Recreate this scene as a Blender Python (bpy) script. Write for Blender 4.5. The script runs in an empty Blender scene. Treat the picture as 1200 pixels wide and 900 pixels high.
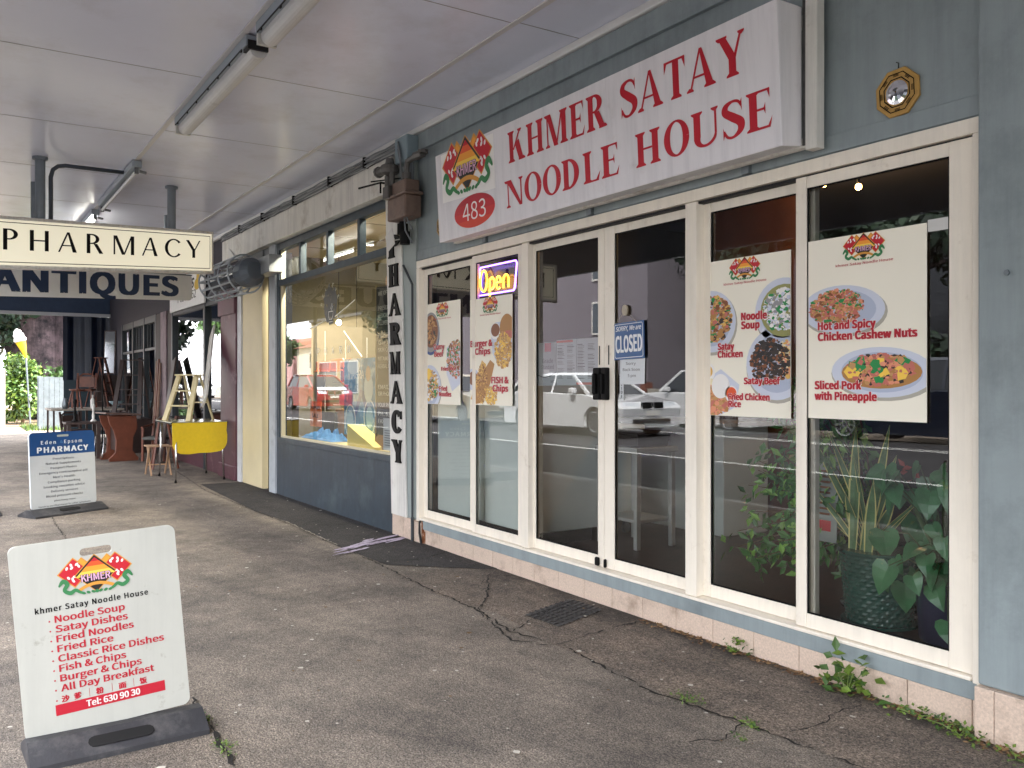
import bpy, math, random
from mathutils import Vector, Matrix
random.seed(7)
R = math.radians
SC = bpy.context.scene
COL = SC.collection

# ------------------------------------------------------------------ camera, sky, sun, exposure
CAM_H, CAM_D, FOC = 1.5, 3.72, 1030.0
TH = math.atan(660.0 / FOC)
cam = bpy.data.objects.new('camera', bpy.data.cameras.new('camera'))
COL.objects.link(cam); SC.camera = cam
cam.location = (0, -CAM_D, CAM_H)
cam.rotation_euler = (R(90), 0, R(90) - TH)
cam.data.sensor_width = 36.0
cam.data.lens = 36.0 * FOC / 1200.0
cam.data.shift_y = -2.0 / 1200.0
cam.data.clip_start = 0.05
cam.data.clip_end = 2000
SUN_EL, SUN_AZ = R(52), R(35)          # sun stands behind the shops, high over the roofs
world = bpy.data.worlds.new('World'); SC.world = world; world.use_nodes = True
nt = world.node_tree; bg = nt.nodes['Background']
sky = nt.nodes.new('ShaderNodeTexSky'); sky.sky_type = 'NISHITA'; sky.sun_disc = False
sky.sun_elevation = SUN_EL; sky.sun_rotation = SUN_AZ
sky.air_density = 1.0; sky.dust_density = 3.0; sky.ozone_density = 1.0
tc = nt.nodes.new('ShaderNodeTexCoord'); nz = nt.nodes.new('ShaderNodeTexNoise')
nz.inputs['Scale'].default_value = 2.2; nz.inputs['Detail'].default_value = 6
rp = nt.nodes.new('ShaderNodeValToRGB')
rp.color_ramp.elements[0].position = 0.25; rp.color_ramp.elements[0].color = (.55, .55, .55, 1)
rp.color_ramp.elements[1].position = 0.6; rp.color_ramp.elements[1].color = (1, 1, 1, 1)
mx = nt.nodes.new('ShaderNodeMixRGB'); mx.inputs[2].default_value = (9.5, 9.6, 10.0, 1)
nt.links.new(tc.outputs['Generated'], nz.inputs['Vector']); nt.links.new(nz.outputs['Fac'], rp.inputs['Fac'])
nt.links.new(rp.outputs['Color'], mx.inputs[0]); nt.links.new(sky.outputs['Color'], mx.inputs[1])
nt.links.new(mx.outputs['Color'], bg.inputs['Color']); bg.inputs['Strength'].default_value = 0.15
sun = bpy.data.objects.new('sun', bpy.data.lights.new('sun', 'SUN')); COL.objects.link(sun)
sun.data.energy = 4.0; sun.data.angle = R(10); sun.data.color = (1, .96, .9)
_d = Vector((math.sin(SUN_AZ) * math.cos(SUN_EL), math.cos(SUN_AZ) * math.cos(SUN_EL), math.sin(SUN_EL)))
sun.rotation_euler = _d.to_track_quat('Z', 'Y').to_euler()
SC.view_settings.view_transform = 'Standard'; SC.view_settings.look = 'None'
SC.view_settings.exposure = 2.4; SC.view_settings.gamma = 1.0
SC.render.engine = 'CYCLES'
SC.cycles.use_denoising = True
SC.cycles.max_bounces = 10; SC.cycles.diffuse_bounces = 5; SC.cycles.glossy_bounces = 5
SC.cycles.transparent_max_bounces = 16
SC.cycles.sample_clamp_indirect = 6.0
SC.cycles.caustics_reflective = False; SC.cycles.caustics_refractive = False

def W(px, py, Y=0.0):
    """world point on the plane parallel to the shopfronts at depth Y"""
    a = (px - 600.0) / FOC; b = (448.0 - py) / FOC
    c, s = math.cos(TH), math.sin(TH)
    t = (Y + CAM_D) / (s + a * c)
    return Vector(((-c + a * s) * t, Y, CAM_H + b * t))
def WX(px, py, X):
    a = (px - 600.0) / FOC; b = (448.0 - py) / FOC
    c, s = math.cos(TH), math.sin(TH)
    t = X / (-c + a * s)
    return Vector((X, -CAM_D + (s + a * c) * t, CAM_H + b * t))
def WZ(px, py, Z=0.0):
    a = (px - 600.0) / FOC; b = (448.0 - py) / FOC
    c, s = math.cos(TH), math.sin(TH)
    t = (Z - CAM_H) / b
    return Vector(((-c + a * s) * t, -CAM_D + (s + a * c) * t, Z))

# ------------------------------------------------------------------ materials
def lin(c): return tuple(((x / 255.0) / 12.92 if x <= 10 else (((x / 255.0) + .055) / 1.055) ** 2.4) for x in c)
MATS = {}
def mat(name, rgb, rough=.6, metal=0., var=.0, vscale=8., bump=0., bscale=60., emit=None, estr=0., spec=.5, coat=0., stain=None, streak=0.):
    """procedural material; rgb is sRGB 0..255 of the base colour; var mixes in large-scale tone variation, stain a second colour in blotches"""
    if name in MATS: return MATS[name]
    m = bpy.data.materials.new(name); m.use_nodes = True; MATS[name] = m
    n, l = m.node_tree.nodes, m.node_tree.links
    b = n['Principled BSDF']; c = lin(rgb)
    b.inputs['Base Color'].default_value = (*c, 1); b.inputs['Roughness'].default_value = rough
    b.inputs['Metallic'].default_value = metal; b.inputs['Specular IOR Level'].default_value = spec
    b.inputs['Coat Weight'].default_value = coat
    if emit:
        b.inputs['Emission Color'].default_value = (*lin(emit), 1); b.inputs['Emission Strength'].default_value = estr
    t = None
    if var or bump or stain or streak:
        t = n.new('ShaderNodeTexCoord')
    out = None
    if var:
        nz = n.new('ShaderNodeTexNoise'); nz.inputs['Scale'].default_value = vscale; nz.inputs['Detail'].default_value = 7; nz.inputs['Roughness'].default_value = .65
        l.new(t.outputs['Object'], nz.inputs['Vector'])
        r = n.new('ShaderNodeValToRGB'); r.color_ramp.elements[0].position = .3; r.color_ramp.elements[1].position = .7
        lo = tuple(x * (1 - var) for x in c); hi = tuple(min(1, x * (1 + var)) for x in c)
        r.color_ramp.elements[0].color = (*lo, 1); r.color_ramp.elements[1].color = (*hi, 1)
        l.new(nz.outputs['Fac'], r.inputs['Fac']); out = r.outputs['Color']
    if stain:
        srgb, sc, p0, p1 = stain
        nz = n.new('ShaderNodeTexNoise'); nz.inputs['Scale'].default_value = sc; nz.inputs['Detail'].default_value = 8; nz.inputs['Roughness'].default_value = .7
        l.new(t.outputs['Object'], nz.inputs['Vector'])
        r = n.new('ShaderNodeValToRGB'); r.color_ramp.elements[0].position = p0; r.color_ramp.elements[1].position = p1
        l.new(nz.outputs['Fac'], r.inputs['Fac'])
        mxn = n.new('ShaderNodeMixRGB'); mxn.inputs[2].default_value = (*lin(srgb), 1)
        l.new(r.outputs['Color'], mxn.inputs[0])
        if out: l.new(out, mxn.inputs[1])
        else: mxn.inputs[1].default_value = (*c, 1)
        out = mxn.outputs['Color']
    if streak:                          # old runs of rain dirt, drawn out downwards
        mp = n.new('ShaderNodeMapping'); mp.inputs['Scale'].default_value = (5, 5, .35); l.new(t.outputs['Object'], mp.inputs['Vector'])
        nz = n.new('ShaderNodeTexNoise'); nz.inputs['Scale'].default_value = 2.2; nz.inputs['Detail'].default_value = 8; nz.inputs['Roughness'].default_value = .7
        l.new(mp.outputs['Vector'], nz.inputs['Vector'])
        r = n.new('ShaderNodeValToRGB'); r.color_ramp.elements[0].position = .45; r.color_ramp.elements[1].position = .75
        r.color_ramp.elements[0].color = (1, 1, 1, 1); r.color_ramp.elements[1].color = (1 - streak, 1 - streak, 1 - streak * .95, 1); l.new(nz.outputs['Fac'], r.inputs['Fac'])
        mxn = n.new('ShaderNodeMixRGB'); mxn.blend_type = 'MULTIPLY'; mxn.inputs[0].default_value = 1.
        if out: l.new(out, mxn.inputs[1])
        else: mxn.inputs[1].default_value = (*c, 1)
        l.new(r.outputs['Color'], mxn.inputs[2]); out = mxn.outputs['Color']
    if out: l.new(out, b.inputs['Base Color'])
    if bump:
        nb = n.new('ShaderNodeTexNoise'); nb.inputs['Scale'].default_value = bscale; nb.inputs['Detail'].default_value = 4
        l.new(t.outputs['Object'], nb.inputs['Vector'])
        bp = n.new('ShaderNodeBump'); bp.inputs['Strength'].default_value = bump; bp.inputs['Distance'].default_value = .01
        l.new(nb.outputs['Fac'], bp.inputs['Height']); l.new(bp.outputs['Normal'], b.inputs['Normal'])
    return m

def glass_mat(name, boost=2.0, tint=(1, 1, 1), rough=0.0):
    m = bpy.data.materials.new(name); m.use_nodes = True; MATS[name] = m
    n, l = m.node_tree.nodes, m.node_tree.links
    n.remove(n['Principled BSDF']); o = n['Material Output']
    tr = n.new('ShaderNodeBsdfTransparent'); tr.inputs['Color'].default_value = (*tint, 1)
    gl = n.new('ShaderNodeBsdfGlossy'); gl.inputs['Roughness'].default_value = rough
    fr = n.new('ShaderNodeFresnel'); fr.inputs['IOR'].default_value = 1.52
    mu = n.new('ShaderNodeMath'); mu.operation = 'MULTIPLY'; mu.use_clamp = True; mu.inputs[1].default_value = boost
    ms = n.new('ShaderNodeMixShader')
    l.new(fr.outputs[0], mu.inputs[0]); l.new(mu.outputs[0], ms.inputs[0]); l.new(tr.outputs[0], ms.inputs[1]); l.new(gl.outputs[0], ms.inputs[2])
    tx = n.new('ShaderNodeTexCoord'); dn = n.new('ShaderNodeTexNoise'); dn.inputs['Scale'].default_value = 3.2; dn.inputs['Detail'].default_value = 9; dn.inputs['Roughness'].default_value = .75
    l.new(tx.outputs['Object'], dn.inputs['Vector'])
    dr = n.new('ShaderNodeValToRGB'); dr.color_ramp.elements[0].position = .45; dr.color_ramp.elements[0].color = (0, 0, 0, 1); dr.color_ramp.elements[1].position = .8; dr.color_ramp.elements[1].color = (.02, .02, .02, 1)
    l.new(dn.outputs['Fac'], dr.inputs['Fac'])
    df = n.new('ShaderNodeBsdfDiffuse'); df.inputs['Color'].default_value = (.5, .5, .48, 1); m2 = n.new('ShaderNodeMixShader')
    l.new(dr.outputs['Color'], m2.inputs[0]); l.new(ms.outputs[0], m2.inputs[1]); l.new(df.outputs[0], m2.inputs[2])
    l.new(m2.outputs[0], o.inputs['Surface'])
    return m
GLASS = glass_mat('window_glass', 1.9, (.93, .96, .95))
GLASS_PH = glass_mat('pharmacy_glass', 1.3, (.96, .98, .95))

def ground_mat(name, base, dark, scale=1.0, specks=True, wall_dirt=False):
    m = bpy.data.materials.new(name); m.use_nodes = True; MATS[name] = m
    n, l = m.node_tree.nodes, m.node_tree.links
    b = n['Principled BSDF']; b.inputs['Roughness'].default_value = .85; b.inputs['Specular IOR Level'].default_value = .35
    t = n.new('ShaderNodeTexCoord')
    def noise(s, det=8, ro=.65):
        z = n.new('ShaderNodeTexNoise'); z.inputs['Scale'].default_value = s; z.inputs['Detail'].default_value = det; z.inputs['Roughness'].default_value = ro
        l.new(t.outputs['Object'], z.inputs['Vector']); return z.outputs['Fac']
    def ramp(f, p0, c0, p1, c1):
        r = n.new('ShaderNodeValToRGB'); e = r.color_ramp.elements
        e[0].position = p0; e[0].color = (*c0, 1); e[1].position = p1; e[1].color = (*c1, 1)
        l.new(f, r.inputs['Fac']); return r.outputs['Color']
    def mix(f, a, bb, mode='MIX'):
        q = n.new('ShaderNodeMixRGB'); q.blend_type = mode
        for i, v in ((0, f), (1, a), (2, bb)):
            if isinstance(v, (int, float)): q.inputs[i].default_value = v
            elif isinstance(v, tuple): q.inputs[i].default_value = (*v, 1)
            else: l.new(v, q.inputs[i])
        return q.outputs['Color']
    B, D = lin(base), lin(dark)
    c = ramp(noise(.9, 8, .7), .32, D, .62, B)
    fine = ramp(noise(130, 3, .7), .36, (.30, .30, .30), .64, (1.65, 1.62, 1.58))
    c = mix(1.0, c, fine, 'MULTIPLY')
    c = mix(1.0, c, ramp(noise(7, 7, .8), .3, (.62, .62, .63), .7, (1.25, 1.22, 1.17)), 'MULTIPLY')
    c = mix(1.0, c, ramp(noise(48, 4, .7), .36, (.66, .66, .66), .64, (1.28, 1.27, 1.25)), 'MULTIPLY')
    if specks:
        for sc, th0, colr, th1 in ((16, .035, (.42, .41, .38), .055), (42, .06, (.36, .35, .33), .10), (23, .03, (.015, .014, .013), .06), (70, .05, (.02, .02, .02), .11)):
            v = n.new('ShaderNodeTexVoronoi'); v.inputs['Scale'].default_value = sc
            l.new(t.outputs['Object'], v.inputs['Vector'])
            f = ramp(v.outputs['Distance'], th0, (1, 1, 1), th1, (0, 0, 0))
            # only some of the cells carry a speck
            sp = n.new('ShaderNodeSeparateColor'); l.new(v.outputs['Color'], sp.inputs[0])
            g = n.new('ShaderNodeMath'); g.operation = 'GREATER_THAN'; g.inputs[1].default_value = .72 if sc < 30 else .6
            l.new(sp.outputs[0], g.inputs[0])
            k = n.new('ShaderNodeMath'); k.operation = 'MULTIPLY'; l.new(f, k.inputs[0]); l.new(g.outputs[0], k.inputs[1])
            c = mix(k.outputs[0], c, colr)
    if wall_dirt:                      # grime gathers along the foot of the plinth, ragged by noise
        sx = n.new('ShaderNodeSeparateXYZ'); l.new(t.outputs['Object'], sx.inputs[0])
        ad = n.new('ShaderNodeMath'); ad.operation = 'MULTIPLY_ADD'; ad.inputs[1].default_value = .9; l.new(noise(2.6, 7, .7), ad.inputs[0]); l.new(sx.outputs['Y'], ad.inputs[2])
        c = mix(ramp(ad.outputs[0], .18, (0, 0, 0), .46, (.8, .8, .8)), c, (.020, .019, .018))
    l.new(c, b.inputs['Base Color'])
    add = n.new('ShaderNodeMath'); add.operation = 'ADD'
    l.new(noise(90, 4), add.inputs[0]); l.new(noise(5, 5), add.inputs[1])
    bp = n.new('ShaderNodeBump'); bp.inputs['Strength'].default_value = .9; bp.inputs['Distance'].default_value = .014
    l.new(add.outputs[0], bp.inputs['Height']); l.new(bp.outputs['Normal'], b.inputs['Normal'])
    return m

# ------------------------------------------------------------------ mesh building
OFF = {}
class MB:
    def __init__(s): s.v, s.f, s.m = [], [], []
    def poly(s, pts, m=0):
        i = len(s.v); s.v += [tuple(p) for p in pts]; s.f.append(tuple(range(i, i + len(pts)))); s.m.append(m)
    def box(s, x0, x1, y0, y1, z0, z1, m=0):
        x0, x1 = min(x0, x1), max(x0, x1); y0, y1 = min(y0, y1), max(y0, y1); z0, z1 = min(z0, z1), max(z0, z1)
        i = len(s.v)
        s.v += [(x0, y0, z0), (x1, y0, z0), (x1, y1, z0), (x0, y1, z0), (x0, y0, z1), (x1, y0, z1), (x1, y1, z1), (x0, y1, z1)]
        for q in ((0, 3, 2, 1), (4, 5, 6, 7), (0, 1, 5, 4), (1, 2, 6, 5), (2, 3, 7, 6), (3, 0, 4, 7)):
            s.f.append(tuple(i + k for k in q)); s.m.append(m)
        return s
    def hexa(s, P, m=0):
        """eight corners: bottom ring of four, top ring of four"""
        i = len(s.v); s.v += [tuple(p) for p in P]
        for q in ((0, 3, 2, 1), (4, 5, 6, 7), (0, 1, 5, 4), (1, 2, 6, 5), (2, 3, 7, 6), (3, 0, 4, 7)):
            s.f.append(tuple(i + k for k in q)); s.m.append(m)
        return s
    def bar(s, p, q, w, d, m=0, up=(0, 0, 1)):
        p, q = Vector(p), Vector(q); a = (q - p).normalized(); u = Vector(up)
        if abs(a.dot(u)) > .98: u = Vector((0, 1, 0))
        x = a.cross(u).normalized(); y = x.cross(a).normalized()
        P = []
        for c in (p, q):
            for sx, sy in ((-1, -1), (1, -1), (1, 1), (-1, 1)): P.append(c + x * sx * w / 2 + y * sy * d / 2)
        return s.hexa(P, m)
    def tube(s, pts, r, n=8, m=0, cap=True):
        pts = [Vector(p) for p in pts]; rr = r if isinstance(r, (list, tuple)) else [r] * len(pts)
        i0 = len(s.v); prev = None
        for k, p in enumerate(pts):
            if k == 0: a = pts[1] - p
            elif k == len(pts) - 1: a = p - pts[k - 1]
            else: a = (pts[k + 1] - p).normalized() + (p - pts[k - 1]).normalized()
            a = a.normalized() if a.length > 1e-9 else Vector((0, 0, 1))
            if prev is None:
                u = Vector((0, 0, 1)) if abs(a.z) < .9 else Vector((1, 0, 0))
                x = a.cross(u).normalized()
            else:
                x = (prev - a * prev.dot(a)).normalized()
            prev = x; y = a.cross(x)
            for j in range(n):
                t = 2 * math.pi * j / n; s.v.append(tuple(p + (x * math.cos(t) + y * math.sin(t)) * rr[k]))
        for k in range(len(pts) - 1):
            for j in range(n):
                a, b = i0 + k * n + j, i0 + k * n + (j + 1) % n
                s.f.append((a, b, b + n, a + n)); s.m.append(m)
        if cap:
            s.f.append(tuple(i0 + j for j in reversed(range(n)))); s.m.append(m)
            e = i0 + (len(pts) - 1) * n; s.f.append(tuple(e + j for j in range(n))); s.m.append(m)
        return s
    def lathe(s, c, prof, n=24, m=0, cap=True):
        return s.tube([(c[0], c[1], c[2] + z) for r, z in prof], [r for r, z in prof], n, m, cap)
    def prism(s, pts2, P, depth, m=0, h=0.0):
        """2D outline on panel P pushed out from h to h+depth"""
        n = len(pts2); i = len(s.v)
        s.v += [tuple(P(u, v, h)) for u, v in pts2] + [tuple(P(u, v, h + depth)) for u, v in pts2]
        s.f.append(tuple(reversed(range(i, i + n)))); s.m.append(m)
        s.f.append(tuple(range(i + n, i + 2 * n))); s.m.append(m)
        for k in range(n):
            a, b = i + k, i + (k + 1) % n
            s.f.append((a, b, b + n, a + n)); s.m.append(m)
        return s
    def ball(s, c, r, n=10, m=0, sz=1.0):
        prof = [(max(1e-4, r * math.sin(math.pi * k / n)), -r * sz * math.cos(math.pi * k / n)) for k in range(n + 1)]
        return s.lathe(c, prof, max(8, n + 2), m)
    def build(s, name, mats, parent=None, smooth=False, bevel=0., auto=None, sub=0):
        if not isinstance(mats, (list, tuple)): mats = [mats]
        off = Vector(OFF.get(parent.name, (0, 0, 0))) if parent else Vector((0, 0, 0))
        me = bpy.data.meshes.new(name)
        me.from_pydata([tuple(Vector(v) - off) for v in s.v], [], s.f)
        for mm in mats: me.materials.append(mm)
        me.polygons.foreach_set('material_index', s.m)
        if smooth: me.polygons.foreach_set('use_smooth', [True] * len(me.polygons))
        me.update()
        o = bpy.data.objects.new(name, me); COL.objects.link(o)
        if parent:
            o.parent = parent; OFF[o.name] = tuple(off)
        if bevel:
            b = o.modifiers.new('bevel', 'BEVEL'); b.width = bevel; b.segments = 2; b.limit_method = 'ANGLE'; b.angle_limit = R(40)
        if sub:
            q = o.modifiers.new('sub', 'SUBSURF'); q.levels = sub; q.render_levels = sub
        return o

def tag(o, label=None, cat=None, group=None, kind=None):
    if label: o['label'] = label
    if cat: o['category'] = cat
    if group: o['group'] = group
    if kind: o['kind'] = kind
    return o
def thing(name, label, cat, loc=(0, 0, 0), group=None, rz=0.0, local=False):
    """an Empty at the thing's base that parents its parts (parts are given in world coordinates unless local)"""
    o = bpy.data.objects.new(name, None); COL.objects.link(o); o.location = loc; o.rotation_euler = (0, 0, rz)
    o.empty_display_size = .1
    OFF[o.name] = (0, 0, 0) if local else tuple(loc)
    return tag(o, label, cat, group)
def copy_tree(o, loc=None, rz=None, label=None, group=None, parent=None):
    c = o.copy(); COL.objects.link(c)
    if parent: c.parent = parent
    if loc is not None: c.location = loc
    if rz is not None: c.rotation_euler = (0, 0, rz)
    if label: c['label'] = label
    if group: c['group'] = group
    for ch in [x for x in COL.objects if x.parent == o]: copy_tree(ch, parent=c)
    return c

class Panel:
    def __init__(s, o, ux, uz): s.o, s.ux, s.uz = Vector(o), Vector(ux).normalized(), Vector(uz).normalized(); s.n = s.ux.cross(s.uz).normalized()
    def __call__(s, u, v, h=0.0): return s.o + s.ux * u + s.uz * v + s.n * h
def wall_panel(x, z, y): return Panel((x, y, z), (1, 0, 0), (0, 0, 1))

# ------------------------------------------------------------------ lettering
TC = {}
FONT = None
try:                                   # Blender's own bundled interface font; the built-in face is the fallback
    import os
    FONT = bpy.data.fonts.load(os.path.join(bpy.utils.system_resource('DATAFILES', path='fonts'), 'Noto Sans CJK Regular.woff2'))
except Exception:
    FONT = None
def glyphs(body, bold=0.0, shear=0.0, space=1.0):
    k = (body, bold, shear, space)
    if k not in TC:
        cu = bpy.data.curves.new('lettering', 'FONT'); cu.body = body; cu.size = 1.0
        if FONT: cu.font = FONT
        cu.offset = 0.0; cu.shear = shear; cu.space_character = space
        cu.resolution_u = 4; cu.fill_mode = 'FRONT'
        ob = bpy.data.objects.new('lettering', cu); COL.objects.link(ob)
        me = ob.to_mesh()
        V = [(v.co.x, v.co.y) for v in me.vertices]; F = [tuple(p.vertices) for p in me.polygons]
        # keep faces turned to the front
        G = []
        for f in F:
            a = sum(V[f[i]][0] * V[f[(i + 1) % len(f)]][1] - V[f[(i + 1) % len(f)]][0] * V[f[i]][1] for i in range(len(f)))
            G.append(f if a > 0 else tuple(reversed(f)))
        ob.to_mesh_clear(); bpy.data.objects.remove(ob); bpy.data.curves.remove(cu)
        TC[k] = (V, G)
    return TC[k]
CAPH = None
def txt(mb, P, body, u, v, cap, width=None, m=0, h=.0012, bold=.0, align='L', shear=0., space=1.0, rot=0.):
    """text on panel P: baseline v, capital height cap, fitted to width; align L/C/R about u"""
    global CAPH
    if CAPH is None:
        hv = glyphs('H')[0]; CAPH = max(p[1] for p in hv) - min(p[1] for p in hv)
    V, F = glyphs(body, bold, shear, space)
    if not V: return
    x0 = min(p[0] for p in V); x1 = max(p[0] for p in V)
    sy = cap / CAPH; sx = sy if width is None else width / (x1 - x0)
    wd = (x1 - x0) * sx
    o = {'L': 0, 'C': -wd / 2, 'R': -wd}[align]
    cr, sr = math.cos(rot), math.sin(rot); bo = max(0., bold) * .95 * CAPH / .72
    # heavier weights: the same outlines laid again a hair to each side, each on its own level
    sh = [(0, 0)] if bo < .005 * CAPH / .72 else [(-bo, 0), (bo, 0), (0, 0)] if bo < .024 * CAPH / .72 else [(-bo, -bo * .5), (bo, -bo * .5), (-bo, bo * .5), (bo, bo * .5), (0, 0)]
    for kk, (ox, oy) in enumerate(sh):
        i = len(mb.v)
        for x, y in V:
            a, b = (x - x0 + ox) * sx + o, (y + oy) * sy
            mb.v.append(tuple(P(u + a * cr - b * sr, v + a * sr + b * cr, h + kk * .0003)))
        for f in F: mb.f.append(tuple(i + k for k in f)); mb.m.append(m)
    return wd

def sweep(pts, ws):
    """flat ribbon of changing width along a centre line -> list of quads"""
    L, Rr = [], []
    for k, p in enumerate(pts):
        a = pts[max(0, k - 1)]; b = pts[min(len(pts) - 1, k + 1)]
        dx, dy = b[0] - a[0], b[1] - a[1]; q = math.hypot(dx, dy) or 1
        nx, ny = -dy / q, dx / q; w = ws[k] / 2
        L.append((p[0] + nx * w, p[1] + ny * w)); Rr.append((p[0] - nx * w, p[1] - ny * w))
    return [[Rr[k], Rr[k + 1], L[k + 1], L[k]] for k in range(len(pts) - 1)]
def roman(ch, T=.2, t=.06, sf=True, e=.07):
    """strokes of a Roman capital, height 1; returns (list of strokes, advance); a stroke is a list of convex polygons"""
    S = []
    def rect(x0, x1, y0, y1): S.append([[(x0, y0), (x1, y0), (x1, y1), (x0, y1)]])
    def ser(x0, x1, y, d):
        if sf: S.append([[(x0 - e, y), (x1 + e, y), (x1 + e, y + .04 * d), (x1, y + .1 * d), (x0, y + .1 * d), (x0 - e, y + .04 * d)][::d]])
    def stem(x, w=None, a=0., b=1., st=True, sb=True):
        w = w or T; rect(x, x + w, a, b)
        if sb: ser(x, x + w, a, 1)
        if st: ser(x, x + w, b, -1)
    def diag(x0, x1, w, y0=0., y1=1.): S.append([[(x0, y0), (x0 + w, y0), (x1 + w, y1), (x1, y1)]])
    def arc(cx, cy, rx, ry, a0, a1, wside, wtop, n=18):
        pts, ws = [], []
        for k in range(n + 1):
            a = R(a0 + (a1 - a0) * k / n); w = wside * abs(math.cos(a)) ** 1.3 + wtop * (1 - abs(math.cos(a)) ** 1.3)
            pts.append((cx + (rx - w / 2) * math.cos(a), cy + (ry - w / 2) * math.sin(a))); ws.append(w)
        S.append(sweep(pts, ws))
    def spl(P, ws, n=8):
        pts, wv = [], []
        for k in range(len(P) - 1):
            p0 = P[max(0, k - 1)]; p1 = P[k]; p2 = P[k + 1]; p3 = P[min(len(P) - 1, k + 2)]
            for j in range(n + (k == len(P) - 2)):
                q = j / n
                f = lambda a, b, c, d: .5 * (2 * b + (c - a) * q + (2 * a - 5 * b + 4 * c - d) * q * q + (3 * b - a - 3 * c + d) * q ** 3)
                pts.append((f(p0[0], p1[0], p2[0], p3[0]), f(p0[1], p1[1], p2[1], p3[1]))); wv.append(ws[k] + (ws[k + 1] - ws[k]) * q)
        S.append(sweep(pts, wv))
    if ch == 'K':
        stem(.07); diag(.24, .62, t * 1.3, .38, 1.); S.append([[(.36, .58), (.58 if T > .15 else .5, 0), (.58 + T * 1.1, 0), (.44 + T * .7, .68)]]); ser(.6, .66, 1, -1); ser(.62, .62 + T, 0, 1); adv = .95
    elif ch == 'H': stem(.07); stem(.57); rect(.07 + T, .57, .47, .47 + t); adv = .64 + T + .07
    elif ch == 'M':
        stem(.07, t); stem(.76); diag(.40, .08, T * .95); diag(.40 + T * .5, .76, t, 0.05, 1.); adv = .83 + T + .07
        if sf: ser(.05, .2, 1, -1)
    elif ch == 'E':
        stem(.07); rect(.07 + T, .6, 1 - t, 1); rect(.07 + T, .6, 0, t); rect(.07 + T, .47, .48, .48 + t)
        if sf:
            S.append([[(.6, 1), (.54, 1 - t), (.6, .74)][::-1]]); S.append([[(.52, 0.001), (.66, .28), (.6, 0.001)][::-1]]); S.append([[(.44, .51), (.49, .36), (.49, .66)]])
        adv = .7
    elif ch in 'RPB':
        stem(.07); arc(.07 + T + .06, .74, .06 + T * .65 + .13, .26, 90, -90, T, t); rect(.06 + T, .15 + T, 1 - t, 1); rect(.06 + T, .15 + T, .48, .48 + t)
        adv = .72
        if ch == 'R': S.append([[(.32, .5), (.54, 0), (.54 + T * 1.1, 0), (.32 + T * 1.05, .5)]]); ser(.58, .56 + T, 0, 1); adv = .88
    elif ch == 'S':
        spl([(.55, .80), (.47, .93), (.31, .965), (.14, .88), (.12, .72), (.32, .55), (.52, .38), (.52, .18), (.34, .035), (.17, .06), (.07, .24)], [t * .9, t * 1.2, t * 1.2, T * .75, T * .95, T * 1.1, T * 1.1, T * .8, t * 1.2, t * 1.2, t * .9])
        if sf: S.append([[(.57, 1.0), (.515, .86), (.57, .66)][::-1]]); S.append([[(.05, 0), (.05, .34), (.105, .14)][::-1]])
        adv = .66
    elif ch == 'A':
        diag(.04, .36, t); S.append([[(.56, 0), (.56 + T * 1.1, 0), (.42 + t * .4, 1.), (.30 + t, 1.)]]); rect(.17, .6, .3, .3 + t * .9); ser(.03, .1, 0, 1); ser(.56, .56 + T, 0, 1); adv = .86
    elif ch == 'T':
        stem(.27, st=False); rect(.0, .54 + T - .07, 1 - t, 1.)
        if sf:
            x1 = .54 + T - .07
            S.append([[(.0, 1 - t), (.0, .7), (.09, 1 - t)]]); S.append([[(x1 - .09, 1 - t), (x1, .7), (x1, 1 - t)]])
        adv = .72
    elif ch == 'Y':
        S.append([[(.32, .42), (.32 + T, .46), (.03 + T, 1), (.03, 1)]]); S.append([[(.32 + T * .6, .42), (.32 + T, .42), (.70, 1), (.70 - t, 1)]]); rect(.32, .32 + T, 0, .46); ser(.32, .32 + T, 0, 1); ser(.05, .02 + T, 1, -1); ser(.66, .70, 1, -1); adv = .8
    elif ch == 'N': stem(.09, t); stem(.74, t, sb=False); S.append([[(.74 - T * .3, 0), (.74 + t, 0), (.09 + T, 1), (.05, 1)]]); ser(.03, .1, 1, -1); adv = .88
    elif ch == 'O': arc(.42, .5, .40, .52, 0, 360, T, t, 36); adv = .84
    elif ch == 'C':
        arc(.42, .5, .40, .52, 42, 318, T, t, 28)
        if sf: S.append([[(.69, .62), (.76, .62), (.76, .97), (.66, .84)]])
        adv = .8
    elif ch == 'D': stem(.07, st=True); arc(.07 + T, .5, .34 + T * .5, .5, 90, -90, T, t, 24); adv = .85
    elif ch == 'L':
        stem(.07); rect(.07 + T, .6, 0, t)
        if sf: S.append([[(.5, t), (.6, t), (.66, .3)]])
        adv = .68
    elif ch == 'U':
        rect(.09, .09 + T, .3, 1); ser(.09, .09 + T, 1, -1); rect(.70, .70 + t, .3, 1); ser(.68, .74, 1, -1)
        P, ws = [], []
        for k in range(15):
            a = R(180 + 180 * k / 14); w = T + (t - T) * k / 14
            P.append((.09 + T / 2 + (.70 + t / 2 - .09 - T / 2) * k / 14 if False else .425 + (.335 - w / 2 + .0) * math.cos(a), .3 + (.3 - (t * 1.2) / 2) * math.sin(a))); ws.append(w if k in (0, 14) else max(t * 1.2, w * abs(math.cos(a)) + t * (1 - abs(math.cos(a)))))
        S.append(sweep(P, ws)); adv = .86
    else: adv = .4
    return S, adv
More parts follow.
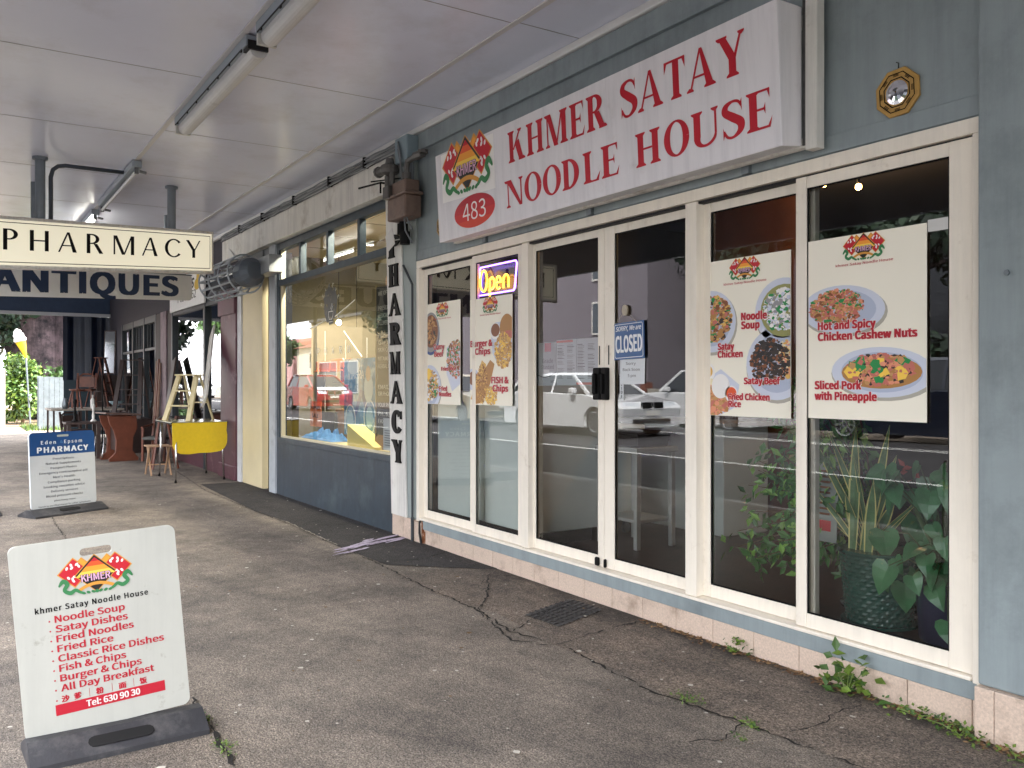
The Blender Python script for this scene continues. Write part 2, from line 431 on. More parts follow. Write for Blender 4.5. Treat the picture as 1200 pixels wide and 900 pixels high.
def roman_word(mb, P, word, u, v, width, cap, m=0, h=.002, T=.2, t=.06, sf=True, gap=.03, e=.07):
    G = [roman(c, T, t, sf, e) for c in word]
    tot = sum(a + gap for _, a in G) - gap; sx = width / tot; x = 0.
    for S, a in G:
        for k, st in enumerate(S):
            for q in st:
                ar = sum(q[i][0] * q[(i + 1) % len(q)][1] - q[(i + 1) % len(q)][0] * q[i][1] for i in range(len(q)))
                if ar < 0: q = q[::-1]
                mb.poly([P(u + (x + px) * sx, v + py * cap, h + k * .0003) for px, py in q], m)
        x += a + gap

def ell(cx, cy, rx, ry, n=28, rot=0.):
    c, s = math.cos(rot), math.sin(rot)
    return [(cx + rx * math.cos(2 * math.pi * k / n) * c - ry * math.sin(2 * math.pi * k / n) * s, cy + rx * math.cos(2 * math.pi * k / n) * s + ry * math.sin(2 * math.pi * k / n) * c) for k in range(n)]
def flat(mb, P, pts, h, m): 
    ar = sum(pts[i][0] * pts[(i + 1) % len(pts)][1] - pts[(i + 1) % len(pts)][0] * pts[i][1] for i in range(len(pts)))
    if ar < 0: pts = pts[::-1]
    mb.poly([P(u, v, h) for u, v in pts], m)
def clip(pts, u0, u1, v0, v1):
    """cut a convex outline to a rectangle"""
    def cut(p, ax, lim, sgn):
        o = []
        for i in range(len(p)):
            a, b = p[i], p[(i + 1) % len(p)]; ia = sgn * (a[ax] - lim) >= 0; ib = sgn * (b[ax] - lim) >= 0
            if ia: o.append(a)
            if ia != ib:
                t = (lim - a[ax]) / (b[ax] - a[ax]); o.append((a[0] + (b[0] - a[0]) * t, a[1] + (b[1] - a[1]) * t))
        return o
    for ax, lim, sg in ((0, u0, 1), (0, u1, -1), (1, v0, 1), (1, v1, -1)):
        if pts: pts = cut(pts, ax, lim, sg)
    return pts if len(pts) > 2 else []

# print colours used by emblem and posters (material slots)
INK = {'red': (196, 26, 44), 'gold': (214, 150, 60), 'orange': (226, 88, 40), 'amber': (240, 158, 50), 'yellow': (246, 205, 84), 'black': (28, 26, 26),
       'pink': (226, 178, 208), 'green': (58, 128, 78), 'white': (238, 236, 234), 'plate': (206, 212, 228), 'plate2': (178, 188, 210), 'brown': (132, 78, 44),
       'tan': (196, 148, 96), 'dark': (52, 42, 38), 'rose': (196, 112, 100), 'salmon': (226, 150, 118), 'leaf': (36, 138, 72), 'broth': (150, 150, 92),
       'cream': (232, 222, 186), 'blue': (40, 76, 140), 'grey': (150, 150, 152), 'crust': (178, 128, 70), 'shadow': (176, 172, 160), 'chip': (222, 178, 92)}
IK = list(INK); INKM = [mat('ink_' + k, INK[k], .42, spec=.4) for k in IK]
def ik(k): return IK.index(k)
def smooth_line(P, ws, n=5):
    pts, wv = [], []
    for k in range(len(P) - 1):
        p0 = P[max(0, k - 1)]; p1 = P[k]; p2 = P[k + 1]; p3 = P[min(len(P) - 1, k + 2)]
        for j in range(n + (k == len(P) - 2)):
            q = j / n; f = lambda a, b, c, d: .5 * (2 * b + (c - a) * q + (2 * a - 5 * b + 4 * c - d) * q * q + (3 * b - a - 3 * c + d) * q ** 3)
            pts.append((f(p0[0], p1[0], p2[0], p3[0]), f(p0[1], p1[1], p2[1], p3[1]))); wv.append(ws[k] + (ws[k + 1] - ws[k]) * q)
    return pts, wv
def emblem(mb, P, cx, cy, w, h=.0015, white=False):
    """restaurant badge: two red diamonds, a black diamond with a sunrise, lilac lettering, gold ribbon, green dragons; cx,cy centre, w width"""
    s = w / 2.0; d = .00025
    def D(x, y, r, k, hh, rx=None): flat(mb, P, [(cx + (x + (rx or r)) * s, cy + y * s), (cx + x * s, cy + (y + r) * s), (cx + (x - (rx or r)) * s, cy + y * s), (cx + x * s, cy + (y - r) * s)], hh, ik(k))
    for sg in (-1, 1):
        D(sg * .34, .30, .34, 'gold', h); D(sg * .34, .30, .27, 'amber', h + d)
        D(sg * .56, .22, .44, 'gold', h + 2 * d); D(sg * .56, .22, .40, 'red', h + 3 * d)
        rnd = random.Random(5)
        for k in range(11):
            a, b = rnd.uniform(-.2, .2), rnd.uniform(-.26, .26)
            if abs(a) + abs(b) < .34: flat(mb, P, ell(cx + (sg * (.56 + a)) * s, cy + (.24 + b) * s, .035 * s, .055 * s, 7, rnd.uniform(0, 3)), h + 4 * d, ik('white'))
    D(0, .12, .56, 'gold', h + 5 * d); D(0, .12, .53, 'black', h + 6 * d)
    # the sun-coloured upper part
    top = [(0, .58, 0), ]
    lv = [(.58, 'red'), (.47, 'orange'), (.34, 'amber'), (.2, 'yellow'), (.06, None)]
    for (y0, k), (y1, _) in zip(lv, lv[1:]):
        a0 = max(0., .585 - y0); a1 = .585 - y1
        q = [(cx - a1 * s, cy + y1 * s), (cx + a1 * s, cy + y1 * s)] + ([(cx + a0 * s, cy + y0 * s), (cx - a0 * s, cy + y0 * s)] if a0 > .01 else [(cx, cy + y0 * s)])
        flat(mb, P, q, h + 7 * d, ik(k))
    txt(mb, P, 'KHMER', cx, cy - .08 * s, .20 * s, .76 * s, ik('black'), h + 8 * d, bold=.09, align='C')
    txt(mb, P, 'KHMER', cx, cy - .08 * s, .20 * s, .76 * s, ik('pink'), h + 9 * d, bold=.03, align='C')
    rb = [(x / 10.0, -.33 + .16 * (1 - (x / 5.0) ** 2)) for x in range(-5, 6)]
    for q in sweep([(cx + a * s, cy + b * s) for a, b in rb], [.09 * s] * 11): flat(mb, P, q, h + 10 * d, ik('gold'))
    for sg in (-1, 1):
        c = [(sg * x, y) for x, y in ((.98, -.12), (.86, .02), (.76, -.08), (.84, -.24), (.70, -.34), (.56, -.28), (.44, -.36), (.3, -.42))]
        cc, ww = smooth_line(c, (.04, .13, .12, .1, .12, .1, .08, .03))
        for q in sweep([(cx + a * s, cy + b * s) for a, b in cc], [x * s for x in ww]): flat(mb, P, q, h + 11 * d, ik('green'))
        for k in range(3): flat(mb, P, ell(cx + sg * (.1 + .13 * k) * s, cy - .40 * s, .06 * s, .04 * s, 8, .5 * sg), h + 11.5 * d, ik('green'))
    flat(mb, P, ell(cx, cy - .40 * s, .06 * s, .05 * s, 8), h + 11.7 * d, ik('green'))

# ------------------------------------------------------------------ common finishes
M_BLUE = mat('blue_grey_paint', (140, 151, 154), .5, var=.07, vscale=3, bump=.3, bscale=14, stain=((112, 121, 124), 1.6, .50, .78), streak=.2)
M_FRAME = mat('cream_aluminium', (238, 230, 216), .38, var=.04, vscale=4, bump=.06, bscale=30, stain=((188, 172, 150), 5, .60, .85), streak=.14)
M_FRAME_D = mat('shadow_gap_black', (20, 20, 22), .7)
M_TILE = mat('pink_granite_tile', (204, 184, 168), .4, var=.2, vscale=90, stain=((142, 120, 104), 4, .52, .78))
M_SOFFIT = mat('painted_soffit', (230, 234, 250), .22, var=.03, vscale=.9, bump=.10, bscale=2.5, stain=((204, 204, 214), .8, .5, .8))
M_WHITE = mat('white_paint', (226, 224, 218), .5, var=.05, vscale=3, stain=((176, 168, 152), 3, .58, .85))
M_WHITE_W = mat('weathered_white_paint', (222, 220, 214), .55, var=.07, vscale=4, bump=.1, bscale=10, stain=((150, 140, 124), 2.5, .55, .8), streak=.3)
M_NAVY = mat('navy_paint', (46, 60, 72), .5, var=.2, vscale=3, bump=.15, bscale=10, stain=((80, 94, 100), 1.8, .52, .78), streak=.3)
M_GREYPIPE = mat('grey_galvanised', (120, 128, 134), .45, .5, var=.1)
M_BLACK = mat('black_paint', (14, 14, 15), .55, spec=.15)
M_RUBBER = mat('black_rubber', (52, 52, 56), .6, var=.15, vscale=10, bump=.2, bscale=60, stain=((92, 90, 90), 6, .52, .75))
M_CHROME = mat('chrome', (220, 220, 222), .18, 1.)
M_STEEL = mat('brushed_steel', (206, 208, 206), .35, .25, var=.06, vscale=20)
M_ALU = mat('mill_aluminium', (205, 206, 210), .4, .4, var=.05)
M_SIGNW = mat('sign_white_acrylic', (232, 230, 234), .25, var=.02, vscale=2, stain=((206, 200, 200), 3.5, .58, .85), streak=.16)
M_RED = mat('sign_red_vinyl', (190, 14, 38), .35)

# ================================================================== GROUND
M_PAVE = ground_mat('footpath_asphalt', (150, 141, 132), (94, 89, 86))
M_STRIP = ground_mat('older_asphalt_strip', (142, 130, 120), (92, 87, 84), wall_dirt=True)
M_DARKP = ground_mat('dark_asphalt_patch', (70, 68, 70), (48, 47, 50))
M_ROAD = ground_mat('road_asphalt', (72, 72, 76), (58, 58, 62), specks=False)
def struct(name, mb, m, **k): return tag(mb.build(name, m, **k), kind='structure')
g = MB(); g.poly([(-400, -400, -.30), (400, -400, -.30), (400, 400, -.30), (-400, 400, -.30)])
struct('ground', g, mat('distant_ground', (110, 112, 100), .9, var=.15, vscale=.2))
g = MB(); g.box(-60, 14, -4.4, 0.02, -.25, 0); struct('pavement', g, M_PAVE)
g = MB()
def strip_edge(x): return -.79 + .035 * math.sin(x * 2.3) + .03 * math.sin(x * 5.1 + 1)
xs = [6 - .35 * k for k in range(36)]
for a, b in zip(xs, xs[1:]):
    if b > -6.75: g.poly([(b, strip_edge(b), .003), (a, strip_edge(a), .003), (a, -.0, .003), (b, -.0, .003)])
struct('pavement_edge_strip', g, M_STRIP)
g = MB()
pts = [(-6.62, -.70), (-6.05, -.12), (-6.0, -.002), (-13.3, -.002), (-13.3, -.62), (-10.1, -.73), (-9.2, -.66), (-7.6, -.73)]
g.poly([(x, y, .006) for x, y in pts][::-1]); struct('pavement_patch', g, M_DARKP)
# joints and cracks: ragged dark ribbons
g = MB()
def crack(px, wd=.022, seed=0, z=.009, jit=.013, world=None):
    rnd = random.Random(seed); P = world or [WZ(*p) for p in px]; Q = []
    for a, b in zip(P, P[1:]):
        n = max(2, int((b - a).length / .035))
        for k in range(n): Q.append(a.lerp(b, k / n) + Vector((rnd.uniform(-jit, jit), rnd.uniform(-jit, jit), 0)))
    Q.append(P[-1])
    qs = sweep([(p.x, p.y) for p in Q], [wd * .62 * rnd.uniform(.12, 1.5) for _ in Q])
    for q in qs:
        if rnd.random() < .95: g.poly([(x, y, z) for x, y in q])
crack([(300, 600), (345, 617), (395, 640), (440, 660), (500, 690), (560, 716)], .02, 1)
crack([(560, 716), (600, 742), (635, 752)], .02, 2); crack([(668, 762), (720, 790), (770, 815), (830, 835), (890, 856)], .022, 3)
crack([(890, 856), (950, 880), (1020, 905)], .015, 31)
crack([(443, 661), (500, 655), (545, 640)], .02, 4, jit=.012); crack([(525, 690), (560, 690), (575, 672)], .008, 5); crack([(560, 716), (571, 700), (572, 675), (600, 676)], .02, 6)
crack([(560, 716), (600, 752), (650, 758), (690, 745), (755, 728)], .022, 7); crack([(600, 742), (660, 706)], .014, 8)
crack([(808, 872), (850, 868), (870, 850)], .012, 9); crack([(925, 860), (965, 850), (975, 838), (1010, 828)], .012, 10)
crack([(362, 648), (392, 642)], .012, 11); crack([(60, 606), (72, 625), (80, 635)], .014, 12); crack([(225, 820), (240, 845), (262, 880), (275, 900)], .03, 13)
crack([(0, 700), (20, 694)], .02, 16); crack([(300, 668), (370, 650)], .006, 17); crack([(120, 548), (160, 552), (215, 566)], .012, 18)
crack([(200, 548), (240, 575), (300, 600)], .018, 19); crack([(0, 545), (30, 547)], .03, 20)
struct('pavement_crack', g, mat('crack_dark', (30, 27, 25), .95, bump=.4, bscale=80))
# pale mortar fill and scratches
g = MB(); crack([(335, 612), (395, 640)], .022, 21, z=.012, jit=.008); crack([(237, 601), (262, 612), (283, 620)], .014, 22, z=.012, jit=.004)
crack([(100 * 0 + 395, 745), (440, 747)], .008, 23, z=.012, jit=.004); crack([(640, 804), (655, 800)], .008, 24, z=.012)
struct('pavement_mark', g, mat('pale_mortar', (150, 142, 130), .9, var=.2, vscale=30))
# spilled lilac paint
g = MB(); rnd = random.Random(4)
A = WZ(398, 648); B = WZ(470, 630)
for k in range(26):
    t = rnd.random(); c = A.lerp(B, t); w = .03 + .1 * rnd.random() * (1 - abs(t - .5)); L = rnd.uniform(.12, .4) * .6
    off = rnd.gauss(0, .07); dirv = (B - A).normalized(); nv = Vector((-dirv.y, dirv.x, 0))
    c = c + nv * off
    P_ = [c + dirv * (L * math.cos(a)) * rnd.uniform(.6, 1.1) + nv * (w * .28 * math.sin(a)) * rnd.uniform(.5, 1.2) for a in [2 * math.pi * j / 11 for j in range(11)]]
    g.poly([(p.x, p.y, .010 + k * .0002) for p in P_])
struct('paint_spill', g, mat('lilac_paint', (186, 174, 198), .6, stain=((120, 108, 124), 14, .5, .62)))
# torn flakes of paper and dried gum, nobody could count them
g = MB(); rnd = random.Random(11)
for k in range(480):
    x, y = rnd.uniform(-12, -1.6), rnd.uniform(-3.6, -.06); r = rnd.uniform(.004, .013) * (1.7 if rnd.random() < .12 else 1)
    n = rnd.randint(5, 8); a0 = rnd.uniform(0, 6)
    g.poly([(x + r * rnd.uniform(.6, 1.2) * math.cos(a0 + 2 * math.pi * j / n), y + r * rnd.uniform(.5, 1.1) * math.sin(a0 + 2 * math.pi * j / n), .0125) for j in range(n)], 0 if rnd.random() < .7 else 1)
tag(g.build('pavement_litter', [mat('pale_gum', (200, 194, 182), .8), mat('leaf_bit', (112, 86, 54), .8)]), kind='stuff')
# road with a high crown, kerbs, lines
ROADP = [(-4.55, -.13), (-5.4, .02), (-6.6, .16), (-8.2, .24), (-10.5, .28), (-12.6, .26), (-14.2, .18), (-15.4, .05)]
g = MB()
for (y0, z0), (y1, z1) in zip(ROADP, ROADP[1:]): g.poly([(-160, y1, z1), (60, y1, z1), (60, y0, z0), (-160, y0, z0)])
struct('road', g, M_ROAD, smooth=True)
g = MB(); g.box(-60, 14, -4.56, -4.4, -.25, .004); struct('kerb', g, mat('kerb_concrete', (150, 148, 142), .8, var=.12), bevel=.02)
g = MB(); g.box(-160, 60, -19.5, -15.4, -.25, .2); struct('opposite_pavement', g, M_PAVE)
def road_z(y):
    for (y0, z0), (y1, z1) in zip(ROADP, ROADP[1:]):
        if y1 <= y <= y0: return z0 + (z1 - z0) * (y - y0) / (y1 - y0)
    return .2
g = MB()
def line(x0, x1, y, w=.12): g.poly([(x0, y - w, road_z(y - w) + .006), (x1, y - w, road_z(y - w) + .006), (x1, y, road_z(y) + .006), (x0, y, road_z(y) + .006)])
line(-150, 50, -6.85, .10); line(-150, 50, -10.6, .12); line(-150, 50, -10.9, .12)
for k in range(12): line(-60 + k * 7, -57 + k * 7, -12.7, .1)
struct('road_marking', g, mat('road_line_paint', (225, 225, 220), .6, var=.08, vscale=20))

# ================================================================== CANOPY
ZS = 3.88
cn = thing('shop_canopy', 'grey painted canopy over the pavement with battens along its ceiling', 'canopy', (0, -2, ZS))
s_ = MB(); s_.box(-26.4, 14, -4.35, -.003, ZS, ZS + .1); s_.build('soffit', M_SOFFIT, cn)
s_ = MB()
for y in (-.57, -2.03): s_.box(-26, 14, y - .022, y + .022, ZS - .012, ZS - .0005)
s_.build('batten', mat('batten_white', (202, 200, 200), .4), cn, bevel=.003)
def seam(x, y0, y1): MB().box(x - .0028, x + .0028, y0, y1, ZS - .002, ZS - .0004).build('joint', mat('joint_dark', (138, 134, 134), .8), cn)
for k in range(-1, 12):
    seam(-4.87 - 1.9 * k, -.55, -.05) if k != 0 else seam(-4.87, -.55, -.05)
    seam(-4.9 - 1.93 * k, -2.0, -.59); seam(-5.15 - 1.93 * k, -4.3, -2.06)
s_ = MB(); s_.box(-26, 14, -.055, -.004, ZS - .06, ZS - .001); s_.build('cornice', mat('cornice_white', (214, 214, 212), .45), cn, bevel=.012)
s_ = MB(); s_.box(-26.4, 14, -4.45, -4.352, 3.18, 4.1); s_.build('fascia', mat('canopy_fascia_paint', (150, 158, 170), .5, var=.08), cn)
for x in (-22, -16, -10, 2, 8): MB().tube([(x, -4.2, 0), (x, -4.2, ZS)], .05, 10).build('post', mat('canopy_post_paint', (90, 100, 112), .5), cn)

# ================================================================== NOODLE SHOP BUILDING
nb = thing('noodle_shop_building', 'blue grey painted shop with cream aluminium sliding shopfront and tiled plinth', 'shop building', (-4.75, 0, 0))
b = MB()
b.box(-7.44, -2.07, .0, .16, 2.64, 3.87)             # wall over the shopfront
b.box(-7.44, -2.07, -.035, -.002, 3.66, 3.815)       # beam under the canopy
b.box(-7.44, -2.07, -.012, -.001, 2.645, 2.735)      # trim board over the frame
b.box(-7.46, 10.0, .0, 8.0, 3.99, 7.6)                # unseen upper mass, added to block the sun
b.build('wall', M_BLUE, nb, bevel=.004)
b = MB(); b.box(-2.066, 10.0, -.06, .16, .225, 3.87); b.build('pilaster', M_BLUE, nb, bevel=.01)
b = MB()
b.box(-7.31, -2.09, -.02, .12, .135, .214)
b.build('sill', M_BLUE, nb, bevel=.004)
b = MB(); rnd = random.Random(2)
x = -7.30; w = .305
while x < -2.1:
    b.box(x, min(x + w - .004, -2.09), -.012 + rnd.uniform(-.001, .001), .05, -.02, .134); x += w
for x0, x1 in ((-2.066, -1.985), (-1.982, -1.60), (-1.596, -1.2), (-1.196, -.8), (-.796, -.4), (-.396, 0), (.004, 4.0)): b.box(x0, x1, -.085, -.02, -.02, .222)
b.box(-2.07, -1.2, -.018, .1, -.02, .2)
for x0, x1 in ((-7.95, -7.70), (-7.697, -7.46), (-7.457, -7.335)): b.box(x0, x1, -.03, .05, -.02, .205 if x0 < -7.46 else .19)
b.build('tile_plinth', M_TILE, nb, bevel=.003)
b = MB(); b.box(-7.325, -7.305, -.022, .02, .0, .2); b.box(-7.305, -7.27, -.014, .02, .0, .12); b.build('rust_patch', mat('rust', (124, 76, 46), .9, var=.4, vscale=20, stain=((196, 176, 160), 12, .5, .6)), nb)
# shell of the interior
b = MB(); b.box(-7.44, -7.36, .16, 6.2, .0, 3.6); b.box(-1.9, -1.8, .16, 6.2, 0, 3.6); b.box(-7.44, -1.8, 6.1, 6.2, 0, 3.6)
b.build('interior_wall', mat('interior_wall_brown_grey', (58, 56, 56), .7, var=.15, vscale=2), nb)
b = MB(); b.box(-7.44, -1.8, .13, 6.2, .1, .2); b.build('interior_floor', mat('dark_brown_floor', (66, 46, 40), .35, var=.25, vscale=3, stain=((40, 30, 28), 5, .5, .7)), nb)
b = MB(); b.box(-7.44, -1.8, .16, 6.2, 3.2, 3.3); b.build('interior_ceiling', mat('interior_ceiling_grey', (92, 90, 90), .8), nb)
b = MB(); b.box(-6.1, -4.95, 2.35, 2.43, .2, 3.19); b.build('wood_partition', mat('interior_dark_timber', (96, 56, 30), .4, var=.25, vscale=3), nb)
# outer frame
f = MB()
ZB, ZG0, ZG1, ZT = .235, .31, 2.50, 2.565
f.box(-7.445, -2.072, -.02, .12, ZT + .004, 2.637); f.box(-7.445, -7.392, -.02, .12, .2, ZT + .003); f.box(-2.112, -2.072, -.02, .12, .205, ZT + .003)
f.box(-3.868, -3.775, -.012, .1, ZB, ZT + .002); f.box(-5.655, -5.568, -.008, .1, ZB, ZT + .002)
f.box(-7.38, -2.114, -.028, .12, .216, ZB - .001)
f.build('outer_frame', M_FRAME, nb, bevel=.004)
f = MB(); f.box(-7.38, -2.114, .005, .1, ZT - .012, ZT + .002); f.build('shadow_gap', M_FRAME_D, nb)
PANES = []
def sash(name, xl, xr, y, lw, rw, label=None, th=.036):
    p = MB()
    p.box(xl, xl + lw, y, y + th, ZB + .002, ZT - .004); p.box(xr - rw, xr, y, y + th, ZB + .002, ZT - .004)
    p.box(xl + lw + .0005, xr - rw - .0005, y + .002, y + th - .002, ZB + .002, ZG0); p.box(xl + lw + .0005, xr - rw - .0005, y + .002, y + th - .002, ZG1, ZT - .004)
    o = p.build(name, M_FRAME, nb, bevel=.003)
    if label: o['label'] = label
    q = MB(); yy = y + th / 2
    q.poly([(xl + lw - .003, yy, ZG0 - .004), (xr - rw + .003, yy, ZG0 - .004), (xr - rw + .003, yy, ZG1 + .004), (xl + lw - .003, yy, ZG1 + .004)])
    q.build('pane', GLASS, o)
    s = MB()
    for a, c in ((xl + lw, xl + lw + .008), (xr - rw - .008, xr - rw)): s.box(a, c, yy - .01, yy - .003, ZG0 + .009, ZG1 - .009)
    for a, c in ((ZG0, ZG0 + .008), (ZG1 - .008, ZG1)): s.box(xl + lw, xr - rw, yy - .01, yy - .003, a, c)
    s.build('gasket', M_BLACK, o)
    return o
sash('window_sash', -7.39, -6.42, .032, .07, .10)
sash('window_sash', -6.432, -5.66, .0, .055, .06)
d1 = sash('sliding_door', -5.62, -4.713, .045, .075, .066)
d2 = sash('sliding_door', -4.709, -3.80, .045, .105, .06)
sash('window_sash', -3.80, -2.98, .05, .075, .08)
sash('window_sash', -3.062, -2.113, .0, .066, .115)
for o, x0, x1 in ((d1, -4.79, -4.72), (d2, -4.702, -4.645)):
    h = MB(); h.box(x0, x1, .005, .043, 1.38, 1.60); h.box(x0 + .02, x1 - .02, -.02, .004, 1.42, 1.56); h.build('handle', M_BLACK, o, bevel=.008)
    h = MB(); h.box(x0 + (.0 if o is d1 else .01), x1 - .03, .02, .043, .24, .30); h.build('floor_bolt', M_BLACK, o, bevel=.01)
for x in (-4.765, -4.665): MB().box(x, x + .01, .043, .046, 1.62, 1.75).build('lock_slot', M_BLACK, nb)
# pilaster between the two shops
b = MB(); b.box(-7.95, -7.452, -.02, .16, .206, 3.87); b.build('party_pilaster', mat('pale_grey_paint', (150, 160, 158), .5, var=.06, vscale=3, bump=.1, bscale=14), nb, bevel=.006)

# ------------------------------------------------------------------ big sign box
sg = thing('shop_sign', 'long white box sign reading Khmer Satay Noodle House in red over the shopfront', 'shop sign', (-4.77, 0, 2.68))
XL, XR, z0, z1 = -6.575, -2.952, 2.675, 3.40
yb, yt, bk = -.235, -.275, -.085
b = MB(); b.hexa([(XL, yb, z0), (XR, yb, z0), (XR, bk, z0 + .02), (XL, bk, z0 + .02), (XL, yt, z1), (XR, yt, z1), (XR, bk, z1), (XL, bk, z1)])
b.build('box', M_SIGNW, sg, bevel=.006)
b = MB(); b.box(XL - .03, XR + .09, -.082, -.04, z0 + .01, z0 + .06); b.box(XR + .03, XR + .10, -.10, -.04, z0 - .01, 3.86); b.box(XL, XR + .02, -.08, -.04, 3.3, 3.36)
b.build('back_frame', M_WHITE_W, sg, bevel=.004)
b = MB(); b.box(XR + .004, XR + .028, -.088, -.04, z0 + .02, 3.86); b.build('rubber_strip', mat('grimy_strip', (70, 70, 70), .8, var=.4, vscale=20), sg)
for x in (-6.2, -4.8, -3.4): MB().box(x, x + .05, -.04, -.001, z0 - .03, z0 + .03).build('bracket', M_GREYPIPE, sg)
SP = Panel((XL, yb, z0), (1, 0, 0), (0, yt - yb, z1 - z0))
def UV(px, py):
    """pixel to sign-face coordinates"""
    p = W(px, py, -.255); return p.x - XL, (p.z - z0)
for wd, a, e, base, cap in (('KHMER', 597, 714, 3.104, .222), ('SATAY', 728, 876, 3.104, .222), ('NOODLE', 592, 726, 2.785, .198), ('HOUSE', 744, 906, 2.785, .198)):
    ua, ue = UV(a, 200)[0], UV(e, 200)[0]
    b = MB(); roman_word(b, SP, wd, ua, base - z0, ue - ua, cap, 0, .0015); b.build('lettering', M_RED, sg)
b = MB(); e0, e1 = .10, .93
flat(b, SP, [(e0, .315), (e1, .29), (e1, .70), (e0, .71)], .001, ik('white')); emblem(b, SP, (e0 + e1) / 2, .515, .80, .0015)
b.build('emblem', INKM, sg)
b = MB(); c = (.60, .175)
for k in range(4): # vinyl oval, printed from crimson to orange red
    q = clip(ell(c[0], c[1], .315, .128, 40), c[0] - .4, c[0] + .4, c[1] - .128 + .064 * k, c[1] - .064 + .064 * k)
    if q: flat(b, SP, q, .0012, k)
txt(b, SP, '483', c[0], c[1] - .065, .135, .36, 4, .002, bold=-.012, align='C')
b.build('number_oval', [mat('oval%d' % k, cc, .4) for k, cc in enumerate(((214, 62, 36), (204, 36, 36), (192, 22, 38), (178, 14, 40)))] + [mat('oval_number', (240, 232, 232), .4)], sg)

# ------------------------------------------------------------------ feng shui mirrors
def bagua(name, loc, label, tilt):
    o = thing(name, label, 'mirror', loc, 'small octagonal mirrors hung on the shop wall')
    P = wall_panel(loc[0], loc[2], loc[1]); n8 = lambda r: [(r * math.cos(R(22.5 + 45 * k + tilt)), r * math.sin(R(22.5 + 45 * k + tilt))) for k in range(8)]
    b = MB(); b.prism(n8(.118), P, .016); b.build('frame', mat('bagua_gold', (178, 140, 74), .4, var=.15, vscale=30), o, bevel=.004)
    b = MB()
    for r0, r1 in ((.066, .072), (.092, .097)):
        a, c = n8(r0), n8(r1)
        for k in range(8): flat(b, P, [a[k], a[(k + 1) % 8], c[(k + 1) % 8], c[k]], .0175, 0)
    for k in range(8):
        th = R(45 * k + tilt)
        for j in (-1, 0, 1):
            r = .082 + j * .006; cx, cy = r * math.cos(th), r * math.sin(th); ux, uy = -math.sin(th) * .014, math.cos(th) * .014; vx, vy = math.cos(th) * .0016, math.sin(th) * .0016
            flat(b, P, [(cx - ux - vx, cy - uy - vy), (cx + ux - vx, cy + uy - vy), (cx + ux + vx, cy + uy + vy), (cx - ux + vx, cy - uy + vy)], .0177, 0)
    b.build('trigram_print', M_BLACK, o)
    b = MB(); n = 24
    ring = [[(r * math.cos(2 * math.pi * k / n), r * math.sin(2 * math.pi * k / n)) for k in range(n)] for r in (.056, .04, .02, .004)]
    for i, hh in enumerate((.017, .022, .0255)):
        for k in range(n):
            A_, B_ = ring[i], ring[i + 1]; h2 = (.022, .0255, .0265)[i]
            b.poly([P(*A_[k], hh), P(*A_[(k + 1) % n], hh), P(*B_[(k + 1) % n], h2), P(*B_[k], h2)])
    b.build('mirror_glass', mat('mirror_silver', (220, 220, 222), .06, 1.), o, smooth=True)
    b = MB(); b.tube([P(0, .115, .004), P(.006, .135, .012), P(-.006, .142, .012)], .0025, 5); b.build('hook', M_BLACK, o)
    return o
bagua('bagua_mirror', (-2.47, -.001, 2.845), 'gold octagonal mirror on the blue wall right of the big sign', 3)
bagua('bagua_mirror', (-6.93, -.001, 2.90), 'brown octagonal mirror half hidden behind the lower left corner of the big sign', 0)

# ------------------------------------------------------------------ posters
M_POSTER = mat('poster_cream', (245, 240, 224), .45, spec=.4)
def food(b, P, cx, cy, rx, ry, cols, n, size, box, seed, h):
    rnd = random.Random(seed); big = n > 24; n = int(n * 5.0) if big else n; size = size * .44 if big else size
    for k in range(n):
        a = rnd.uniform(0, 6.283); r = math.sqrt(rnd.random()) * .96; s = size * (rnd.uniform(.35, 1.6) if big else rnd.uniform(.6, 1.35))
        u, v = cx + rx * r * math.cos(a), cy + ry * r * math.sin(a); m = rnd.randint(4, 7); a0 = rnd.uniform(0, 6.28); el = rnd.uniform(.35, 1.)
        q = clip([(u + s * math.cos(a0 + 6.283 * j / m) * rnd.uniform(.6, 1.3), v + s * el * math.sin(a0 + 6.283 * j / m) * rnd.uniform(.75, 1.15)) for j in range(m)], *box)
        if q:
            flat(b, P, q, h + k * .000002, ik(rnd.choice(cols)))
def plate(b, P, cx, cy, rx, ry, box, h=.0012, rot=0., outer='plate', inner='plate2'):
    for (dx, dy, s, k, hh) in ((.006, -.012, 1.03, 'shadow', h), (0, 0, 1., outer, h + .0001), (0, 0, .80, inner, h + .0002)):
        q = clip(ell(cx + dx, cy + dy, rx * s, ry * s, 32, rot), *box)
        if q: flat(b, P, q, hh, ik(k))
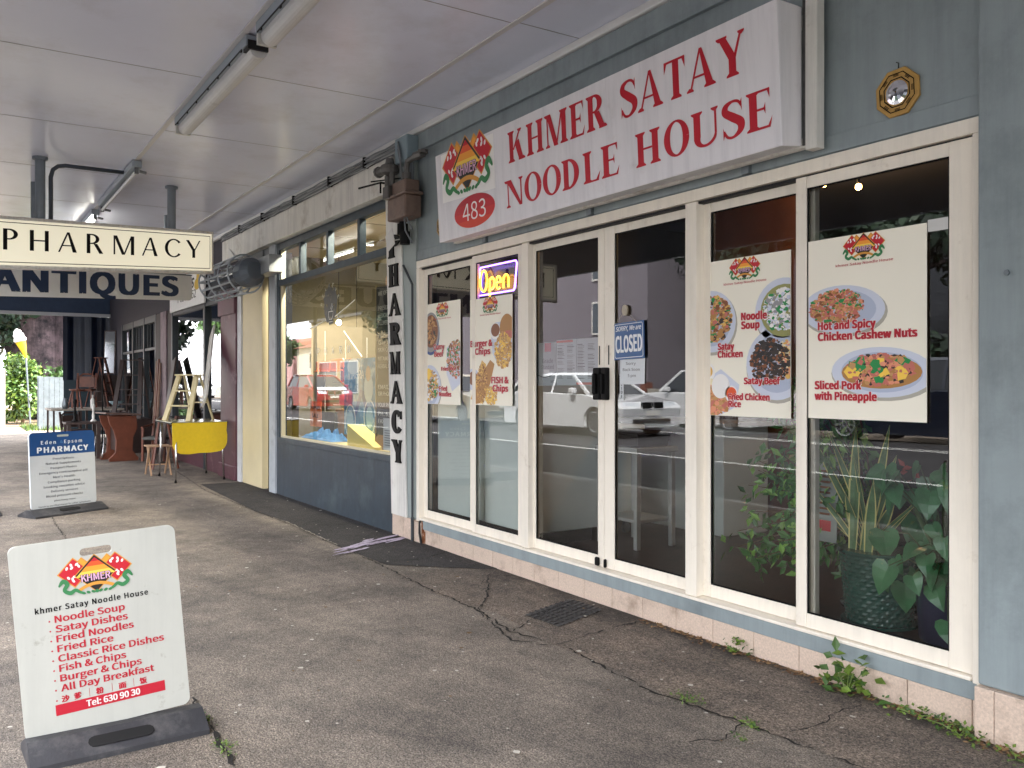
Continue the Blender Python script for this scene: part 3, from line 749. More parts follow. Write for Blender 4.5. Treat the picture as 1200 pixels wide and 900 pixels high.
def poster(name, label, x0, x1, zz0, zz1, y, items, lead='emblem', words=(), emb=.30, cap=.02, sub=True):
    w, hgt = x1 - x0, zz1 - zz0
    o = thing(name, label, 'poster', ((x0 + x1) / 2, y, zz0), 'food posters stuck inside the shop windows')
    P = Panel((x0, y, zz0), (1, 0, 0), (0, 0, 1))
    b = MB(); b.box(x0, x1, y, y + .003, zz0, zz1); b.build('sheet', M_POSTER, o)
    b = MB(); box = (0.002, w - .002, .002, hgt - .002)
    for it in items:
        if it[0] == 'plate': plate(b, P, it[1] * w, it[2] * hgt, it[3] * w, it[4] * w, box, rot=it[5] if len(it) > 5 else 0., outer=it[6] if len(it) > 6 else 'plate', inner=it[7] if len(it) > 7 else 'plate2')
        if it[0] == 'food': food(b, P, it[1] * w, it[2] * hgt, it[3] * w, it[4] * w, it[5], it[6], it[7] * w, box, it[8], .0024 + (it[9] if len(it) > 9 else 0))
        if it[0] == 'shape':
            q = clip([(u * w, v * hgt) for u, v in it[1]], *box)
            if q: flat(b, P, q, .0014 + it[3], ik(it[2]))
        if it[0] == 'ell':
            q = clip(ell(it[1] * w, it[2] * hgt, it[3] * w, it[4] * w, 24, it[7] if len(it) > 7 else 0.), *box)
            if q: flat(b, P, q, .0014 + it[6], ik(it[5]))
    b.build('food_print', INKM, o)
    b = MB(); emblem(b, P, .5 * w, hgt * .915, emb * w if w < .75 else emb * w, .0015)
    b.build('emblem', INKM, o)
    b = MB()
    txt(b, P, 'khmer Satay Noodle House', .5 * w, hgt * .835, .012, emb * 1.35 * w, 0, .0018, bold=.02, align='C')
    LM = [mat('poster_red', (186, 26, 46), .45), mat('poster_white', (236, 230, 222), .45)]
    for s, u, v, c, wd in words:
        q_ = MB(); txt(q_, P, s, u * w, v * hgt, c * hgt, wd * w, 1, .0032, bold=.13, space=1.02); txt(q_, P, s, u * w, v * hgt, c * hgt, wd * w, 0, .0048, bold=.075, space=1.02); q_.build('lettering', LM, o)
    b.build('lettering', [mat('poster_red', (186, 26, 46), .45), mat('poster_white', (236, 230, 222), .45)], o)
    return o
PB = ('tan', 'crust', 'brown', 'rose', 'dark')
YP = .052
poster('menu_poster', 'narrow cream poster of curry beef and fried noodles in the leftmost window', -7.36, -6.70, 1.30, 2.225, .038, [
    ('ell', .16, .70, .26, .30, 'blue', 0.), ('ell', .16, .715, .25, .28, 'grey', .0001), ('ell', .16, .725, .21, .23, 'brown', .0002), ('food', .16, .73, .18, .19, ('dark', 'brown', 'tan', 'crust'), 40, .06, 1),
    ('shape', [(.62, .55), (.85, .62), (1., .55), (1., .2), (.78, .13), (.62, .3)], 'plate', 0.), ('food', .88, .44, .26, .26, ('rose', 'tan', 'leaf', 'brown', 'salmon'), 80, .05, 2),
    ('plate', .12, .16, .34, .32), ('food', .14, .19, .28, .22, ('tan', 'leaf', 'chip', 'brown', 'white'), 90, .05, 3), ('ell', .1, .30, .07, .08, 'yellow', .002)],
    words=(('Curry', .26, .54, .05, .30), ('Beef', .28, .47, .05, .25), ('Fried Rice', .48, .33, .035, .42), ('Fried', .42, .135, .042, .22), ('Noodles', .42, .08, .042, .34)), emb=.36)
poster('menu_poster', 'cream poster of a burger with chips and battered fish under the neon sign', -6.475, -5.81, 1.312, 2.197, .006, [
    ('shape', [(.52, .62), (.62, .76), (.85, .76), (1., .7), (1., .42), (.9, .38), (.66, .39), (.55, .48)], 'plate', 0.), ('ell', .62, .68, .12, .10, 'white', .0001), ('ell', .62, .69, .1, .08, 'brown', .0002), ('ell', .88, .70, .16, .17, 'crust', .0003), ('ell', .9, .64, .14, .05, 'rose', .0004),
    ('food', .80, .50, .20, .22, ('chip', 'tan', 'yellow', 'crust'), 110, .045, 4),
    ('ell', .08, .24, .16, .14, 'plate', 0.), ('ell', .08, .25, .11, .09, 'brown', .0001), ('shape', [(.02, .05), (.3, .42), (.40, .38), (.3, .02)], 'chip', .0002), ('shape', [(.05, .06), (.36, .33), (.5, .42), (.6, .38), (.5, .2), (.3, .02), (.1, .0)], 'crust', .0003),
    ('food', .3, .2, .14, .26, ('crust', 'tan', 'brown', 'chip'), 46, .035, 5), ('food', .52, .09, .14, .12, ('chip', 'yellow', 'tan'), 40, .04, 6)],
    words=(('Burger &', .03, .55, .055, .52), ('Chips', .14, .475, .055, .36), ('FISH &', .54, .205, .055, .38), ('Chips', .57, .13, .055, .34)), emb=.36)
poster('menu_poster', 'cream poster of satay, noodle soup and fried chicken rice with four plates', -3.785, -3.14, 1.306, 2.207, YP + .004, [
    ('plate', .10, .61, .30, .28, -.25), ('food', .12, .625, .24, .22, PB + ('chip', 'leaf', 'crust'), 110, .05, 7),
    ('plate', .92, .64, .30, .28), ('ell', .93, .645, .25, .22, 'broth', .0005), ('food', .93, .65, .22, .18, ('white', 'plate', 'grey', 'leaf', 'white'), 80, .05, 8),
    ('plate', .86, .33, .34, .31, .2), ('food', .78, .34, .22, .2, ('dark', 'black', 'brown', 'dark'), 100, .045, 9), ('food', .99, .36, .13, .17, ('salmon', 'cream', 'chip'), 40, .04, 10),
    ('shape', [(0, .22), (.22, .30), (.44, .2), (.40, .06), (.2, .0), (0, .0)], 'plate', 0.), ('ell', .02, .28, .13, .1, 'white', .0002), ('ell', .02, .285, .10, .07, 'chip', .0003), ('food', .13, .09, .2, .13, ('salmon', 'rose', 'crust', 'tan'), 60, .06, 12), ('food', .07, .17, .1, .07, ('salmon', 'cream'), 24, .04, 13), ('ell', .22, .19, .11, .11, 'white', .0021), ('ell', .35, .14, .075, .075, 'white', .0021), ('ell', .35, .145, .06, .055, 'orange', .0022)],
    words=(('Noodle', .47, .605, .044, .28), ('Soup', .47, .55, .044, .20), ('Satay', .19, .425, .04, .19), ('Chicken', .19, .375, .04, .29), ('Satay Beef', .50, .205, .038, .39), ('Fried Chicken', .32, .105, .038, .46), ('Rice', .32, .06, .038, .14)), emb=.36)
poster('menu_poster', 'cream poster of chicken cashew nuts and sliced pork above the potted plants', -2.985, -2.335, 1.317, 2.222, .004, [
    ('plate', .31, .60, .37, .185, -.05), ('food', .26, .615, .25, .14, ('rose', 'tan', 'salmon', 'brown', 'rose', 'crust', 'leaf'), 130, .035, 14), ('food', .25, .64, .2, .1, ('rose', 'salmon', 'tan'), 40, .03, 15),
    ('food', .27, .66, .22, .06, ('leaf',), 5, .034, 22, .0006),
    ('plate', .64, .255, .42, .185, -.03), ('ell', .64, .255, .33, .12, 'crust', .0006), ('food', .63, .27, .29, .12, ('rose', 'salmon', 'rose', 'tan', 'dark'), 90, .045, 16), ('food', .64, .27, .27, .1, ('yellow', 'leaf'), 16, .052, 17, .0008)],
    words=(('Hot and Spicy', .10, .495, .042, .50), ('Chicken Cashew Nuts', .10, .435, .042, .83), ('Sliced Pork', .07, .165, .042, .41), ('with Pineapple', .07, .105, .042, .54)), emb=.36)

b = MB(); b.box(-2.335, -2.23, .012, .014, 2.18, 2.235); tag(b.build('tape_strip', mat('tape_white', (206, 206, 204), .4)), 'short strip of white tape joining the rightmost poster to the frame', 'tape')
# menu sheets, closed sign, open sign on the doors
gl_y = .045 + .018
o = thing('menu_sheet', 'grey food safety grade card beside the printed menus on the left door', 'notice', (-5.5, gl_y, 1.47), 'papers taped inside the doors')
x0, x1 = -5.545, -5.305
P = Panel((x0, gl_y + .006, 1.475), (1, 0, 0), (0, 0, 1)); b = MB(); b.box(x0, x1, gl_y + .006, gl_y + .008, 1.475, 1.80); b.build('sheet', mat('grade_grey', (176, 178, 182), .5), o)
b = MB(); flat(b, P, [(.09, .255), (.175, .255), (.175, .32), (.09, .32)], .001, ik('red')); txt(b, P, 'Grade', .06, .17, .032, .14, ik('black'), .0015); txt(b, P, 'Standard', .05, .125, .03, .16, ik('black'), .0015)
flat(b, P, [(.08, .06), (.15, .06), (.15, .12), (.08, .12)], .0011, ik('white')); txt(b, P, 'MC', .17, .02, .02, .05, ik('black'), .0015)
for q in sweep([(0.0, .08), (.08, .06), (.16, .07), (.235, .10)], [.006] * 4): flat(b, P, q, .0012, ik('black'))
b.build('print', INKM, o)
for k, (xa, xb, lab) in enumerate(((-5.30, -5.06, 'white menu sheet with an orange bar on top, in the middle of the left door'), (-5.055, -4.80, 'white menu sheet with an orange bar at its foot, next to the door handle'))):
    o = thing('menu_sheet', lab, 'notice', (xa, gl_y, 1.47), 'papers taped inside the doors')
    P = Panel((xa, gl_y + .006, 1.478), (1, 0, 0), (0, 0, 1)); b = MB(); b.box(xa, xb, gl_y + .006, gl_y + .008, 1.478, 1.812); b.build('sheet', mat('paper_white', (214, 218, 222), .5), o)
    b = MB(); rnd = random.Random(40 + k)
    flat(b, P, [(.0, .312), (.2, .312), (.2, .33), (.0, .33)] if k == 0 else [(.0, .004), (.24, .004), (.24, .022), (.0, .022)], .001, ik('orange'))
    for cx in (.012, .132):
        v = .29
        while v > .04:
            if rnd.random() < .88: flat(b, P, [(cx, v), (cx + rnd.uniform(.05, .1), v), (cx + .05 + rnd.uniform(0, .04), v + .0045), (cx, v + .0045)], .001, ik('grey' if rnd.random() < .75 else 'black'))
            v -= .0105
    b.build('print', INKM, o)
cz = gl_y
o = thing('closed_sign', 'blue hanging sign reading SORRY, We are CLOSED on the right door', 'sign', (-4.455, cz, 1.65))
x0, x1 = -4.605, -4.30; P = Panel((x0, cz - .012, 1.648), (1, 0, .03), (-.03, 0, 1)); w, hh = .305, .245
b = MB(); b.prism([(0, 0), (w, 0), (w, hh), (0, hh)], P, .004); b.build('board', mat('closed_blue', (40, 86, 140), .35), o)
b = MB()
for q in sweep([(.02, .012), (w - .02, .012), (w - .012, .02), (w - .012, hh - .02), (w - .02, hh - .012), (.02, hh - .012), (.012, hh - .02), (.012, .02), (.02, .012)], [.004] * 9): flat(b, P, q, .005, 0)
txt(b, P, 'SORRY, We are', .025, .19, .03, .255, 0, .005, bold=.03, shear=.3); txt(b, P, 'CLOSED', .022, .05, .105, .262, 0, .005, bold=.05)
b.build('lettering', mat('closed_white', (232, 236, 240), .4), o)
b = MB(); top = P(.12, hh + .075, .002)
b.tube([P(.005, hh - .012, .005), top, P(w - .06, hh - .012, .005)], .0016, 5); b.build('string', mat('string', (160, 150, 130), .8), o)
b = MB(); b.prism(ell(.12, hh + .08, .028, .036, 16), P, .012, h=-.004); b.build('suction_cup', mat('suction_cup', (170, 160, 140), .3), o)
o = thing('hours_note', 'small white handwritten paper note under the closed sign', 'note', (-4.45, cz, 1.48))
x0 = -4.555; P = Panel((x0, cz - .006, 1.485), (1, 0, 0), (0, 0, 1)); b = MB(); b.prism([(0, 0), (.245, .005), (.25, .17), (.0, .165)], P, .001); b.build('sheet', mat('paper_white', (214, 218, 222), .5), o)
b = MB(); txt(b, P, 'Sorry', .06, .13, .018, .10, 0, .002); txt(b, P, 'Back Soon', .03, .09, .018, .17, 0, .002); txt(b, P, '5 pm', .08, .05, .018, .08, 0, .002); b.build('handwriting', M_BLACK, o)
for x, lab in ((-4.835, 'SLIDE'), (-4.545, 'SLIDE')):
    o = thing('door_sticker', 'tiny white slide sticker left of the door handle' if x < -4.7 else 'tiny white slide sticker right of the door handle', 'sticker', (x, cz, 1.4))
    P = Panel((x - .018, cz - .002, 1.385), (1, 0, 0), (0, 0, 1)); b = MB(); flat(b, P, [(0, 0), (.04, 0), (.04, .15), (0, .15)], 0, 0); b.build('label', mat('paper_white', (214, 218, 222), .5), o)
    b = MB()
    for k, c in enumerate('SLIDE'): txt(b, P, c, .02, .12 - k * .027, .019, None, 0, .001, bold=.03, align='C')
    b.build('lettering', M_BLACK, o)
# neon
ns = thing('neon_sign', 'lit neon sign reading Open in yellow inside a violet border', 'neon sign', (-6.15, .08, 2.24))
P = Panel((-6.47, .075, 2.235), (1, 0, 0), (0, 0, 1)); w, hh = .62, .235
M_NV = mat('neon_violet', (150, 110, 255), .3, emit=(140, 90, 255), estr=2.6); M_NY = mat('neon_yellow', (255, 205, 70), .3, emit=(255, 170, 40), estr=1.7)
b = MB(); b.tube([P(.0, 0.02), P(.03, 0.0), P(w - .05, 0), P(w - .03, .02), P(w, hh - .02), P(w - .02, hh), P(.06, hh), P(.04, hh - .02), P(.0, .02)], .007, 8, cap=False); b.build('border_tube', M_NV, ns)
b = MB()
def loop(cx, cy, rx, ry, a0=0, a1=360, n=20): return [P(cx + rx * math.cos(R(a0 + (a1 - a0) * k / n)), cy + ry * math.sin(R(a0 + (a1 - a0) * k / n)), .012) for k in range(n + 1)]
for dd in (0,):
    r = .0082
    b.tube(loop(.125, .115, .055 - dd, .088 - dd), r, 7)
    b.tube([P(.225 + dd * .6, -.02, .012), P(.225 + dd * .6, .125 - dd * .4, .012)], r, 7); b.tube(loop(.258, .085, .038 - dd * .8, .048 - dd * .8, 150, -150), r, 7)
    b.tube([P(.335, .085 - dd * .5, .012)] + loop(.362, .082, .036 - dd * .7, .05 - dd, 0, 300), r, 7)
    b.tube([P(.435 + dd * .5, .03, .012), P(.435 + dd * .5, .1, .012)] + loop(.475, .09, .038 - dd * .7, .045 - dd * .8, 170, 0) + [P(.513 - dd * .6, .03, .012)], r, 7)
b.build('letter_tube', M_NY, ns)
b = MB(); b.box(-6.45, -5.87, .092, .096, 2.25, 2.46); b.build('back_board', mat('neon_back', (30, 26, 40), .2, spec=.6), ns)
b = MB(); b.tube([(-6.3, .1, 2.46), (-6.3, .11, 2.495)], .003, 5); b.tube([(-6.0, .1, 2.46), (-6.0, .11, 2.495)], .003, 5); b.build('hanger', M_BLACK, ns)

# ------------------------------------------------------------------ inside the noodle shop
M_MINT = mat('enamel_white', (238, 247, 244), .3, var=.03, vscale=3)
o = thing('display_fridge', 'pale enamel fridge cabinet standing close behind the two left windows', 'fridge', (-6.5, .3, .2))
b = MB(); b.box(-7.30, -6.44, .13, .8, .31, 1.42); b.box(-6.43, -5.70, .12, .8, .31, 1.52); b.build('body', M_MINT, o, bevel=.012)
b = MB(); b.box(-7.25, -5.76, .2, .76, .2, .308); b.build('kickplate', M_BLACK, o)
o = thing('chest_freezer', 'white chest freezer on castors seen through the left door', 'freezer', (-6.3, .95, .2))
b = MB(); b.box(-6.9, -5.76, .62, 1.3, .33, 1.08); b.build('body', M_MINT, o, bevel=.02)
b = MB(); b.box(-6.92, -5.74, .60, 1.32, 1.085, 1.14); b.build('lid', M_MINT, o, bevel=.015)
b = MB()
for x in (-5.86, -6.8):
    for y in (.70, 1.2): b.tube([(x - .015, y, .245), (x + .015, y, .245)], .043, 12); b.box(x - .02, x + .02, y - .02, y + .02, .28, .331)
b.build('castor', M_GREYPIPE, o)
o = thing('prep_table', 'stainless steel work table with a lower shelf inside the right door', 'table', (-5.44, .95, .2))
b = MB(); b.box(-5.70, -5.18, .74, 1.17, .95, .99); b.build('tabletop', M_STEEL, o, bevel=.005)
b = MB(); b.box(-5.66, -5.22, .78, 1.13, .40, .425); b.build('shelf', M_STEEL, o, bevel=.004)
for x in (-5.66, -5.205):
    for y in (.765, 1.126): b = MB(); b.box(x - .02, x + .02, y - .02, y + .02, .2, .949); b.build('leg', M_STEEL, o, bevel=.003)
o = thing('storage_tub', 'black tub sitting on the steel work table', 'tub', (-5.44, .96, .99))
b = MB(); b.hexa([(-5.64, .80, .991), (-5.24, .80, .991), (-5.24, 1.12, .991), (-5.64, 1.12, .991), (-5.66, .78, 1.09), (-5.22, .78, 1.09), (-5.22, 1.14, 1.09), (-5.66, 1.14, 1.09)]); b.build('bin', mat('dark_tub', (62, 54, 54), .4), o, bevel=.01)
b = MB(); b.box(-5.67, -5.21, .77, 1.15, 1.091, 1.11); b.build('lid', mat('dark_tub', (62, 54, 54), .4), o, bevel=.005)
o = thing('bench_cabinet', 'pale green cabinet behind the steel work table', 'cabinet', (-5.6, 2.0, .2))
b = MB(); b.box(-6.6, -5.25, 1.75, 2.3, .2, 1.12); b.build('body', M_MINT, o, bevel=.01)
b = MB(); b.box(-6.65, -5.2, 1.7, 2.33, 1.121, 1.16); b.build('worktop', M_STEEL, o, bevel=.004)
o = tag(MB().tube([W(612, 470, .16), W(617, 510, .16), W(625, 548, .17), W(632, 556, .2), W(645, 545, .3), W(652, 510, .4), W(655, 475, .45), W(655, 440, .45)], .006, 6).build('power_cable', M_BLACK, smooth=True), 'black cable looping down behind the left door', 'cable')
def spot_lamp(x, y, z, lab, watts):
    o = thing('spot_lamp', lab, 'lamp', (x, y, z), 'warm lamps inside the noodle shop')
    b = MB(); b.ball((x, y, z), .024, 8); b.build('bulb', mat('lamp_bulb_warm', (255, 200, 120), .3, emit=(255, 190, 110), estr=12), o, smooth=True)
    b = MB(); b.tube([(x, y, z + .03), (x, y, 3.2)], .012, 8); b.build('stem', M_BLACK, o)
    L = bpy.data.objects.new('lamp_light', bpy.data.lights.new('lamp_light', 'POINT')); COL.objects.link(L); L.data.energy = watts; L.data.color = (1, .62, .3); L.data.shadow_soft_size = .05
    L.location = (0, 0, -.07); L.parent = o
spot_lamp(-4.435, 2.0, 3.04, 'left of two warm lamps glowing inside the rightmost window', 3.0)
spot_lamp(-4.13, 2.0, 2.96, 'right of two warm lamps glowing inside the rightmost window', 1.5)

# plants
M_LEAFD = mat('ficus_leaf', (74, 124, 62), .35, var=.35, vscale=6); M_LEAFL = mat('ficus_leaf_pale', (136, 182, 84), .35, var=.25, vscale=6)
M_SNAKE = mat('snake_leaf_green', (92, 124, 82), .4, var=.35, vscale=14); M_SNAKEY = mat('snake_leaf_edge', (222, 212, 136), .4)
M_POTHOS = mat('pothos_leaf', (66, 118, 76), .28, var=.35, vscale=7, stain=((140, 150, 80), 9, .62, .72)); M_TWIG = mat('twig', (104, 82, 60), .7)
M_POTG = mat('green_ceramic', (42, 84, 73), .25, var=.15, vscale=8)
def leafquad(b, p, d, n, L, w, m):
    d = d.normalized(); s = d.cross(n).normalized(); k = s.cross(d) * (-.12 * L)
    b.poly([p, p + d * L * .45 + s * w - k * .3, p + d * L + k, p + d * L * .45 - s * w - k * .3], m)
# ficus
o = thing('ficus_plant', 'bushy small leaved green plant behind the window left of the rightmost pane', 'plant', (-3.25, .75, .2), 'potted plants inside the shop window')
b = MB(); t = MB(); rnd = random.Random(9)
root = Vector((-3.12, .78, .62)); tips = []
for k in range(84):
    a = rnd.uniform(0, 1); e = Vector((-3.15 - .62 * rnd.random() ** .9 + .16 * rnd.random(), .28 + .55 * rnd.random(), .62 + rnd.uniform(-.22, .98)))
    if e.z < .7: e.x -= .26 * rnd.random()
    mid = root.lerp(e, .5) + Vector((0, 0, .12 * rnd.random()))
    t.tube([root, mid, e], [.008, .005, .002], 5)
    for j in range(22):
        q = mid.lerp(e, rnd.uniform(-.2, 1.1)); dv = Vector((rnd.gauss(-.25, .6), rnd.gauss(-.2, .5), rnd.gauss(-.55, .45)))
        leafquad(b, q + Vector((rnd.gauss(0, .03), rnd.gauss(0, .03), rnd.gauss(0, .03))), dv, Vector((rnd.gauss(0, .5), -1, .6 + rnd.gauss(0, .3))), rnd.uniform(.055, .095), rnd.uniform(.014, .022), 0 if rnd.random() < .7 else 1)
b.build('foliage', [M_LEAFD, M_LEAFL], o); t.build('branch', M_TWIG, o)
b = MB(); b.lathe((-3.10, .80, .2), [(.16, 0), (.19, .02), (.20, .34), (.215, .35), (.215, .41), (.19, .41), (.18, .37)], 28); b.build('pot', mat('black_pot', (34, 34, 42), .2, spec=.6), o, smooth=True)
b = MB(); b.lathe((-3.10, .80, .2), [(.20, 0), (.23, .012), (.235, .03), (.2, .028)], 28); b.build('saucer', mat('black_pot', (34, 34, 42), .2), o, smooth=True)
# snake plant in the woven green pot
o = thing('snake_plant', 'tall yellow edged snake plant in a green basket weave pot', 'plant', (-2.93, .52, .2), 'potted plants inside the shop window')
b = MB(); c0 = (-2.92, .50); nn = 44; rows = 16
prof = []
for r in range(rows + 1): prof.append(.165 + .035 * r / rows)
ring = []
for r in range(rows * 2 + 1):
    z = .22 + .36 * r / (rows * 2); rr = .165 + .035 * r / (rows * 2)
    ring.append([(c0[0] + (rr + (.006 if ((r // 2 + k // 2) % 2 == 0 and r % 2 == 1) else 0)) * math.cos(2 * math.pi * k / (nn * 2)), c0[1] + (rr + (.006 if ((r // 2 + k // 2) % 2 == 0 and r % 2 == 1 ) else 0)) * math.sin(2 * math.pi * k / (nn * 2)), z) for k in range(nn * 2)])
for a_, c_ in zip(ring, ring[1:]):
    for k in range(nn * 2): b.poly([a_[k], a_[(k + 1) % (nn * 2)], c_[(k + 1) % (nn * 2)], c_[k]])
b.lathe((c0[0], c0[1], .58), [(.205, 0), (.212, .012), (.2, .022), (.185, .01), (.18, -.03)], 40); b.lathe((c0[0], c0[1], .2), [(.17, 0), (.195, .01), (.195, .024), (.165, .026)], 40)
b.build('pot', M_POTG, o)
b = MB(); b.lathe((c0[0], c0[1], .5), [(.17, 0), (.178, .045), (.001, .05)], 24); b.build('soil', mat('potting_soil', (52, 40, 32), .95, bump=.6, bscale=60), o)
b = MB(); rnd = random.Random(21)
def blade(b, base, tip, w, bend, twist=0.):
    base, tip = Vector(base), Vector(tip); n = 12; cl = []
    for k in range(n + 1):
        t = k / n; cl.append(base.lerp(tip, t) + Vector(bend) * (t * t * (1.6 - .6 * t)))
    sx = Vector((math.cos(twist), math.sin(twist), 0))
    for k in range(n):
        ws = [w * (.55 + .45 * math.sin(math.pi * min(1, tt * 1.25) * .5)) * (1 - max(0, (tt - .45) / .55) ** 1.8) + .0008 for tt in (k / n, (k + 1) / n)]
        A0, A1 = cl[k], cl[k + 1]; ft = Vector((sx.y, -sx.x, 0)) * .25
        for a, c, m in ((-1, -.72, 1), (-.72, 0, 0), (0, .72, 0), (.72, 1, 1)):
            g_ = lambda P0, s_, wv: P0 + sx * s_ * wv + ft * (abs(s_) * wv * .6)
            b.poly([g_(A0, a, ws[0]), g_(A0, c, ws[0]), g_(A1, c, ws[1]), g_(A1, a, ws[1])], m)
for tx, tz, w, bx in ((-3.20, 1.20, .022, -.08), (-3.12, 1.24, .02, -.05), (-3.02, 1.26, .03, 0), (-2.80, 1.12, .034, .02), (-2.79, 1.28, .022, .03), (-2.96, .98, .03, .0), (-3.08, .92, .024, -.05), (-2.88, .98, .022, .04), (-3.25, .98, .02, -.16), (-3.02, .9, .032, -.02), (-2.86, .88, .024, .05), (-3.3, .84, .018, -.12), (-2.97, 1.12, .016, .0), (-2.98, .84, .03, 0), (-2.66, 1.0, .012, .12), (-2.63, .98, .010, .16)):
    by = rnd.uniform(.36, .60)
    blade(b, (-2.95 + rnd.uniform(-.09, .05), .47 + rnd.uniform(-.08, .06), .54), (tx, by, tz), w * 1.45, (bx * .6, -.04, -.03 if abs(bx) > .08 else 0), rnd.uniform(-.5, .5))
b.build('leaf_blades', [M_SNAKE, M_SNAKEY], o, smooth=True)
# pothos
o = thing('pothos_plant', 'dark heart leaved plant trailing beside the window frame at the right', 'plant', (-2.52, .45, .2), 'potted plants inside the shop window')
b = MB(); t = MB(); rnd = random.Random(33)
def heart(b, p, d, n, L):
    d = d.normalized(); s = d.cross(n).normalized(); n = s.cross(d).normalized()
    pr = [(0, .0), (-.12, .22), (-.04, .42), (.2, .47), (.5, .36), (.78, .17), (1.0, 0)]
    for sg in (1, -1):
        for (a, w), (a2, w2) in zip(pr, pr[1:]):
            dn = lambda al, wv: p + d * (al * L) + s * (sg * wv * L) + n * (-.25 * al * al * L + .22 * wv * L)
            q = [p + d * (max(0, a) * L) + n * (-.25 * a * a * L), p + d * (max(0, a2) * L) + n * (-.25 * a2 * a2 * L), dn(a2, w2), dn(a, w)]
            b.poly(q if sg < 0 else q[::-1])
for k in range(64):
    u, v = rnd.random(), rnd.random()
    p = Vector((-2.80 + .52 * u, .22 + .40 * rnd.random(), .30 + .68 * v + .12 * (1 - abs(u - .4))))
    if p.x < -2.7 and p.z < .5: p.z += .3
    d = Vector((rnd.gauss(0.1, .45), rnd.gauss(-.35, .25), -.8 + rnd.gauss(0, .35)))
    heart(b, p, d, Vector((rnd.gauss(0, .35), -1, .55 + rnd.gauss(0, .2))), rnd.uniform(.09, .165))
    c = Vector((-2.52, .48, .52)); t.tube([c, c.lerp(p, .6) + Vector((0, 0, .08)), p], [.005, .004, .003], 5)
b.build('foliage', M_POTHOS, o, smooth=True); t.build('stem', mat('pothos_stem', (70, 90, 50), .5), o)
b = MB(); b.lathe((-2.50, .48, .2), [(.12, 0), (.15, .02), (.165, .26), (.172, .27), (.172, .30), (.15, .30), (.14, .27)], 26); b.build('pot', mat('blue_pot', (34, 38, 70), .3), o, smooth=True)
b = MB(); rnd = random.Random(3)
for k in range(5):
    c = Vector((-2.70 + .06 * rnd.random(), .4, 1.0 + .08 * rnd.random()))
    leafquad(b, c, Vector((rnd.gauss(0, 1), rnd.gauss(-.3, .3), rnd.gauss(0, .6))), Vector((0, -1, .2)), .055, .014, 0)
b.build('flower', mat('dull_red_flower', (150, 62, 58), .5), o)
o = thing('abacus_card', 'pale card with a red foot propped between the dark pot and the window', 'card', (-3.1, .4, .6))
P = Panel((-3.30, .45, .60), (1, 0, 0), (0, .05, 1)); b = MB(); b.prism([(0, 0), (.15, 0), (.15, .48), (0, .48)], P, .004); b.build('sheet', mat('card_grey', (150, 156, 150), .5), o)
b = MB(); flat(b, P, [(.01, .06), (.11, .06), (.11, .12), (.01, .12)], .005, ik('red'))
for k in range(9): flat(b, P, [(.03, .15 + .03 * k), (.10, .15 + .03 * k), (.10, .162 + .03 * k), (.03, .162 + .03 * k)], .005, ik('brown'))
b.build('print', INKM, o)

# ================================================================== PHARMACY BUILDING
pb = thing('pharmacy_building', 'pharmacy with navy framed display window, navy base and white fascia board', 'shop building', (-10.5, 0, 0))
b = MB(); b.box(-14.42, -7.95, .0, .16, 3.36, 3.87); b.box(-14.42, -7.46, .0, 8., 3.99, 7.4); b.box(-12.31, -11.95, .02, .16, 3.0, 3.36); b.box(-13.5, -12.3, .0, .16, 2.98, 3.36)  # the tall box over the canopy is unseen, added to block the sun
b.build('wall', mat('pharmacy_wall_grey', (126, 130, 134), .6, var=.1, vscale=3), pb)
b = MB(); b.box(-14.1, -7.83, -.10, -.001, 3.36, 3.70); b.build('fascia_board', M_WHITE_W, pb, bevel=.006)
b = MB()
b.box(-11.58, -7.95, .0, .09, 3.265, 3.355); b.box(-11.58, -7.95, -.01, .1, 2.785, 2.865); b.box(-11.58, -7.95, -.02, .12, .70, .765)
b.box(-11.66, -11.575, -.005, .1, .0, 3.355)
for px in (350.7, 382.7, 419.3): xx = W(px, 300).x; b.box(xx - .03, xx + .03, .005, .085, 2.866, 3.264)
b.build('window_frame', M_NAVY, pb, bevel=.005)
b = MB(); b.box(-11.572, -11.545, .02, .075, .766, 3.262); b.box(-11.545, -7.96, .02, .06, .766, .79); b.build('window_bead', mat('window_bead_cream', (206, 198, 172), .5), pb)
b = MB(); b.box(-11.57, -7.955, -.01, .1, .0, .70); b.build('base_panel', M_NAVY, pb, bevel=.004)
b = MB(); b.poly([(-11.55, .05, .78), (-7.95, .05, .78), (-7.95, .05, 2.80), (-11.55, .05, 2.80)]); b.poly([(-11.55, .045, 2.85), (-7.95, .045, 2.85), (-7.95, .045, 3.28), (-11.55, .045, 3.28)])
b.build('window_pane', GLASS_PH, pb)
b = MB(); b.box(-11.93, -11.665, -.03, .12, .0, 3.36); b.build('corner_post', mat('pale_post_grey', (176, 182, 188), .5, var=.06, stain=((120, 124, 130), 3, .56, .8)), pb, bevel=.006)
b = MB(); b.box(-13.28, -12.31, -.01, .08, .0, 2.98); b.build('door', mat('cream_door_paint', (218, 204, 164), .5, var=.06, vscale=2), pb, bevel=.005)
b = MB(); b.box(-13.50, -13.30, -.03, .1, .0, 3.0); b.build('door_post', mat('white_post', (206, 208, 212), .5, var=.06), pb, bevel=.005)
b = MB(); b.box(-12.30, -11.94, .2, .3, 0, 3.3); b.build('doorway_shade', mat('dark_doorway', (24, 26, 32), .8), pb)
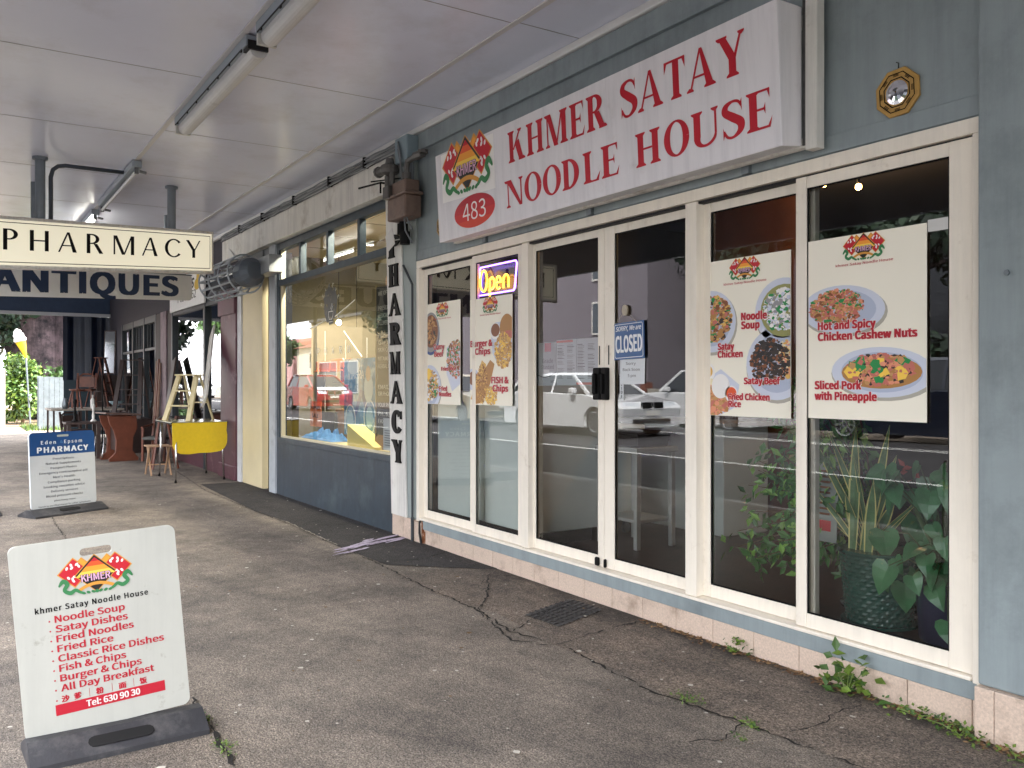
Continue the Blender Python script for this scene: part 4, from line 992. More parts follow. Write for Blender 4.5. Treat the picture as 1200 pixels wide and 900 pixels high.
# interior
M_PHW = mat('pharmacy_wall_cream', (128, 122, 102), .6, var=.08)
b = MB(); b.box(-14.3, -7.5, 5.6, 5.7, .0, 3.7); b.box(-14.4, -14.3, .35, 5.7, 0, 3.7); b.box(-7.56, -7.5, .17, 5.6, 0, 3.7); b.box(-12.25, -11.95, .4, 5.6, 0, 2.3)
b.build('interior_wall', M_PHW, pb)
b = MB(); b.box(-14.3, -7.5, .13, 5.7, 3.6, 3.68); b.build('interior_ceiling', mat('pharmacy_ceiling', (222, 210, 172), .6), pb)
b = MB()
for k in range(6): b.box(-14.2, -7.6, .8 + .85 * k, .82 + .85 * k, 3.59, 3.60)
for k in range(5): b.box(-13.2 + 1.2 * k, -13.18 + 1.2 * k, .2, 5.5, 3.592, 3.602)
b.build('ceiling_joint', mat('ceiling_joint_tan', (170, 156, 116), .7), pb)
b = MB(); b.box(-14.3, -7.5, .13, 5.7, .0, .1); b.build('interior_floor', mat('pharmacy_floor', (150, 138, 116), .5), pb)
b = MB(); b.box(-11.55, -7.96, .13, 1.0, .70, .755); b.build('display_floor', mat('display_floor_cream', (206, 192, 146), .5, var=.06), pb)
b = MB(); p0, p1 = W(396, 360, 2.2), W(404, 360, 2.2); b.box(p0.x, p1.x + .12, 2.2, 2.6, .1, 3.59); b.build('column', mat('column_yellow', (226, 196, 104), .5), pb)
b = MB(); b.box(-13.8, -9.4, 3.4, 3.55, 2.55, 2.72); b.build('bulkhead', M_PHW, pb)
def ceiling_tube(x, y, lab, e=7):
    o = thing('ceiling_light', lab, 'ceiling light', (x, y, 3.55), 'strip lights inside the pharmacy')
    b = MB(); b.box(x - .65, x + .65, y - .05, y + .05, 3.55, 3.59); b.build('housing', M_WHITE, o)
    b = MB(); b.tube([(x - .6, y, 3.52), (x + .6, y, 3.52)], .018, 8); b.build('tube', mat('tube_lit_warm', (255, 240, 200), .3, emit=(255, 228, 170), estr=5), o)
    L = bpy.data.objects.new('tube_light', bpy.data.lights.new('tube_light', 'AREA')); COL.objects.link(L); L.data.shape = 'RECTANGLE'; L.data.size = 1.2; L.data.size_y = .06; L.data.energy = e; L.data.color = (1, .92, .76)
    L.location = (0, 0, -.06); L.parent = o
ceiling_tube(-9.2, .32, 'strip light added near the pharmacy window to light the goods, right end', 20)  # both front strips are added to light the goods from above
ceiling_tube(-10.8, .36, 'strip light added near the pharmacy window to light the goods, left end', 20)
ceiling_tube(-10.6, 3.8, 'strip light on the pharmacy ceiling, farthest from the window')
def bulb(px, py, Y, lab):
    p = W(px, py, Y); o = thing('pendant_bulb', lab, 'lamp', tuple(p), 'bare bulbs hanging in the pharmacy')
    b = MB(); b.ball(p, .045, 8); b.build('bulb', mat('bulb_lit', (255, 240, 200), .3, emit=(255, 235, 180), estr=14), o, smooth=True)
    b = MB(); b.tube([p + Vector((0, 0, .04)), (p.x, p.y, 3.6)], .006, 5); b.build('flex', M_BLACK, o)
bulb(397, 378, 1.7, 'left of the two bare bulbs hanging inside the pharmacy window'); bulb(418, 391, 2.1, 'right of the two bare bulbs hanging inside the pharmacy window')
# goods behind the glass: boxes on shelves at the back
shelf_cols = [(222, 96, 44), (70, 128, 180), (238, 230, 214), (200, 60, 60), (240, 206, 90), (96, 150, 120), (150, 90, 150), (190, 190, 190)]
M_SH = [mat('pack_%d' % k, c, .45) for k, c in enumerate(shelf_cols)]
o = thing('wall_shelving', 'cream shelving along the back of the pharmacy stacked with small packets', 'shelving', (-10.5, 5.3, .1))
for z in (.5, 1.0, 1.5, 2.0): b = MB(); b.box(-13.8, -7.7, 5.1, 5.58, z, z + .03); b.build('shelf', M_PHW, o)
b = MB(); rnd = random.Random(8)
for z in (.53, 1.03, 1.53, 2.03):
    x = -13.7
    while x < -7.9:
        w_, h_ = rnd.uniform(.08, .22), rnd.uniform(.12, .36); b.box(x, x + w_, 5.16, 5.4, z + .001, z + h_, rnd.randrange(len(M_SH))); x += w_ + rnd.uniform(.0, .05)
tag(b.build('packets', M_SH, o), kind='stuff')
def dbox(name, lab, cat, pa, pb_, Y, dep, m, group='goods in the pharmacy window'):
    """box whose front spans two picture corners, standing in the display at depth Y"""
    a, c = W(*pa, Y), W(*pb_, Y)
    b = MB(); b.box(a.x, c.x, Y, Y + dep, c.z, a.z); o = b.build(name, m, None, bevel=.004); return tag(o, lab, cat, group)
ZD = .756
def std(name, lab, cat, x0, x1, h, Y, dep, m, z=ZD):
    b = MB(); b.box(x0, x1, Y, Y + dep, z, z + h); return tag(b.build(name, m, None, bevel=.004), lab, cat, 'goods in the pharmacy window')
M_OR = mat('card_orange', (226, 110, 50), .5); M_BROWN = mat('carton_brown', (150, 116, 78), .7, var=.06); M_BLUEP = mat('poster_blue', (70, 140, 186), .4, var=.5, vscale=3, stain=((190, 214, 226), 4, .5, .62))
# shelf unit in the display that carries the upper goods
o = thing('wire_rack', 'white wire display rack with slanting arms behind the pharmacy glass', 'rack', (-9.6, .6, ZD))
b = MB()
for px in (346, 381, 405, 430, 449): p = W(px, 450, .62); b.tube([(p.x, .62, ZD), (p.x, .62, 2.05 if px != 381 else 2.2)], .006, 5)
for z in (1.2, 1.5, 1.78): b.tube([(-11.2, .62, z), (-8.2, .62, z)], .005, 5)
for pa, pc in (((403, 388), (424, 418)), ((449, 376), (466, 404)), ((402, 420), (425, 450)), ((447, 416), (460, 434))): b.tube([W(*pa, .5), W(*pc, .5)], .007, 5)
b.build('wires', M_WHITE, o)
o = thing('price_card', 'orange hanging sale card in the lower left of the pharmacy window', 'card', tuple(W(370, 485, .2)), 'orange cards in the pharmacy window')
P = Panel(W(364, 499, .25), (1, 0, 0), (0, 0, 1)); wv = W(377, 499, .25).x - W(364, 499, .25).x; hv = W(364, 470, .25).z - W(364, 499, .25).z
b = MB(); b.prism([(0, 0), (wv, 0), (wv, hv), (0, hv)], P, .004); b.build('card', mat('card_orange_pale', (236, 142, 92), .5), o)
b = MB(); flat(b, P, [(0, hv * .62), (wv, hv * .62), (wv, hv), (0, hv)], .005, 0); b.build('orange_top', M_OR, o)
b = MB(); txt(b, P, 'EXPIRY', .03, hv * .68, .04, wv - .08, 0, .006, bold=.03); txt(b, P, 'SALE', .07, hv * .36, .045, wv * .55, 0, .005, bold=.03); b.tube([P(wv / 2, hv, .002), P(wv / 2, hv + .5, .002)], .002, 4); b.build('lettering', M_BLACK, o)
for k, (pa, pc) in enumerate((((370, 424), (386, 434)), ((388, 421), (402, 433)))):
    a, c = W(*pa, .6), W(*pc, .6); b = MB(); b.box(a.x, c.x, .6, .72, c.z, a.z); b.box(a.x, c.x, .58, .75, c.z - .02, c.z - .001)
    tag(b.build('orange_carton', M_OR, None, bevel=.004), 'left of two orange cartons on the rack above the reflected car' if k == 0 else 'right of two orange cartons on the rack above the reflected car', 'carton', 'orange cartons on the rack')
rnd = random.Random(31)
for zz, row, nm in ((1.206, ((-10.95, 'pink', (214, 120, 140)), (-10.2, 'white', (220, 220, 214)), (-9.35, 'teal', (60, 140, 140)), (-8.75, 'red', (190, 50, 50))), 'lowest'), (1.506, ((-10.9, 'red', (186, 48, 56)), (-10.0, 'blue', (60, 110, 176)), (-9.25, 'violet', (130, 90, 150))), 'middle'), (1.786, ((-9.2, 'crimson', (170, 40, 60)), (-8.7, 'pale green', (150, 186, 150))), 'topmost')):
    for x, cn_, cc in row:
        b = MB(); wq = rnd.uniform(.16, .36); hq = rnd.uniform(.12, .22); b.box(x, x + wq, .60, .70, zz, zz + hq); b.box(x + wq + .02, x + wq + .10, .6, .68, zz, zz + hq * .7)
        tag(b.build('gift_packet', mat('packet_' + cn_.replace(' ', '_'), cc, .45, var=.15, vscale=12), None, bevel=.004), '%s gift packet and its small box on the %s wire of the pharmacy rack' % (cn_, nm), 'packet', 'packets on the pharmacy rack')
o = thing('advert_poster', 'blue advertising poster showing sky and bicycle wheels in the pharmacy window', 'poster', tuple(W(420, 500, .35)))
a, c = W(404, 421, .4), W(443, 540, .4); P = Panel((a.x, .40, .86), (1, 0, 0), (0, 0, 1)); wv = c.x - a.x; hv = a.z - .86
b = MB(); b.prism([(0, 0), (wv, 0), (wv, hv), (0, hv)], P, .006); b.build('sheet', M_BLUEP, o)
b = MB(); txt(b, P, 'VIAGRA', wv * .12, hv * .74, .10, wv * .5, 0, .008, bold=.03)
for cx, cy in ((.78, .25), (.2, .18)):
    for q in sweep(ell(cx * wv, cy * hv, .16, .2, 24) + [ell(cx * wv, cy * hv, .16, .2, 24)[0]], [.02] * 25): flat(b, P, q, .009, 0)
    flat(b, P, ell(cx * wv, cy * hv, .10, .13, 20), .0095, 1)
flat(b, P, [(.30 * wv, .25 * hv), (.5 * wv, .6 * hv), (.62 * wv, .58 * hv), (.78 * wv, .25 * hv), (.72 * wv, .24 * hv), (.55 * wv, .5 * hv), (.36 * wv, .22 * hv)], .0085, 2)
flat(b, P, ell(.75 * wv, .62 * hv, .13, .17, 16), .0092, 3); flat(b, P, ell(.74 * wv, .80 * hv, .07, .09, 14), .0096, 4); flat(b, P, ell(.3 * wv, .9 * hv, .2, .1, 16), .0088, 0)
b.build('print', [mat('poster_cloud', (214, 228, 236), .4), mat('poster_pale_blue', (150, 190, 214), .4), mat('poster_deep_blue', (30, 80, 140), .4), mat('poster_shirt', (196, 214, 224), .4), mat('poster_skin', (206, 176, 150), .4)], o)
std('olive_bag', 'dark olive carry bag at the left end of the pharmacy display', 'bag', -11.2, -10.75, .36, .45, .25, mat('olive_cloth', (72, 70, 50), .8, var=.2))
from mathutils import noise as mnoise
b = MB(); xa, xb = W(358, 520, .35).x, W(397, 520, .35).x; NX, NY = 40, 18
gp = [[(xa + (xb - xa) * i_ / NX, .26 + .42 * j_ / NY, ZD + .004 + max(0., .17 * math.sin(math.pi * i_ / NX) ** .6 * math.sin(math.pi * j_ / NY) ** .7 * (.55 + .75 * mnoise.noise((i_ * .28, j_ * .34, 2.0)) + .35 * abs(mnoise.noise((i_ * .7, j_ * .8, 5.0)))))) for i_ in range(NX + 1)] for j_ in range(NY + 1)]
for j_ in range(NY):
    for i_ in range(NX): b.poly([gp[j_][i_], gp[j_][i_ + 1], gp[j_ + 1][i_ + 1], gp[j_ + 1][i_]])
tag(b.build('blue_drape', mat('blue_cloth', (70, 124, 176), .7, var=.2, vscale=6), None, smooth=True), 'crumpled blue cloth spread on the pharmacy display floor', 'cloth', 'goods in the pharmacy window')
x0 = W(393, 500, .5).x; x1 = W(406, 500, .5).x; std('brown_carton', 'brown carton left of the yellow wedge in the pharmacy window', 'carton', x0, x1, .40, .5, .3, M_BROWN)
x0 = W(439, 500, .3).x; x1 = W(449, 500, .3).x; std('brown_carton', 'brown carton right of the yellow wedge in the pharmacy window', 'carton', x0, x1, .36, .3, .3, M_BROWN)
P = Panel((W(407, 520, .2).x, .2, ZD), (1, 0, 0), (0, 0, 1)); wv = W(438, 520, .2).x - P.o.x
b = MB(); b.prism([(0, 0), (wv, 0), (wv, .03), (0, .25)], P, -.2); tag(b.build('yellow_wedge', mat('wedge_yellow', (226, 210, 120), .6)), 'pale yellow wedge shaped stand on the pharmacy display floor', 'display stand', 'goods in the pharmacy window')
o = thing('black_notice_board', 'tall black lettered board at the right end of the pharmacy window', 'notice board', tuple(W(452, 520, .12)))
P = Panel((W(442, 450, .09).x, .09, .95), (1, 0, 0), (0, 0, 1)); wv = -7.97 - P.o.x; hv = W(442, 337, .09).z - .95
b = MB(); b.prism([(0, 0), (wv, 0), (wv, hv), (0, hv)], P, .008); b.build('board', mat('board_black', (30, 32, 34), .35), o)
b = MB(); b.prism([(-.02, -.02), (0, -.02), (0, hv + .02), (-.02, hv + .02)], P, .012); b.build('edge_strip', mat('brass_edge', (170, 150, 100), .4), o)
b = MB()
for s, v in (('WE OFFER', .94), ('PRESCRIPTIONS', .84), ('MEDICAL SUPPLIES', .79), ('DELIVERY SERVICE', .74), ('PASSPORT PHOTOS', .66), ('GIFTS', .61), ('SKIN CARE', .56), ('VITAMINS', .50), ('HERBAL REMEDIES', .45), ('EMAIL, VISIT', .31), ('OR PHONE', .265), ('YOUR PHARMACY', .19), ('PH. 630', .13), ('FAX. 630', .08)): txt(b, P, s, .05, v * hv, .042, (wv - .08) * (1. if len(s) > 9 else .66), 0, .010, bold=.03)
b.build('lettering', mat('board_white', (214, 212, 200), .5), o)
b = MB(); b.prism(ell(wv * .55, hv + .04, .12, .09, 20), P, .006); b.build('crest', mat('crest_tan', (196, 140, 84), .5), o)
o = thing('leaflet', 'white printed leaflet standing below the black board in the pharmacy window', 'leaflet', tuple(W(456, 520, .08)), 'goods in the pharmacy window')
P = Panel((W(450, 520, .075).x, .070, .80), (1, 0, 0), (0, 0, 1)); wv = -7.975 - P.o.x
b = MB(); b.prism([(0, 0), (wv, 0), (wv, .33), (0, .33)], P, .003); b.build('sheet', mat('paper_white', (214, 218, 222), .5), o)
b = MB()
for k in range(7): flat(b, P, [(.03, .05 + .025 * k), (.03 + wv * (.5 + .3 * ((k * 7) % 3) / 2), .05 + .025 * k), (.03 + wv * (.5 + .3 * ((k * 7) % 3) / 2), .058 + .025 * k), (.03, .058 + .025 * k)], .004, 0)
flat(b, P, ell(wv * .6, .27, .05, .03, 12), .004, 0); b.build('print', mat('print_grey', (120, 124, 130), .5), o)
# decal on the glass
o = thing('window_decal', 'black leaf with white mortar and pestle above the letters PHARM stuck on the pharmacy window', 'decal', tuple(W(390, 360, .04)), None)
P = Panel((W(388, 365, .042).x, .042, W(388, 365, .042).z), (1, 0, 0), (0, 0, 1)); sc = .0285
b = MB(); rnd = random.Random(6)
for k in range(150):
    a, r = rnd.uniform(0, 6.28), math.sqrt(rnd.random()); flat(b, P, ell(-.02 + .20 * r * math.cos(a), .09 + .22 * r * math.sin(a), .035, .026, 7, rnd.uniform(0, 3)), .001 + k * .000004, 0)
b.build('leaf_shape', mat('decal_black', (26, 32, 26), .4), o)
b = MB()
for q in sweep([(-.08, -.0), (-.075, -.05), (-.05, -.09), (.03, -.09), (.06, -.05), (.07, 0), (-.08, 0)], [.008] * 7) + sweep([(-.05, -.12), (.05, -.12)], [.008] * 2) + sweep([(.0, .0), (.06, .07), (.03, .09), (-.01, .03)], [.008] * 4) + sweep([(-.75, -.17), (-.16, -.09)], [.011] * 2) + sweep([(.12, -.07), (.72, .08)], [.011] * 2): flat(b, P, q, .002, 0)
for k, c in enumerate('RELIEVE'):
    a = R(168 - 24 * k); txt(b, P, c, -.03 + .26 * math.cos(a), .05 + .24 * math.sin(a), .05, None, 0, .002, align='C', rot=a - R(90))
for k, c in enumerate('PHARM'): txt(b, P, c, -.42 + .24 * k, -.50, .085, .07, 0, .002, align='C', bold=-.01)
b.build('lettering', mat('decal_white', (226, 226, 216), .4), o)

# vertical PHARMACY board
o = thing('vertical_sign', 'tall narrow white board spelling PHARMACY downwards in black letters', 'sign', (-7.78, 0, .2))
P = Panel((-7.95, -.023, .206), (1, 0, 0), (-.045, 0, 1))
b = MB(); b.prism([(0, 0), (.34, .0), (.34, 3.15), (0, 3.15)], P, .018); b.build('board', M_WHITE_W, o, bevel=.003)
for k, c in enumerate('PHARMACY'):
    b = MB(); zt = 2.725 - .2865 * k; roman_word(b, P, c, .065, zt - .206, .235, .222, 0, .034, T=.19 if c == 'M' else .30, t=.10 if c == 'M' else .13, e=.06)
    q = MB(); q.v, q.f, q.m = b.v, b.f, b.m
    # give the letters real thickness
    V, F = list(b.v), list(b.f); n = P.n
    for f in F:
        pts = [Vector(V[i]) for i in f]
        for i in range(len(pts)): q.poly([pts[i] - n * .015, pts[(i + 1) % len(pts)] - n * .015, pts[(i + 1) % len(pts)], pts[i]])
    q.build('letter', M_BLACK, o)
# gas meter and pipes
gm = thing('gas_meter', 'brown gas meter with regulator and pipes high on the pilaster between the shops', 'gas meter', (-7.75, 0, 3.0))
gx0, gx1 = W(462, 240, -.2).x, W(490, 240, -.06).x + .06; gz0, gz1 = W(476, 263, -.15).z, W(476, 227, -.15).z
M_GM = mat('gas_meter_brown', (118, 98, 88), .5, var=.15, vscale=8, stain=((86, 70, 64), 6, .54, .75)); M_GP = mat('gas_pipe_grey', (96, 94, 92), .5, .3, var=.2, vscale=20)
gx0, gx1 = -7.66, -7.27; gz0, gz1 = 3.02, 3.37
b = MB(); b.box(gx0, gx1, -.22, -.05, gz0, (gz0 + gz1) / 2 + .03); b.box(gx0 - .01, gx1 + .03, -.235, -.04, (gz0 + gz1) / 2 + .03, (gz0 + gz1) / 2 + .06); b.box(gx0 + .02, gx1 - .02, -.21, -.06, (gz0 + gz1) / 2 + .06, gz1); b.build('case', M_GM, gm, bevel=.035)
b = MB(); b.box(gx0 - .03, gx0 + .1, -.255, -.205, gz1 - .14, gz1 - .02); b.build('dial_box', mat('dial_dark', (70, 66, 64), .4), gm, bevel=.01)
b = MB(); rx, rz = gx0 + .02, gz1 + .17
b.lathe((rx, -.2, rz - .08), [(.03, 0), (.085, .02), (.09, .05), (.085, .09), (.045, .11), (.035, .16)], 16); b.tube([(rx - .24, -.2, rz), (rx - .05, -.2, rz)], .045, 10); b.tube([(rx - .27, -.2, rz), (rx - .235, -.2, rz)], .055, 10); b.tube([(rx + .05, -.2, rz - .03), (rx + .05, -.2, gz1 - .02)], .028, 8); b.tube([(rx - .03, -.21, rz - .08), (rx - .03, -.21, gz1 - .02)], .03, 8); b.build('regulator', M_GP, gm, smooth=False, bevel=.004)
b = MB(); vx = gx1 - .07; b.tube([(vx, -.17, gz1 - .02), (vx, -.17, gz1 + .10), (vx + .02, -.17, gz1 + .16), (vx + .18, -.14, gz1 + .19)], .028, 8); b.tube([(vx, -.17, gz1 + .0), (vx, -.17, gz1 + .06)], .045, 8); b.tube([(vx + .12, -.14, gz1 + .19), (vx + .25, -.13, gz1 + .19)], .04, 8); b.tube([(vx + .25, -.13, gz1 + .19), (vx + .25, -.13, gz1 + .22)], .05, 8); b.build('supply_pipe', M_GP, gm)
b = MB(); px_ = gx0 + .09; b.tube([(px_, -.1, gz0 + .01), (px_, -.1, gz0 - .15), (px_ + .05, -.1, gz0 - .20)], .034, 8); b.tube([(px_, -.1, gz0 - .02), (px_, -.1, gz0 - .12)], .055, 8); b.tube([(px_ + .05, -.1, gz0 - .10), (px_ + .05, -.1, gz0 - .22)], .05, 8); b.build('outlet_pipe', M_BLACK, gm)
b = MB(); P = Panel((px_ - .24, -.14, gz0 - .26), (.8, 0, .3), (-.3, 0, .8)); b.prism([(0, 0), (.17, 0), (.17, .17), (0, .17)], P, .003); b.tube([(px_ - .3, -.12, gz0 - .15), (px_ + .0, -.1, gz0 - .16)], .005, 5); b.build('tag', mat('tag_white', (206, 204, 200), .6), gm)
b = MB(); b.tube([(-7.66, -.05, 2.62), (-7.6, -.05, 2.56), (-7.475, -.045, 2.42), (-7.475, -.045, .23)], .012, 6); b.tube([(-7.475, -.045, .23), (-7.475, -.045, .0)], .016, 6)
tag(b.build('wall_pipe', mat('dark_wall_pipe', (56, 62, 66), .5)), 'thin dark pipe running down the pilaster beside the vertical sign', 'pipe')
b = MB(); b.tube([(-7.35, -.03, .21), (-7.345, -.035, .1), (-7.30, -.04, .0)], .012, 6); tag(b.build('drain_hose', mat('black_hose', (30, 28, 28), .6)), 'short black hose hanging at the left end of the tile plinth', 'hose')
jb = thing('junction_box', 'small blue grey electrical box under the canopy edge above the gas meter', 'electrical box', (-7.45, 0, 3.6))
b = MB(); b.box(-7.62, -7.36, -.16, -.036, 3.555, 3.80); b.build('case', mat('box_blue_grey', (128, 146, 154), .5, var=.05), jb, bevel=.012)
b = MB()
for x in (-7.46, -7.41): b.tube([(x, -.07, 3.553), (x, -.07, 3.3), (x + .01, -.05, 3.05)], .014, 6)
b.build('conduit', M_GREYPIPE, jb)
b = MB(); b.tube([(-8.15, -.3, 3.42), (-7.72, -.26, 3.40), (-7.72, -.26, 3.30)], .010, 6); b.tube([(-7.72, -.26, 3.40), (-7.72, -.02, 3.40)], .010, 6); b.tube([(-7.9, -.28, 3.44), (-7.6, -.02, 3.46)], .007, 6); tag(b.build('iron_bracket', M_BLACK), 'thin black iron bracket above the gas meter', 'bracket')
cb = thing('cable_bundle', 'bundle of grey cables running along the top of the white pharmacy fascia', 'cables', (-10.5, -.1, 3.75))
rnd = random.Random(17)
for k in range(9):
    b = MB(); pts = []; y, z = -.115 - .014 * (k % 3), 3.705 + .034 * (k // 3)
    for j in range(26): pts.append((-14.0 + 6.4 * j / 25, y + rnd.uniform(-.006, .006), z + rnd.uniform(-.012, .010)))
    if k in (2, 5, 8): pts += [(-7.52, y - .03, z - .02), (-7.45, y - .04, z - .15), (-7.36, y - .03, 3.3 - .05 * k), (-7.28, y, 3.1 - .04 * k)]
    b.tube(pts, .008, 5); b.build('cable', mat('cable_%d' % (k % 3), ((70, 74, 80), (158, 160, 162), (112, 116, 120))[k % 3], .5), cb)
for x in (-13, -11.9, -10.6, -9.4, -8.4): MB().box(x, x + .03, -.155, -.03, 3.69, 3.80).build('cable_clip', M_BLACK, cb)
# caged flood light
cg = thing('caged_floodlight', 'wire caged grey floodlight bracketed out from the pharmacy wall', 'floodlight', (-12.3, 0, 3.0))
ax0, ax1 = W(320, 310, -.22), W(252, 333, -.55)
ax = (ax1 - ax0).normalized(); M_WIRE = mat('cage_white', (176, 184, 192), .4, .3)
up = Vector((0, 0, 1)); sd = ax.cross(up).normalized(); up = sd.cross(ax).normalized(); Lc = (ax1 - ax0).length
b = MB(); rc = .26; c1 = ax0 + ax * (Lc * .45); c2 = ax1
for k in range(12):
    t = 6.283 * k / 12; dv = sd * math.cos(t) + up * math.sin(t); b.tube([c1 + dv * rc, c2 + dv * rc * .92, c2 + dv * .02], .013, 5)
for j in range(4):
    c = c1.lerp(c2, j / 3); r_ = rc * (1 - .08 * j / 3); b.tube([c + (sd * math.cos(6.283 * k / 24) + up * math.sin(6.283 * k / 24)) * r_ for k in range(25)], .012, 5, cap=False)
b.build('cage', M_WIRE, cg)
b = MB(); b.tube([ax0 + ax * Lc * .28, ax0 + ax * Lc * .34, ax0 + ax * Lc * .44, ax0 + ax * Lc * .5], [.12, .19, .19, .15], 16); b.build('housing', mat('floodlight_dark', (92, 100, 110), .5, .3), cg, bevel=.01)
b = MB(); b.tube([c1, c1 + ax * .1, c2 - ax * .08], [.15, .14, .12], 16); b.build('lamp', mat('floodlight_lens', (70, 78, 90), .2), cg)
b = MB(); b.box(-11.9, -11.25, -.24, -.05, 2.93, 3.16); b.tube([(-11.95, -.15, 3.05), ax0 + ax * Lc * .3], .05, 10); b.build('bracket', mat('bracket_grey', (150, 154, 158), .45, .3, var=.1), cg, bevel=.008)
b = MB(); p = W(266, 285, -.08); b.tube([W(264, 275, -.08), W(268, 290, -.08), W(276, 303, -.15), W(284, 302, -.25)], .014, 6); b.build('lead', mat('white_lead', (196, 196, 196), .5), cg, smooth=True)

# ================================================================== CANOPY LIGHTS
def batten(x0, x1, y, lab, covered=True, lit=False):
    o = thing('strip_light', lab, 'strip light', ((x0 + x1) / 2, y, ZS), 'fluorescent strip lights under the canopy')
    b = MB(); b.box(x0, x1, y - .05, y + .05, ZS - .085, ZS - .013); b.build('housing', mat('batten_grey', (150, 160, 168), .4, .2, var=.06), o, bevel=.004)
    if covered:
        b = MB(); n = 10; x2 = x0 + .01; x3 = x1 - .01
        pr = [(.01 + .062 * math.cos(math.pi * k / n), -.085 - .072 * math.sin(math.pi * k / n) ** .7 if 0 < k < n else -.085) for k in range(n + 1)]
        for (a, c), (a2, c2) in zip(pr, pr[1:]): b.poly([(x2, y + .03 + a, ZS + c), (x3, y + .03 + a, ZS + c), (x3, y + .03 + a2, ZS + c2), (x2, y + .03 + a2, ZS + c2)])
        for xx in (x2, x3): b.poly([(xx, y + .03 + a, ZS + c) for a, c in pr])
        b.build('diffuser', mat('diffuser_dusty', (206, 206, 204), .3, var=.06, vscale=6, stain=((150, 146, 140), 5, .6, .85)), o, smooth=False)
        rnd = random.Random(int(-x0 * 10))
        for k in range(7): b = MB(); xx = x0 + (x1 - x0) * (k + .5 + rnd.uniform(-.2, .2)) / 7; b.box(xx, xx + .02, y - .053, y - .043, ZS - .10, ZS - .086); b.build('clip', M_FRAME_D, o)
        b = MB(); b.box(x1 - .1, x1 + .012, y - .04, y + .10, ZS - .11, ZS - .05); b.build('end_cap', M_FRAME_D, o); b = MB(); b.box(x0 - .012, x0 + .02, y - .04, y + .085, ZS - .155, ZS - .06); b.build('end_cap', mat('end_cap_pale', (196, 196, 190), .5), o)
        b = MB(); b.box(x0 + .03, x1 - .11, y - .052, y - .046, ZS - .088, ZS - .080); b.build('dark_gap', M_FRAME_D, o)  # thin dark strip along the edge between housing and diffuser
    else:
        b = MB(); b.tube([(x0 + .05, y, ZS - .125), (x1 - .05, y, ZS - .125)], .019, 10)
        b.build('tube', mat('tube_lit', (255, 252, 240), .3, emit=(255, 250, 235), estr=5) if lit else mat('tube_unlit', (214, 216, 216), .25), o)
        for xx in (x0 + .02, x1 - .05): b = MB(); b.box(xx, xx + .03, y - .02, y + .02, ZS - .15, ZS - .084); b.tube([(xx + .015, y + .03, ZS - .12), (xx + .015, y + .10, ZS - .13)], .016, 6); b.build('lampholder', mat('lampholder_grey', (110, 114, 118), .5), o)
batten(-8.25, -6.0, -1.97, 'dusty covered strip light under the canopy, the one shown whole')
batten(-5.78, -3.5, -1.97, 'dusty covered strip light cut off by the top of the picture')
batten(-12.6, -10.05, -2.03, 'bare strip light under the canopy above the pharmacy hanging sign', covered=False)
batten(-15.6, -13.2, -2.03, 'lit bare strip light farther along the canopy behind the hanging sign', covered=False, lit=True)

# ================================================================== HANGING SIGNS
def hang(name, lab, A, B, zA0, zA1, zB0, zB1, th, ext):
    """A, B ends on plan (left, right in the picture), heights at either end; ext lengthens the left end"""
    A, B = Vector((*A, 0)), Vector((*B, 0)); d = (B - A).normalized(); L = (B - A).length
    sl0 = (zB0 - zA0) / L; sl1 = (zB1 - zA1) / L; A2 = A - d * ext
    z0, z1 = zA0 - sl0 * ext, zA1 - sl1 * ext
    o = thing(name, lab, 'hanging sign', (A2.x, A2.y, z0))
    P = Panel((A2.x, A2.y, z0), (B.x - A2.x, B.y - A2.y, zB0 - z0), (0, 0, 1))
    return o, P, (L + ext) * math.sqrt(1 + sl0 ** 2), z1 - z0
hs, P, L, Hh = hang('pharmacy_sign', 'cream light box reading PHARMACY hanging from the canopy on two pipes', (-10.23, -3.285), (-11.4, -.90), 2.648, 3.18, 2.873, 3.395, .2, .16)
n_ = P.n
b = MB(); b.prism([(0, 0), (L, 0), (L, Hh), (0, Hh)], P, .16, h=-.16); b.build('box', M_WHITE_W, hs, bevel=.006)
b = MB(); b.prism([(.03, .035), (L - .03, .035), (L - .03, Hh - .035), (.03, Hh - .035)], P, .002, h=.001); b.build('face', mat('lightbox_cream', (234, 230, 210), .3, emit=(255, 246, 218), estr=.10), hs)
b = MB()
for q in ([(.055, .06), (L - .055, .06), (L - .055, .068), (.055, .068)], [(.055, Hh - .068), (L - .055, Hh - .068), (L - .055, Hh - .06), (.055, Hh - .06)], [(L - .063, .068), (L - .055, .068), (L - .055, Hh - .068), (L - .063, Hh - .068)], [(.055, .068), (.063, .068), (.063, Hh - .068), (.055, Hh - .068)]): flat(b, P, q, .004, 0)
roman_word(b, P, 'PHARMACY', .165, .19, L - .34, .215, 0, .004, T=.135, t=.065, sf=False, gap=.14)
b.build('lettering', M_BLACK, hs)
for f in (.22, .80): p = P(L * f, Hh - .002, -.08); b = MB(); b.tube([p, (p.x, p.y, ZS)], .05, 12); b.tube([(p.x, p.y, ZS - .03), (p.x, p.y, ZS - .001)], .075, 12); b.build('hanging_pipe', mat('hanger_pipe_grey', (124, 132, 140), .5, .2, var=.1), hs)
b = MB(); p = P(L * .22, Hh, -.08); b.tube([(p.x, -2.09, ZS - .06), (p.x, p.y + .24, ZS - .06), (p.x, p.y + .17, ZS - .075), (p.x, p.y + .12, ZS - .12), (p.x, p.y + .10, ZS - .2), (p.x, p.y + .10, p.z)], .022, 8); b.build('conduit', mat('conduit_dark', (60, 68, 78), .5), hs, smooth=True)
